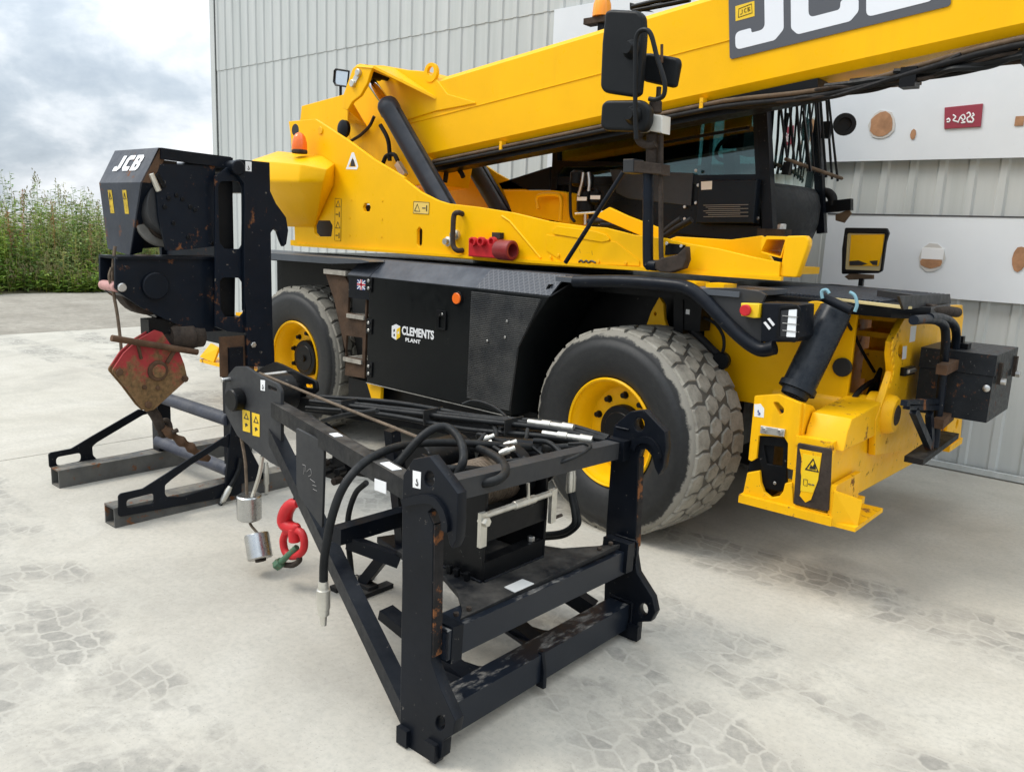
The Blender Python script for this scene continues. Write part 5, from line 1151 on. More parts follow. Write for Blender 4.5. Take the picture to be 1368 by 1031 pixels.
plate('pictogram', ep, DBLK, 'y', 3.746, .002, V4((548, 575), (560, 545), (572, 560), (590, 530), (596, 583)), bev=.0001)
tube('pictogram_line', ep, DBLK, [PT(a, b, 'y', 3.746) for a, b in V4((508, 650), (536, 655), (532, 700), (505, 692), (508, 650))], .0012, 4, smooth=False)
for a, b in (((542, 684), (560, 690)), ((566, 690), (584, 694))): tube('pictogram_arrow', ep, DBLK, [PT(x, y, 'y', 3.746) for x, y in V4(a, b)], .003, 4, smooth=False)
box('beam_cap', og, YELW, (-1.43, 3.765, .756), (-1.255, 3.95, .80), .012)
bm = bmesh.new(); cv = [PT(*q_, 'y', 3.90) for q_ in V4((590, 350), (640, 240))]
bm.free(); plate('beam_housing', og, YELW, 'x', -1.215, .19, [(3.81, .76), (3.83, .84), (3.875, .905), (4.32, .93), (4.32, .76)], world=True, bev=.008)
# near jack plate with its cut-outs
jy = 3.775
plate('jack_plate', og, YELW, 'y', jy, .03, V4((152, 48), (320, 36), (488, 104), (470, 330), (440, 588), (388, 572), (394, 390), (365, 345), (182, 335), (165, 500), (130, 522), (106, 510)), [V4((285, 92), (322, 92), (365, 140), (362, 168), (335, 186))], r=.006)
plate('jack_side', og, YELW, 'x', -1.412, .02, [(3.80, .60), (3.80, .955), (3.90, .93), (4.12, .80), (4.2, .60)], world=True)
decal(og, WHT, 'y', jy, V4((150, 108), (196, 105), (222, 140), (218, 206), (150, 196)), 'hook_sticker'); tube('hook_symbol', og, UBLU, [PT(a, b, 'y', jy-.0015) for a, b in V4((180, 150), (178, 165), (190, 172), (188, 182), (176, 180))], .003, 5)
plate('jack_clip', og, ZINC, 'y', jy-.012, .012, V4((195, 262), (372, 290), (365, 345), (190, 318)), bev=.003)
for a, b in ((225, 290), (335, 305)): q = PT(*V4((a, b))[0], 'y', jy-.012); cyl('clip_bolt', og, STEEL, q, q-Vector((0, .01, 0)), .012, 6)
plate('jack_guard', og, BLK, 'y', 3.79, .02, V4((180, 325), (390, 362), (402, 480), (380, 520), (385, 690), (345, 742), (215, 715), (190, 650), (205, 560), (165, 460)), [V4((215, 400), (360, 420), (355, 560), (240, 540))], r=.008)
q = [PT(*p, 'y', 3.9) for p in V4((270, 380), (270, 760))]; beam('jack_leg', og, BLK, (q[0].x, 3.87, q[0].z+.05), (q[0].x, 3.87, .42), .13, .12, bev=.01)
q = PT(*V4((300, 678))[0], 'y', 3.789); cyl('jack_bolt', og, STEEL, q, q-Vector((0, .006, 0)), .008, 8)
# foot
fy = 3.76
plate('foot_cheek', og, YELW, 'y', fy, .025, V4((98, 605), (186, 590), (196, 680), (220, 745), (270, 785), (330, 775), (358, 740), (372, 682), (424, 672), (432, 830), (700, 905), (705, 980), (45, 800), (70, 740)), bev=.004, r=.006)
fb0 = PT(*V4((40, 775))[0], 'y', fy-.02); fb1 = PT(*V4((712, 960))[0], 'y', fy-.02)
box('foot_pad', og, YELW, (fb0.x, fy-.025, fb0.z-.03), (fb1.x, 4.20, fb0.z+.012), .006)
box('foot_rib', og, YELW, (fb1.x-.03, fy, fb0.z), (fb1.x-.005, 4.10, fb0.z+.16), .005)
quad('foot_flare', [(fb1.x-.005, fy-.02, fb0.z+.14), (fb1.x-.005, fy-.02, fb0.z-.03), (fb1.x+.10, fy+.03, fb0.z-.03), (fb1.x+.10, fy+.06, fb0.z+.10)], .02, YELW, og)
box('foot_pad', og, YELW, (fb1.x-.002, fy-.01, fb0.z-.032), (fb1.x+.105, 4.15, fb0.z-.012), .004)
# jack cylinder leaning back to the frame
ct, cb_ = PT(*V3((700, 285))[0], 'y', 4.12), PT(*V3((425, 850))[0], 'y', 3.93)
d_ = (cb_-ct); L_ = d_.length
lathe('jack_cylinder', og, paint('cylinder_gloss_black', (.012, .016, .022), .25, .2, .25, (.25, .25, .25), scale=5, bumpy=.02), ct-d_*.03, d_, [(0, .06), (.01, .078), (.06, .082), (L_*.93, .082), (L_*.935, .092), (L_*1.0, .092), (L_*1.005, .07), (L_*1.07, .066)], 28)
cyl('cylinder_eye', og, YELW, PT(*V3((560, 350))[0], 'y', 4.20), PT(*V3((560, 350))[0], 'y', 4.34), .10, 24)
bt = [PT(*p, 'y', 3.98) for p in V3((615, 190), (815, 285))]; cyl('stow_bar', og, NAVY, bt[0], bt[1], .022, 14)
# blue string ties
BLUE = flat('blue_string', (.20, .36, .42), .8)
for a in (((612, 200), (608, 150), (640, 140), (660, 165)), ((800, 155), (835, 180), (850, 240), (835, 290))):
    tube('string_tie', og, BLUE, [PT(x, y, 'y', 3.95) for x, y in V3(*a)], .008, 6)
# deck over the front frame: ribbed platform, pale edge, grey flap
dk = part('front_deck', (-1.6, 4.6, 1.42))
plate('deck_plate', dk, BLK, 'z', 1.42, .06, [(-2.16, 4.30), (-2.16, 6.05), (-1.45, 5.85), (-1.30, 4.95), (-1.08, 4.82), (-1.06, 4.36), (-1.20, 4.22), (-1.45, 4.22)], world=True, bev=.005)
bm = bmesh.new()
for k in range(34): add_box(bm, (-2.10+k*.024, 4.36, 1.42), (-2.10+k*.024+.012, 5.6, 1.431))
o = from_bm('deck_ribs', bm, TOPM, dk, 0, None); o['kind'] = 'stuff'
p, q = PT(*V3((200, 125))[0], 'z', 1.43), PT(*V3((1130, 215))[0], 'z', 1.43)
CREAM = flat('pale_edge_strip', (.55, .45, .22), .6)
beam('deck_edge_strip', dk, CREAM, (-1.55, 4.32, 1.424), (-1.10, 4.12, 1.424), .05, .012)
beam('deck_roll_bar', dk, GRYP, (-1.42, 4.75, 1.445), (-1.18, 4.52, 1.445), .04, .04)
fq = [PT(*p, 'x', -1.10) for p in T6((480, 68), (770, 55), (775, 110), (505, 145))]
quad('grey_flap', [fq[0], fq[3], fq[2], fq[1]], .012, GRYP, dk)
bb_ = [PT(*p, 'x', -1.09) for p in T6((640, 140), (810, 160))]; cyl('deck_hinge_bar', dk, RUSTD, bb_[0], bb_[1], .028, 12)
# box rack: two bent black rails with cross pieces
rk = part('box_rack', (-1.1, 4.5, 1.0))
for dy, pts in ((0, ((560, 205), (640, 200), (705, 212), (742, 260), (738, 420), (715, 640), (700, 760), (680, 930))), (1, ((650, 190), (720, 192), (780, 220), (805, 280), (795, 420), (775, 600), (755, 760)))):
    x = -1.02-.0*dy; tube('rack_rail', rk, NAVYR, [PT(a, b, 'x', x) for a, b in T6(*pts)], .022, 12)
for pts in (((720, 490), (800, 450)), ((700, 800), (765, 745))): P = [PT(a, b, 'x', -1.0) for a, b in T6(*pts)]; beam('rack_cross_bar', rk, RUST, P[0], P[1], .05, .05)
for pts in (((505, 680), (690, 668)), ((520, 700), (690, 705))): P = [PT(a, b, 'x', -1.03) for a, b in T6(*pts)]; beam('rack_arm', rk, NAVYR, P[0], P[1], .03, .026)
for pts in (((560, 720), (650, 930)), ((650, 740), (660, 930))): P = [PT(a, b, 'x', -1.03) for a, b in T6(*pts)]; beam('rack_brace', rk, NAVYR, P[0], P[1], .03, .04)
P = [PT(a, b, 'x', -1.05) for a, b in T6((560, 1010), (770, 860))]; beam('rack_skid', rk, DUSTBLK, P[0], P[1], .09, .03)
box('far_foot', og, YELW, (-1.45, 5.72, .42), (-1.17, 6.06, .46), .006); plate('far_foot_cheek', og, YELW, 'x', -1.18, .02, [(5.62, .46), (5.62, .74), (5.85, .75), (6.0, .66), (6.04, .46)], [ringpts((5.88, .58), .035)], world=True)
# toolbox carried in the rack: a thing of its own
TBM = paint('toolbox_paint', (.010, .012, .015), .42, .3, .2, (.25, .25, .24), rust=.05, scale=7, bumpy=.08, chips=(.25, .24, .22))
tb = root('toolbox', (-.99, 4.95, .84), 'battered black steel toolbox hung on the rack at the machine front', 'toolbox')
bx0, bx1, by0, by1, bz0, bz1 = -1.16, -.812, 4.70, 5.24, .835, 1.185
box('box_body', tb, TBM, (bx0, by0, bz0), (bx1, by1, 1.075), .006); box('box_lid', tb, TBM, (bx0-.004, by0-.006, 1.078), (bx1+.006, by1+.004, bz1), .006)
for y in (by0+.09, by1-.06):
    box('hasp', tb, RUSTD, (bx1+.006, y-.02, 1.03), (bx1+.022, y+.02, 1.14), .004); cyl('padlock', tb, STEEL, (bx1+.02, y, 1.045), (bx1+.045, y, 1.045), .018, 10)
q = PT(*V2((468, 470))[0], 'y', by0); lathe('box_lug', tb, STEEL, (q.x, by0, q.z), (0, -1, 0), [(0, .018), (.008, .018), (.012, .012)], 14)
box('lid_catch', tb, BLK, (-1.07, by0+.12, bz1), (-.97, by0+.2, bz1+.03), .005); box('lid_catch', tb, BLK, (-1.04, by0+.14, bz1+.03), (-1.0, by0+.18, bz1+.065), .004)
# ------------------------------------------------------------------ superstructure
sp0 = part('superstructure', (-3.9, 4.1, 1.5))
YS = 4.10
outl = [(394, 326)]+T1((235, 700), (215, 560), (430, 540), (700, 715), (900, 862), (1150, 1012))+T2((0, 226), (120, 320), (250, 385), (330, 410), (560, 436), (830, 480), (1100, 545), (1368, 582))+T3((400, 640), (600, 690), (810, 712), (960, 747), (1186, 785))+Y4((150, 815), (275, 840), (270, 905), (0, 893))+[(860, 362), (700, 353.5)]
sidep = plate('side_plate', sp0, YEL, 'y', YS, .03, outl, [Z6((272, 830), (282, 806), (345, 806), (358, 830), (352, 880), (290, 880), (274, 862)), Z6((497, 745), (505, 728), (525, 728), (533, 745), (527, 765), (503, 765)), Z6((745, 850), (757, 834), (770, 850), (768, 915), (756, 930), (745, 915))], bev=.004, rh=.01)
box('hole_backing', sp0, DBLK, (-6.0, YS+.20, 1.55), (-4.6, YS+.22, 1.86), 0)
o2 = plate('side_plate', sp0, YEL, 'y', 5.50, .03, [tuple(pick(PT(a, b, 'y', YS), 'y')) for a, b in outl[:17]]+[(-3.0, 1.72), (-3.0, 1.5), (-5.9, 1.5)], world=True, bev=.004)
box('turret_floor', sp0, YEL, (-6.1, YS+.03, 1.505), (-2.05, 5.5, 1.55), .004)
rail = [PT(a, b, 'y', YS-.02) for a, b in ((394, 327), (700, 354.5), (1044, 373))]
beam('lower_lip', sp0, YEL, (rail[0].x, YS-.012, rail[0].z+.0), (rail[2].x, YS-.012, rail[2].z+.002), .03, .02, bev=.004)
# small raised details on the side plate
for pts in (((745, 505), (805, 545), (1040, 825)), ):
    P = [PT(a, b, 'y', YS) for a, b in T2(*pts)]; tube('weld_line', sp0, YEL, P, .008, 6, smooth=False)
cvp = plate('cover_plate', sp0, YEL, 'y', YS-.012, .012, T3((35, 660), (70, 630), (330, 665), (410, 690), (440, 728), (380, 740), (50, 685)), r=.01)
plate('cover_plate', sp0, YEL, 'y', YS-.006, .006, T3((480, 740), (640, 870), (640, 905), (130, 885), (0, 800), (0, 690)), bev=.002)
for a, b in ((548, 885), (85, 832), (30, 845), (360, 875)): q = PT(*T3((a, b))[0], 'y', YS-.006); cyl('bolt', sp0, YELW, q, q-Vector((0, .008, 0)), .010, 8)
for a, b in ((445, 712), (587, 715), (437, 795), (585, 800), (437, 875), (583, 880)): q = PT(*Z6((a, b))[0], 'y', YS); cyl('bolt_head', sp0, YEL, q, q-Vector((0, .004, 0)), .009, 8)
PAL = flat('pale_yellow_label', (.80, .55, .12), .5); OLV = flat('olive_print', (.10, .09, .05), .6)
def labelbox(quad_, ncol, nrow, pal=PAL):
    pl = decal(sp0, pal, 'y', YS-.0006, quad_, 'safety_label'); (x0, y0), (x1, y1), (x2, y2), (x3, y3) = quad_
    L = lambda u, v: (x0+(x1-x0)*u+(x3-x0)*v, y0+(y1-y0)*u+(y3-y0)*v)
    def ln(name, pts, r=.0025): tube(name, pl, DBLK, [PT(*L(u, v), 'y', YS-.0022) for u, v in pts], r, 4, smooth=False)
    ln('label_border', ((0, 0), (1, 0), (1, 1), (0, 1), (0, 0)), .0018)
    for c in range(ncol):
        for r in range(nrow):
            u0, v0, du, dv = c/ncol, r/nrow, 1/ncol, 1/nrow
            if (c+r) % 2 == 0: ln('label_triangle', [(u0+du*.15, v0+dv*.8), (u0+du*.85, v0+dv*.8), (u0+du*.5, v0+dv*.2), (u0+du*.15, v0+dv*.8)], .003)
            else: ln('label_arrow', [(u0+du*.15, v0+dv*.5), (u0+du*.55, v0+dv*.5)], .004); ln('label_arrow', [(u0+du*.7, v0+dv*.25), (u0+du*.72, v0+dv*.75)], .005)
    return pl
labelbox(Z6((370, 705), (398, 707), (394, 902), (368, 898)), 1, 4, YEL); labelbox(T2((72, 395), (190, 403), (185, 490), (68, 484)), 2, 1)
labelbox(T3((165, 720), (240, 718), (255, 835), (185, 830)), 1, 2, DYEL); labelbox(T3((258, 725), (330, 730), (348, 845), (268, 840)), 1, 2, DYEL)
tube('maker_lettering', sp0, DBLK, [PT(a, b, 'y', YS-.008) for a, b in T3((222, 878), (240, 866), (255, 880), (275, 868), (290, 882), (310, 870), (340, 882))], .006, 5)
tri = plate('warning_triangle_sticker', sp0, WHT, 'y', YS-.0015, .0012, T1((728, 812), (745, 812), (780, 925), (770, 950), (680, 948)), [T1((700, 930), (765, 930), (735, 850))], bev=.0001)
plate('pictogram', tri, GRYP, 'y', YS-.0012, .0008, T1((715, 925), (725, 860), (745, 870), (755, 925)), bev=.0001)
# counterweight bulge on the rear flank
bm = bmesh.new()
for x, y, z in ((-6.22, YS, 2.29), (-5.60, YS, 2.235), (-5.44, YS, 2.17), (-6.05, 3.80, 2.18), (-5.50, 3.82, 2.14), (-5.34, 3.95, 2.11), (-6.05, 3.78, 2.02), (-5.50, 3.80, 2.01), (-5.36, 3.93, 2.02), (-6.22, YS, 1.95), (-6.10, 4.06, 1.70), (-5.78, 4.06, 1.70), (-6.12, YS, 1.66), (-5.70, YS, 1.67), (-5.45, YS, 2.0), (-6.22, 3.84, 2.19), (-6.22, 3.80, 2.02)): bm.verts.new((x, y, z))
bmesh.ops.convex_hull(bm, input=bm.verts[:]); bmesh.ops.dissolve_limit(bm, angle_limit=.03, verts=bm.verts[:], edges=bm.edges[:]); from_bm('counterweight', bm, YEL, sp0, .018)
q = PT(*T1((305, 790))[0], 'y', 3.98)
lathe('beacon', sp0, ORG, (q.x, 3.98, q.z), (0, 0, 1), [(0, .058), (.02, .060), (.06, .057), (.10, .046), (.125, .028), (.135, .004)], 24); cyl('beacon_base', sp0, RUSTD, (q.x, 3.98, q.z-.03), (q.x, 3.98, q.z), .062, 24)
q = PT(*T1((270, 630))[0], 'y', YS); cyl('tower_hole', sp0, DBLK, (q.x, YS-.002, q.z), (q.x, YS+.01, q.z), .05, 18)
q = PT(*T1((478, 635))[0], 'y', YS); cyl('tower_boss', sp0, YELW, (q.x, YS-.01, q.z), (q.x, YS+.01, q.z), .03, 12)
# black bent handle and red sockets
gh = [PT(a, b, 'y', YS-.06) for a, b in T2((380, 500), (372, 600), (372, 720))]
tube('grab_handle', sp0, RUSTD, [PT(*T2((445, 490))[0], 'y', YS), PT(*T2((410, 480))[0], 'y', YS-.05)]+gh+[PT(*T2((400, 765))[0], 'y', YS-.05), PT(*T2((445, 768))[0], 'y', YS)], .018, 10)
for a, b in ((400, 650), (345, 700)): q = PT(*T2((a, b))[0], 'y', YS); lathe('quick_coupler', sp0, ZINC, q, (0, -1, 0), [(0, .035), (.02, .035), (.025, .022), (.05, .022)], 14)
sk = part('socket_block', WLOC[sp0]+Vector((.2, -.05, .1)), sp0)
rb_ = plate('red_socket_block', sp0, REDP, 'y', YS-.07, .07, T2((488, 672), (720, 690), (718, 830), (485, 812)), bev=.008)
for a in (538, 602, 686): q = PT(*T2((a, 700))[0], 'y', YS-.07); lathe('socket', rb_, REDP, q, (0, -1, 0), [(0, .03), (.03, .03), (.032, .02), (.01, .018)], 16)
bpy.data.objects.remove(sk)
q = PT(*T2((770, 765))[0], 'y', YS-.07); lathe('red_plug', sp0, paint('dark_red_plastic', (.22, .02, .02), .4, .2, .1, scale=10), q-Vector((.07, 0, 0)), (1, 0, 0), [(0, .03), (0, .055), (.02, .065), (.13, .065), (.135, .058), (.135, .045), (.06, .04), (.06, .001)], 24)
box('plug_bracket', sp0, RUSTD, (q.x-.15, YS-.04, q.z+.07), (q.x-.08, YS, q.z+.11), .005)
# right-hand end of the turret: inner plate, hollow cross tube, end block
inp = plate('inner_plate', sp0, YEL, 'y', 4.50, .03, T3((330, 560), (430, 500), (560, 560), (770, 640))+T4((20, 1000), (110, 965), (450, 985), (640, 960), (680, 985), (660, 1031))+Y4((280, 900), (0, 890), (0, 870)), bev=.004)
ee = plate('cross_tube', sp0, YEL, 'y', 4.13, .35, Y4((190, 738), (215, 722), (300, 724), (302, 745), (280, 822), (190, 800)), [Y4((215, 738), (298, 738), (275, 818), (190, 790))], r=.008)
plate('end_block', sp0, YEL, 'y', 4.115, .06, Y4((302, 722), (388, 720), (402, 742), (400, 765), (350, 908), (272, 904), (284, 828)), bev=.006, r=.015)
# far inner box and step hoop
plate('inner_box', sp0, YEL, 'y', 5.28, .25, T2((755, 310), (1130, 310), (1240, 330), (1260, 565), (820, 480)), bev=.006)
tube('step_hoop', sp0, YEL, [PT(a, b, 'y', 5.2) for a, b in T2((1020, 450), (1010, 370), (1050, 345), (1160, 345), (1195, 380), (1190, 540))], .016, 8)
# filter and pipe cluster behind the plate
for k, (a, b, r, h) in enumerate(((270, 470, .07, .16), (330, 440, .05, .1), (215, 310, .06, .1), (290, 330, .04, .1))):
    q = PT(*T3((a, b))[0], 'y', 5.2); lathe('filter', sp0, BLK, q-Vector((0, 0, h/2)), (0, 0, 1), [(0, r*.5), (.02, r), (h, r), (h+.02, r*.6)], 16)
for a, b in ((245, 442), (337, 432)): q = PT(*T3((a, b))[0], 'y', 5.12); box('filter_label', sp0, WHT, (q.x-.045, 5.118, q.z-.014), (q.x+.045, 5.12, q.z+.014), 0)
for pts in (((165, 330), (165, 450), (170, 560), (195, 600)), ((255, 260), (245, 330), (220, 420)), ((290, 260), (296, 330), (290, 390))): tube('pipe', sp0, RUB if pts[0][0] == 165 else STEEL, [PT(a, b, 'y', 5.1) for a, b in T3(*pts)], .012, 7)
for pts in (((200, 545), (430, 530)), ((268, 540), (268, 620)), ((365, 540), (365, 620))): tube('pipe', sp0, ZINC, [PT(a, b, 'y', 5.05) for a, b in T3(*pts)], .010, 7, smooth=False)
for pts in (((290, 600), (450, 595), (560, 630), (680, 670), (790, 660)), ((380, 620), (520, 625), (590, 670)), ((810, 700), (900, 640), (1000, 585)), ((790, 690), (860, 630), (930, 580))): tube('hydraulic_hose', sp0, RUB, [PT(a, b, 'y', 4.75) for a, b in T3(*pts)], .022, 8)
# ------------------------------------------------------------------ boom
BSL = .118; bz = lambda x: 2.28+BSL*(x+4.82)
bo = part('boom', (-4.0, 5.0, 2.6)); YB0, YB1 = 4.75, 5.25
XE = 3.0
prof = [(YB0+.04, 0), (YB0, .045), (YB0, .315), (YB0-.006, .318), (YB0-.006, .322), (YB0, .325), (YB0, .58), (YB0+.035, .615), (YB1-.035, .615), (YB1, .58), (YB1, .045), (YB1-.04, 0)]
def boomsec(name, x0, x1, pr, mat):
    bm = bmesh.new(); R = [[bm.verts.new((x, y, bz(x)+h)) for y, h in pr] for x in (x0, x1)]; k = len(pr)
    for i in range(k): bm.faces.new((R[0][i], R[0][(i+1) % k], R[1][(i+1) % k], R[1][i]))
    bm.faces.new(R[0]); bm.faces.new(list(reversed(R[1]))); return from_bm(name, bm, mat, bo, 0, 25)
boomsec('boom_tube', -5.35, 1.2, prof, YEL)
boomsec('boom_inner_tube', 1.2, XE, [(YB0+.05+(y-YB0)*.8, .06+h*.8) for y, h in prof], YEL)
# root: deep rear casting between the turret plates
rootp = T1((320, 435), (650, 345), (660, 340), (735, 130), (785, 95), (900, 105))+Z6((590, 95), (700, 115), (790, 122), (840, 165), (885, 225), (1010, 262), (1012, 270), (830, 305), (700, 345))+Z6((800, 525), (780, 640), (640, 660), (430, 520), (300, 440), (200, 380))+T1((310, 530),)
plate('boom_root', bo, YEL, 'y', YB0-.012, .524, rootp, bev=.006)
# near head lug, roof gusset and lifting eye
lug = plate('cylinder_lug', bo, YEL, 'y', 4.40, .03, T1((655, 400), (665, 345), (738, 140), (760, 108), (790, 93), (905, 110), (880, 160), (850, 255), (795, 352), (730, 402), (692, 470), (655, 458)), r=.015, bev=.005)
quad('lug_roof', [PT(*T1((770, 100))[0], 'y', 4.40), PT(*T1((905, 110))[0], 'y', 4.40), PT(*Z6((835, 240))[0], 'y', YB0-.01), PT(*Z6((640, 105))[0], 'y', YB0-.01)], .02, YEL, bo)
quad('lug_web', [PT(*T1((690, 465))[0], 'y', 4.42), PT(*T1((730, 400))[0], 'y', 4.42), PT(*T1((850, 600))[0], 'y', YB0-.01), PT(*T1((690, 560))[0], 'y', YB0-.01)], .02, YEL, bo)
kp = [PT(*q_, 'y', 4.398) for q_ in T1((788, 168), (742, 255))]; beam('pin_keeper', bo, ZINC, kp[0], kp[1], .02, .05, up=(0, -1, 0) if False else (1, 0, .3), bev=.004)
for q in kp: cyl('keeper_bolt', bo, ZINC, q+Vector((0, .01, 0)), q-Vector((0, .025, 0)), .03, 12)
pc = PT(*T1((925, 215))[0], 'y', 4.58); cyl('cylinder_pin', bo, BLK, (pc.x-.05, 4.44, pc.z+.05), (pc.x-.05, YB0, pc.z+.05), .04, 20); cyl('rod_eye', bo, BLK, (pc.x-.05, 4.50, pc.z+.05), (pc.x-.05, 4.66, pc.z+.05), .055, 20)
ec = pick(PT(*Z6((810, 128))[0], 'y', YB0-.012), 'y'); plate('lifting_eye', bo, YEL, 'y', YB0-.020, .03, ringpts(ec, .075, 20), [list(ringpts(ec+Vector((0, .01)), .038, 16))], world=True)
tube('weld_line', bo, YEL, [PT(a, b, 'y', YB0-.012) for a, b in Z6((440, 440), (430, 360), (470, 350), (510, 360))], .006, 6)
# lift cylinders
CYLM = paint('cylinder_grey_black', (.030, .034, .042), .33, .2, .15, (.25, .25, .26), scale=4, bumpy=.02)
def lift(y, top, bot, rodtop, nm='lift_cylinder'):
    e = part(nm, top, tel); d = bot-top
    L = d.length*1.35; d.normalize()
    lathe('cylinder_barrel', e, CYLM, top, d, [(.05, .05), (.05, .075), (.075, .088), (.14, .090), (.15, .084), (L, .084)], 32)
    cyl('cylinder_rod', e, CHROME, rodtop, top+d*.10, .042, 24)
    tube('cylinder_pipe', e, BLK, [top+d*.15+Vector((.085, -.02, .02)), top+d*.5+Vector((.088, -.02, .02)), top+d*(L-.1)+Vector((.088, -.02, .02))], .010, 7)
t_, b_ = PT(*T1((985, 372))[0], 'y', 4.58), PT(*T2((255, 330))[0], 'y', 4.58); lift(4.58, t_, b_, PT(*T1((890, 250))[0], 'y', 4.58))
t2_, b2_ = PT(*T2((500, 60))[0], 'y', 5.42), PT(*T2((720, 430))[0], 'y', 5.42); dd = (b2_-t2_); lift(5.42, t2_-dd*.9, b2_, t2_-dd*1.2)
tube('hydraulic_hose', tel, RUB, [PT(a, b, 'y', 4.9) for a, b in T2((310, 250), (330, 150), (380, 115), (430, 170), (450, 210))], .02, 8)
tube('hydraulic_hose', tel, RUB, [PT(a, b, 'y', 4.66) for a, b in T1((960, 590), (1010, 680), (1030, 760), (1035, 880))], .018, 8); tube('hydraulic_hose', tel, RUB, [PT(a, b, 'y', 4.66) for a, b in T1((980, 900), (1010, 840), (1070, 830), (1100, 880))], .018, 8)
tube('hydraulic_hose', tel, RUSTD, [PT(a, b, 'y', 4.70) for a, b in T1((910, 520), (870, 600), (800, 670), (720, 720))], .014, 8)
q = PT(*T1((1100, 900))[0], 'y', 4.55); beam('hose_fitting', tel, ZINC, q, PT(*T1((1160, 1000))[0], 'y', 4.55), .04, .05)
q = PT(*T1((660, 620))[0], 'y', 4.6); lathe('dark_recess_disc', tel, BLK, (q.x, 4.62, q.z), (0, -1, 0), [(0, .075), (.03, .075), (.04, .05)], 20)  # black disc painted in for the shade of a recess
# pipes and dark hose tray under the boom
for k, (dy, dz, r) in enumerate(((-.01, -.03, .014), (-.02, -.062, .016), (.03, -.05, .018))):
    bm = bmesh.new(); add_tube(bm, [(x, YB0+dy+.012*math.sin(x*3+k)*(x > -2.6), bz(x)+dz-(.05*math.sin((x+2.6)*1.9)**2 if x > -2.6 else 0)) for x in [-5.0+.15*i for i in range(46)]], r, 8); from_bm('boom_pipe', bm, RUB if k else BRN, bo, 0, 60)
bm = bmesh.new(); v0 = [(-5.1, YB0+.02, bz(-5.1)-.085), (1.0, YB0+.02, bz(1.0)-.075)]
add_beam(bm, (-5.0, YB0+.10, bz(-5.0)-.055), (-1.9, YB0+.10, bz(-1.9)-.055), .16, .10); from_bm('hose_tray', bm, BLK, bo, .01)
for x in (-4.25, -3.05, -2.6): box('tray_clip', bo, YELW, (x-.012, YB0-.03, bz(x)-.05), (x+.012, YB0+.02, bz(x)+.012), .003)
rh = random.Random(5)
for k in range(9):
    x0 = -2.45+.12*k; P = []
    for i in range(9):
        x = x0+i*.16; sag = -.05-.055*math.sin(math.pi*i/8)-rh.uniform(0, .025); P.append((x, YB0-.02+.02*(k % 4)+rh.uniform(-.02, .03), bz(x)+sag))
    tube('sagging_hose', bo, (RUB, RUSTD, HOSE)[k % 3], P, (.013, .010, .016)[k % 3], 7)
for x, w_ in ((-1.55, .32), (-1.0, .3)):
    box('dirty_guide_plate', bo, BRN, (x-w_/2, YB0+.03, bz(x)-.105), (x+w_/2, YB0+.16, bz(x)-.09), .004); box('clamp', bo, BLK, (x+.1, YB0-.03, bz(x)-.14), (x+.18, YB0+.06, bz(x)-.04), .008)
# maker's plate on the boom side: dark panel, white letters, small yellow emblem
bX = Vector((1, 0, BSL)).normalized(); bY = Vector((-BSL, 0, 1)).normalized()
pc0 = PT(*Y7((50, 268))[0], 'y', YB0-.007); pc1 = PT(*Y7((1040, 35))[0], 'y', YB0-.007); pl_ = (pc1-pc0).length; ph = .46
def on_boom(name, polys, off, mat, parent, th=.0015):
    me = prism2d(name, polys, th, th*.1); m = Matrix((bX, bY, bX.cross(bY))).transposed().to_4x4(); m.translation = pc0+Vector((0, -off, 0)); me.transform(m); return link(name, me, mat, parent)
pan = on_boom('logo_panel', [fillet([Vector(p) for p in ((0, 0), (pl_, 0), (pl_, ph), (0, ph))], .02)], .0, DGRY, bo, .003)
WLT = flat('logo_white', (.74, .76, .80), .45)
def loc(a, b):
    p = PT(*Y7((a, b))[0], 'y', YB0-.007)-pc0; return Vector((p.dot(bX), p.dot(bY)))
lh = .34; lb = loc(90, 222).y; Jx0, Jx1 = loc(76, 200).x, loc(292, 100).x; Cx0, Cx1 = loc(325, 100).x, loc(628, 60).x; Bx0 = loc(662, 60).x; Bx1 = loc(1000, 0).x
def let(polys, x0, x1): return [fillet([Vector((x0+(x1-x0)*a, lb+lh*b)) for a, b in polys[0]], .035, 5)]+[fillet([Vector((x0+(x1-x0)*a, lb+lh*b)) for a, b in p], .02, 4) for p in polys[1:]]
on_boom('letter', let([[(0, 0), (.82, 0), (1, .14), (1, 1), (.62, 1), (.62, .22), (.34, .22), (.34, .30), (.0, .30)]], Jx0, Jx1), .0022, WLT, pan)
on_boom('letter', let([[(0, .12), (.10, 0), (.88, 0), (1, .12), (1, .36), (.74, .36), (.74, .22), (.27, .22), (.27, .78), (.74, .78), (.74, .64), (1, .64), (1, .88), (.9, 1), (.1, 1), (0, .88)]], Cx0, Cx1), .0022, WLT, pan)
on_boom('letter', let([[(0, 0), (.85, 0), (1, .12), (1, .42), (.9, .51), (1, .60), (1, .88), (.85, 1), (0, 1)], [(.27, .20), (.27, .42), (.72, .42), (.72, .20)], [(.27, .60), (.27, .80), (.72, .80), (.72, .60)]], Bx0, Bx1), .0022, WLT, pan)
e0, e1 = loc(77, 97), loc(162, 75); em = on_boom('yellow_emblem', [[Vector((e0.x, e0.y)), Vector((e1.x, e0.y)), Vector((e1.x, e0.y+.085)), Vector((e0.x, e0.y+.085))]], .0022, DYEL, pan)
ew = e1.x-e0.x
def strokes(pts, r): bm = bmesh.new(); add_tube(bm, [pc0+bX*(e0.x+ew*a)+bY*(e0.y+.085*b)-Vector((0, .0035, 0)) for a, b in pts], r, 4); from_bm('emblem_letter', bm, DBLK, em, 0, None)
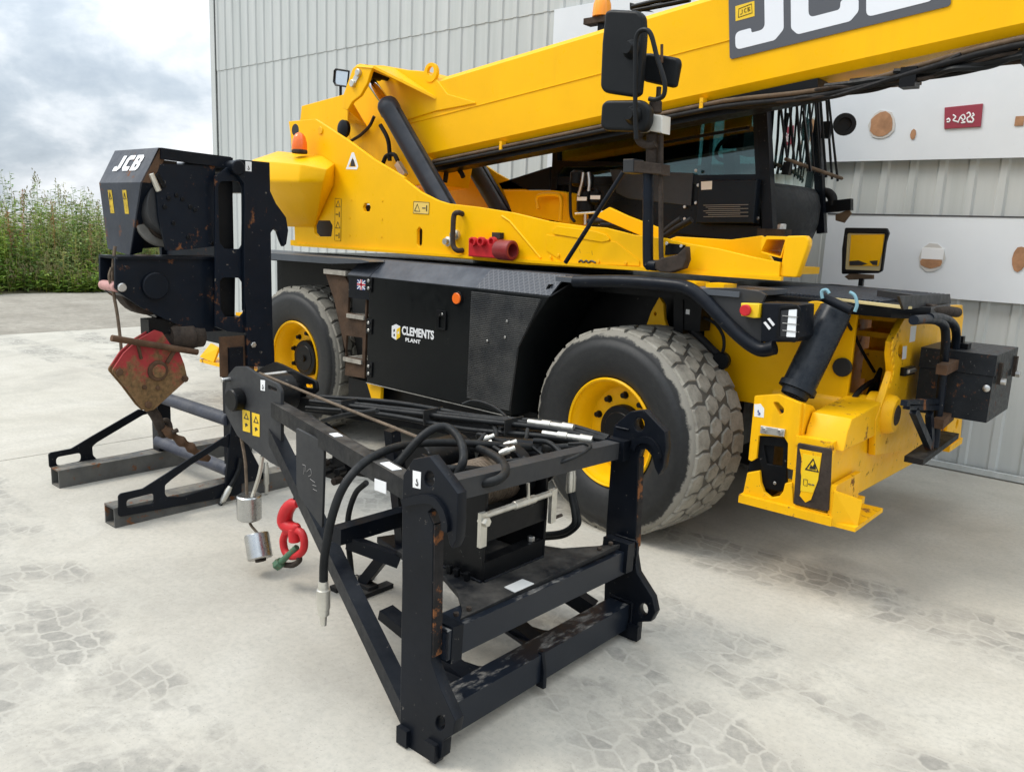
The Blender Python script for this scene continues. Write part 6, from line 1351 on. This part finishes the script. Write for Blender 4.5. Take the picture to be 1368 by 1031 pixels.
for pts in (((.15, .2), (.88, .26), (.85, .86), (.18, .76), (.15, .2)), ((.36, .66), (.36, .40), (.26, .36)), ((.58, .66), (.48, .62), (.48, .44), (.58, .42)), ((.66, .42), (.66, .70), (.76, .66), (.68, .56), (.78, .48), (.66, .42))): strokes(pts, .0022)
# ------------------------------------------------------------------ cab
cab = part('cab', (-3.3, 5.9, 1.9)); CY0, CY1 = 5.45, 6.28; CXR, CXF = -4.32, -2.47
SILL, ROOF = 2.14, 2.98
def glass():
    m, t, b = newmat('tinted_glass'); t.nodes.remove(b)
    tr = t.nodes.new('ShaderNodeBsdfTransparent'); tr.inputs[0].default_value = (.44, .63, .63, 1)
    gl = t.nodes.new('ShaderNodeBsdfGlossy'); gl.inputs['Roughness'].default_value = .03; gl.inputs[0].default_value = (.85, .95, .95, 1)
    fr = t.nodes.new('ShaderNodeFresnel'); fr.inputs[0].default_value = 1.6; mx = t.nodes.new('ShaderNodeMixShader')
    t.links.new(wm('ADD', wm('MULTIPLY', fr.outputs[0], .8, tree=t), .05, tree=t), mx.inputs[0]); t.links.new(tr.outputs[0], mx.inputs[1]); t.links.new(gl.outputs[0], mx.inputs[2]); t.links.new(mx.outputs[0], t.nodes['Material Output'].inputs[0]); return m
GLS = glass()
CABM = paint('cab_navy_black', (.007, .010, .015), .33, .2, .06, (.25, .26, .28), scale=4, bumpy=.02)
box('cab_body', cab, CABM, (-3.95, CY0, 1.86), (CXF-.03, CY1, SILL-.03), .012); box('cab_sill', cab, CABM, (CXR, CY0-.012, SILL-.05), (CXF-.02, CY0+.05, SILL+.012), .006)
box('cab_floor', cab, SEAT, (-3.95, CY0+.03, 1.66), (CXF-.06, CY1-.03, 1.86), .01)
box('cab_roof', cab, CABM, (CXR, CY0, ROOF), (CXF+.02, CY1, ROOF+.09), .03)
for x, y in ((CXR+.03, CY0+.02), (CXR+.03, CY1-.03), (-3.35, CY1-.03)): box('cab_post', cab, CABM, (x-.03, y-.03, 1.70), (x+.03, y+.03, ROOF), .008)
ap0, ap1 = PT(*T4((695, 925))[0], 'y', CY0), PT(*T4((655, 150))[0], 'y', CY0); apt = ap0+(ap1-ap0)*1.3
beam('front_post', cab, NAVY, ap0, apt, .075, .07, up=(0, 1, 0), bev=.015)
beam('front_post', cab, NAVY, ap0+Vector((.06, .80, 0)), apt+Vector((.06, .80, 0)), .06, .06, up=(0, 1, 0), bev=.015)
box('side_glass', cab, GLS, (CXR+.05, CY0+.015, SILL+.01), (ap0.x-.10, CY0+.02, ROOF), 0); box('far_glass', cab, GLS, (CXR+.05, CY1-.02, SILL-.2), (CXF-.06, CY1-.015, ROOF), 0); box('rear_glass', cab, GLS, (CXR+.02, CY0+.05, SILL+.01), (CXR+.025, CY1-.05, ROOF), 0)
beam('window_rail', cab, BLK, PT(*T4((30, 378))[0], 'y', CY0+.01), PT(*T4((560, 285))[0], 'y', CY0+.01), .02, .02); beam('window_post', cab, CABM, (ap0.x-.12, CY0+.012, SILL), (ap1.x-.12, CY0+.012, ROOF), .03, .04, up=(0, 1, 0))
# curved windscreen and moulded front panel
bm = bmesh.new(); nseg = 8; R = []
for i in range(nseg+1):
    u = i/nseg; y = CY0+.05+u*(CY1-CY0-.08); bul = .05*math.sin(math.pi*(.12+.88*u)*.75); R.append([bm.verts.new((CXF+.0+bul-.05*k, y, z)) for k, z in ((0, 1.98), (.3, 2.4), (1, ROOF))])
for A, B in zip(R, R[1:]):
    for k in range(2): bm.faces.new((A[k], B[k], B[k+1], A[k+1]))
from_bm('windscreen', bm, GLS, cab, 0, 60)
pnl = [PT(*q_, 'y', 5.9) for q_ in T4((705, 590), (760, 600), (1000, 640), (1030, 700), (1075, 890))+Y4((400, 830), (352, 905))+T4((850, 1020), (840, 860), (770, 800), (735, 700))]
bm = bmesh.new(); n_ = 7; rows = []
zs = [2.10, 2.06, 1.98, 1.85, 1.70, 1.55, 1.44]; yl = [5.46, 5.46, 5.46, 5.47, 5.52, 5.62, 5.75]; yr = [6.22, 6.27, 6.28, 6.27, 6.20, 6.06, 5.90]; xf = [.06, .10, .13, .13, .08, .0, -.06]
for z, a, b, xx in zip(zs, yl, yr, xf):
    rows.append([bm.verts.new((CXF+xx*(.3+.9*math.sin(math.pi*(.1+.8*i/6)))-.02+.04*i/6, a+(b-a)*i/6, z)) for i in range(7)])
for A, B in zip(rows, rows[1:]):
    for i in range(6): bm.faces.new((A[i], A[i+1], B[i+1], B[i]))
r_ = bmesh.ops.extrude_face_region(bm, geom=bm.faces[:]); bmesh.ops.translate(bm, verts=[v for v in r_['geom'] if isinstance(v, bmesh.types.BMVert)], vec=(-.05, 0, 0)); from_bm('front_panel', bm, paint('front_panel_plastic', (.022, .024, .026), .55, .15, .15, (.2, .2, .2), scale=4, bumpy=.05), cab, 0, 60)
bpx = [PT(*q_, 'y', CY0-.06) for q_ in T4((640, 940), (810, 945))]; beam('post_foot', cab, RUSTD, bpx[0], bpx[1], .12, .05, bev=.006); cyl('foot_bolt', cab, STEEL, bpx[0].lerp(bpx[1], .75)+Vector((0, 0, .02)), bpx[0].lerp(bpx[1], .75)+Vector((0, 0, .06)), .03, 8)
# service box and panels on the cab flank
ab = plate('service_box', cab, CABM, 'y', CY0-.10, .10, T4((250, 612), (615, 606), (592, 882), (228, 882)), bev=.008); decal(ab, WHT, 'y', CY0-.10, T4((265, 622), (334, 618), (332, 670), (266, 674)), 'box_label')
bm = bmesh.new()
for k in range(7):
    p, q = [PT(*v, 'y', CY0-.104) for v in T4((280+(k % 3)*15, 770+k*12), (560-(k % 2)*50, 766+k*12))]; add_beam(bm, p, q, .003, .004)
from_bm('scuff_marks', bm, MATS['chip_grey'], ab, 0, None)['kind'] = 'stuff'
plate('flank_panel', cab, paint('flank_panel_grey', (.035, .042, .055), .4, .2, .3, (.22, .23, .25), scale=3), 'y', CY0-.02, .02, T3((435, 240), (1010, 265), (995, 490), (560, 440), (480, 400)), bev=.003)
plate('lower_flank', cab, CABM, 'y', CY0-.01, .02, T3((420, 470), (560, 440), (1186, 500))+T4((240, 880), (640, 900), (640, 960), (440, 985))+T3((900, 680), (770, 640), (600, 560)), bev=.003)
plate('rear_wedge', cab, CABM, 'y', 5.50, .6, T2((715, 255), (1112, 130), (1112, 305), (745, 305)), bev=.004)
plate('cab_rear_frame', cab, BLK, 'y', CY0-.02, .05, T3((40, 60), (70, 60), (75, 180), (560, 190), (560, 215), (110, 225), (75, 270), (70, 380), (35, 380)), bev=.004)
box('dark_bay', cab, SEAT, (-4.30, CY0+.1, 1.80), (-3.75, CY0+.14, 2.12), 0)
for a, b in ((250, 645), (235, 755), (165, 780), (165, 855), (622, 852), (235, 553)): q = PT(*T4((a, b))[0], 'y', CY0-.03); cyl('panel_bolt', cab, STEEL, q, q-Vector((0, .012, 0)), .012, 8)
box('added_rear_dark_sheet', cab, SEAT, (CXR+.04, CY0+.06, 1.9), (CXR+.07, CY1-.04, ROOF), 0); box('added_roof_dark_sheet', cab, SEAT, (CXR+.08, CY0+.05, 2.86), (CXF-.12, CY1-.05, ROOF-.005), 0)  # dark sheets added to blacken the cab behind its glass
for x0, x1, z0 in ((CXR+.08, -3.42, 2.30), (-3.20, -2.98, 2.42), (-2.86, CXF-.10, 2.36)): box('added_far_dark_sheet', cab, SEAT, (x0, CY1-.07, z0), (x1, CY1-.04, 2.86), .005)  # added dark panels on the far side, gaps left between them
# operator seat and column seen through the glass
bm = bmesh.new(); add_box(bm, (-3.75, 5.65, 2.0), (-3.25, 6.08, 2.16)); add_box(bm, (-3.85, 5.68, 2.1), (-3.70, 6.05, 2.72)); add_box(bm, (-3.86, 5.75, 2.74), (-3.74, 5.98, 2.92)); from_bm('operator_seat', bm, SEAT, cab, .03)
beam('steering_column', cab, SEAT, (-2.85, 5.87, 1.86), (-2.95, 5.87, 2.35), .09, .09); bm = bmesh.new(); add_tube(bm, [(-2.96+.06*math.sin(a), 5.87+.18*math.cos(a), 2.38+.17*math.sin(a)*.5) for a in [i*2*math.pi/24 for i in range(25)]], .015, 8); from_bm('steering_wheel', bm, SEAT, cab, 0, 60)
box('cab_display', cab, SEAT, (-2.75, 5.55, 2.3), (-2.7, 5.75, 2.5), .01)
# screen guard bars
gd = part('screen_guard', (-2.2, 5.9, 2.3), tel)
gr0, gr1 = PT(*T4((795, 482))[0], 'y', 5.55), PT(*T4((1145, 602))[0], 'y', 6.38)
tube('guard_rail', gd, BRN, [gr0, gr0.lerp(gr1, .5), gr1], .014, 8, smooth=False); beam('guard_bracket', gd, BLK, PT(*T4((810, 500))[0], 'y', 5.57), PT(*T4((795, 580))[0], 'y', 5.57), .04, .05)
tops = [(757, 105), (815, 95), (860, 90), (905, 88), (940, 85), (978, 80), (1010, 80), (1048, 78), (1060, 78)]
for k, tp in enumerate(tops):
    u = (k+.4)/len(tops); b0 = gr0.lerp(gr1, u)-Vector((0, 0, .03)); tt = PT(*T4(tp)[0], 'y', 5.5+.85*u); cyl('guard_bar', gd, BLK, b0, tt+(tt-b0)*.35, .0095, 8)
q = PT(*T4((1050, 300))[0], 'y', 6.2); box('guard_clamp', gd, BLK, (q.x-.03, 6.18, q.z-.06), (q.x+.03, 6.22, q.z+.06), .006)
beam('wiper', gd, BLK, PT(*T4((950, 560))[0], 'y', 5.8), PT(*T4((905, 180))[0], 'y', 5.8), .02, .015)
q = PT(*T4((1155, 268))[0], 'y', 6.38); wl_ = lathe('work_lamp', cab, RUB, q+Vector((-.02, .05, 0)), (.45, -.89, 0), [(0, .045), (.03, .07), (.09, .082), (.10, .078), (.10, .05), (.085, .048), (.085, .001)], 24)
tube('grab_rail', cab, RUB, [PT(a, b, 'y', 6.3) for a, b in T4((1015, 690), (1055, 690), (1085, 720), (1088, 770))], .035, 10)
beam('lamp_arm', cab, BLK, PT(*T4((1030, 785))[0], 'y', 6.3), PT(*T4((1210, 765))[0], 'y', 6.3), .06, .085, bev=.01); q = PT(*T4((1150, 835))[0], 'y', 6.28); plate('lamp_bracket', cab, BRN, 'y', 6.28, .02, T4((1105, 830), (1190, 795), (1205, 820), (1160, 880), (1105, 865)), bev=.004)
# amber beacon, light bar on the cab roof
q = PT(*V7((478, 90))[0], 'y', 5.7)
q = PT(*V7((478, 130))[0], 'y', 5.6); lathe('roof_beacon', cab, AMB, q, (0, 0, 1), [(0, .075), (.03, .075), (.09, .07), (.13, .055), (.145, .02), (.147, .001)], 24); box('beacon_mount', cab, RUSTD, (q.x-.14, 5.55, q.z-.05), (q.x+.14, 5.65, q.z-.005), .006)
beam('beacon_post', cab, BLK, (q.x, 5.6, 3.05), (q.x, 5.6, q.z-.04), .04, .04)
q = PT(*V7((460, 10))[0], 'y', 5.6); 
for pts in (((710, 55), (900, 10), (1100, -20)), ((720, 85), (930, 45), (1150, 0))): tube('roof_rail', cab, BLK, [PT(a, b, 'y', 5.45) for a, b in V7(*pts)], .018, 8)
plate('roof_bracket', cab, BLK, 'y', 5.47, .04, V7((690, 20), (720, 28), (860, 88), (690, 75)), bev=.004)
# rear mirror behind the tower
mr = part('rear_mirror', PT(*T1((640, 250))[0], 'y', 5.3), tel)
MIRG = flat('mirror_glass', (.72, .76, .78), .08, .9)
plate('mirror_glass', mr, MIRG, 'y', 5.30, .01, T1((590, 145), (700, 155), (690, 278), (590, 262)), r=.02); P = [PT(a, b, 'y', 5.295) for a, b in T1((600, 138), (705, 155), (690, 280), (595, 265), (582, 240), (588, 150), (600, 138))]; tube('mirror_rim', mr, BLK, P, .010, 7, smooth=False)
plate('mirror_reflection_strip', mr, YEL, 'y', 5.298, .002, T1((596, 205), (660, 215), (655, 268), (596, 258)), bev=.0005) if False else None
P = [PT(a, b, 'y', 5.3) for a, b in T1((637, 275), (637, 345))]; cyl('mirror_stem', mr, BLK, P[0], P[1]-Vector((0, 0, .1)), .014, 8)
# ------------------------------------------------------------------ mirror mast
mm = part('mirror_mast', (-2.45, 4.02, 1.6)); YM = 4.02
tube('mast_tube', mm, NAVYR, [PT(a, b, 'y', YM) for a, b in T3((700, 250), (700, 500), (700, 860), (715, 895), (760, 900))], .030, 12); tube('mast_rod', mm, RUSTD, [PT(a, b, 'y', YM) for a, b in T3((790, 0), (788, 300), (790, 800), (800, 860))], .014, 8)
tube('mast_tube', mm, RUSTD, [PT(a, b, 'y', YM) for a, b in T3((730, 0), (728, 180), (725, 270))], .034, 12, smooth=False)
br_ = plate('mast_bracket', mm, RUSTD, 'y', YM-.02, .06, T3((715, 880), (800, 850), (900, 825), (955, 770), (962, 860), (940, 920), (850, 950), (780, 945), (720, 910)), bev=.006); plate('mast_base_plate', mm, BLK, 'y', YS-.016, .012, T3((820, 745), (955, 760), (930, 820), (815, 830)), bev=.002)
for a, b in ((833, 750), (932, 768)): q = PT(*T3((a, b))[0], 'y', YS-.016); cyl('base_bolt', br_, STEEL, q, q-Vector((0, .01, 0)), .010, 8)
box_ = plate('mast_clamp', mm, RUSTD, 'y', YM-.05, .10, T3((595, 175), (790, 200), (790, 275), (600, 260)), bev=.006); plate('mast_clamp_box', mm, GRYP, 'y', YM-.055, .11, T3((527, 168), (600, 165), (598, 262), (525, 265)), bev=.006)
P = [PT(a, b, 'y', YM-.03) for a, b in T3((530, 258), (130, 882))]; cyl('mast_stay', mm, NAVYR, P[0], P[1], .014, 10)
lmp = plate('mast_lamp', mm, flat('dirty_white_lamp', (.62, .60, .54), .35), 'y', YM-.06, .09, Z8((288, 520), (362, 530), (358, 612), (290, 600)), bev=.008); plate('lamp_wing', mm, MATS['dirty_white_lamp'], 'y', YM-.04, .03, Z8((252, 595), (290, 570), (290, 605), (258, 610)), bev=.003)
tube('mast_knuckle', mm, RUSTD, [PT(a, b, 'y', YM-.03) for a, b in Z8((260, 610), (250, 640), (270, 660), (310, 670), (330, 660))], .022, 8); cyl('mast_joint', mm, RUSTD, PT(*Z8((330, 465))[0], 'y', YM), PT(*Z8((328, 520))[0], 'y', YM), .035, 14)
tube('mirror_arm', mm, MIRB, [PT(a, b, 'y', YM-.20) for a, b in Z8((240, 640), (236, 500), (237, 330), (238, 200), (252, 150), (285, 138), (310, 165), (335, 260), (358, 330), (372, 390), (365, 440), (330, 458), (300, 455))], .0125, 10)
tube('arm_rod', mm, RUSTD, [PT(a, b, 'y', YM) for a, b in Z8((345, 400), (340, 470))], .014, 8)
def mirror(poly, y, th, nm, r=.05):
    bk = plate(nm, mm, MIRB, 'y', y, th, poly, bev=.018, r=r, res=4); return bk
mirror(Z8((95, 55), (120, 42), (245, 48), (268, 70), (272, 160), (262, 300), (250, 430), (225, 445), (90, 425), (72, 400), (80, 200)), YM-.14, .06, 'mirror_head', .06); mirror(Z8((78, 480), (100, 460), (260, 458), (300, 490), (298, 560), (275, 605), (95, 600), (72, 580)), YM-.14, .06, 'lower_mirror_head', .06)
mirror(Z8((255, 235), (430, 265), (438, 290), (418, 395), (400, 402), (258, 370)), YM+.02, .045, 'small_mirror_head', .05)
for a, b in ((220, 228), (228, 530)): q = PT(*Z8((a, b))[0], 'y', YM-.14); lathe('mirror_ball', mm, MIRB, q+Vector((0, .02, 0)), (0, -1, 0), [(0, .055), (.03, .05), (.06, .035), (.075, .03)], 16)
tube('antenna_stub', mm, RUST, [PT(a, b, 'y', YM+.01) for a, b in Z8((358, 205), (358, 290))], .008, 6)
# ------------------------------------------------------------------ framed mirror on a stalk, the boom's yellow reflection painted on its face
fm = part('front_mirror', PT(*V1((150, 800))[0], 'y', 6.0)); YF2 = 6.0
plate('mirror_frame', fm, BLK, 'y', YF2, .035, V1((38, 512), (290, 515), (302, 545), (285, 600), (262, 770), (235, 785), (18, 790), (20, 640)), [V1((52, 545), (280, 548), (262, 660), (248, 770), (38, 762))], bev=.006, r=.012)
plate('mirror_edge', fm, CREAM, 'y', YF2+.012, .008, V1((46, 540), (284, 545), (252, 776), (32, 770)), bev=.001); plate('painted_reflection', fm, YEL, 'y', YF2+.006, .008, V1((76, 556), (275, 552), (262, 660), (240, 742), (62, 740)), bev=.001)
plate('dark_mark', fm, DBLK, 'y', YF2+.004, .003, V1((66, 712), (120, 708), (175, 728), (140, 738), (66, 738)), bev=.0003); plate('dark_mark', fm, DBLK, 'y', YF2+.004, .003, V1((185, 712), (235, 708), (232, 738), (205, 735)), bev=.0003)
plate('mirror_bracket', fm, BRN, 'y', YF2+.005, .04, V1((70, 785), (205, 795), (205, 820), (60, 825), (35, 805)), bev=.004); q = PT(*V1((140, 815))[0], 'y', YF2+.02); beam('mirror_stalk', fm, BLK, q, (q.x, q.y, 1.42), .03, .03)
# ------------------------------------------------------------------ rear outrigger seen past the rear wheel
ro = part('rear_outrigger', (-6.9, 3.95, .4))
q0, q1 = PT(*W2((270, 290))[0], 'y', 3.95), PT(*W2((380, 330))[0], 'y', 3.95)
box('foot_pad', ro, YELW, (q0.x, 3.90, q0.z-.03), (q0.x+1.0, 4.35, q0.z+.0), .01); quad('foot_flare', [(q0.x, 3.90, q0.z+.02), (q0.x+.25, 3.90, q0.z-.0), (q0.x+.30, 3.93, q0.z+.14), (q0.x+.12, 3.95, q0.z+.16)], .02, YELW, ro)
plate('jack_body', ro, YELW, 'y', 3.93, .25, W2((335, 170), (470, 155), (470, 300), (345, 260)), bev=.01); box('beam_stub', ro, RUSTD, (q0.x+.05, 3.95, q0.z+.28), (q0.x+.22, 4.2, q0.z+.42), .01)
q = PT(*W2((375, 165))[0], 'y', 3.928); cyl('jack_hole', ro, DBLK, q, q+Vector((0, .01, 0)), .045, 16)
box('rear_beam', ro, YELW, (-6.95, 4.1, .6), (-6.6, 6.0, .85), .01)
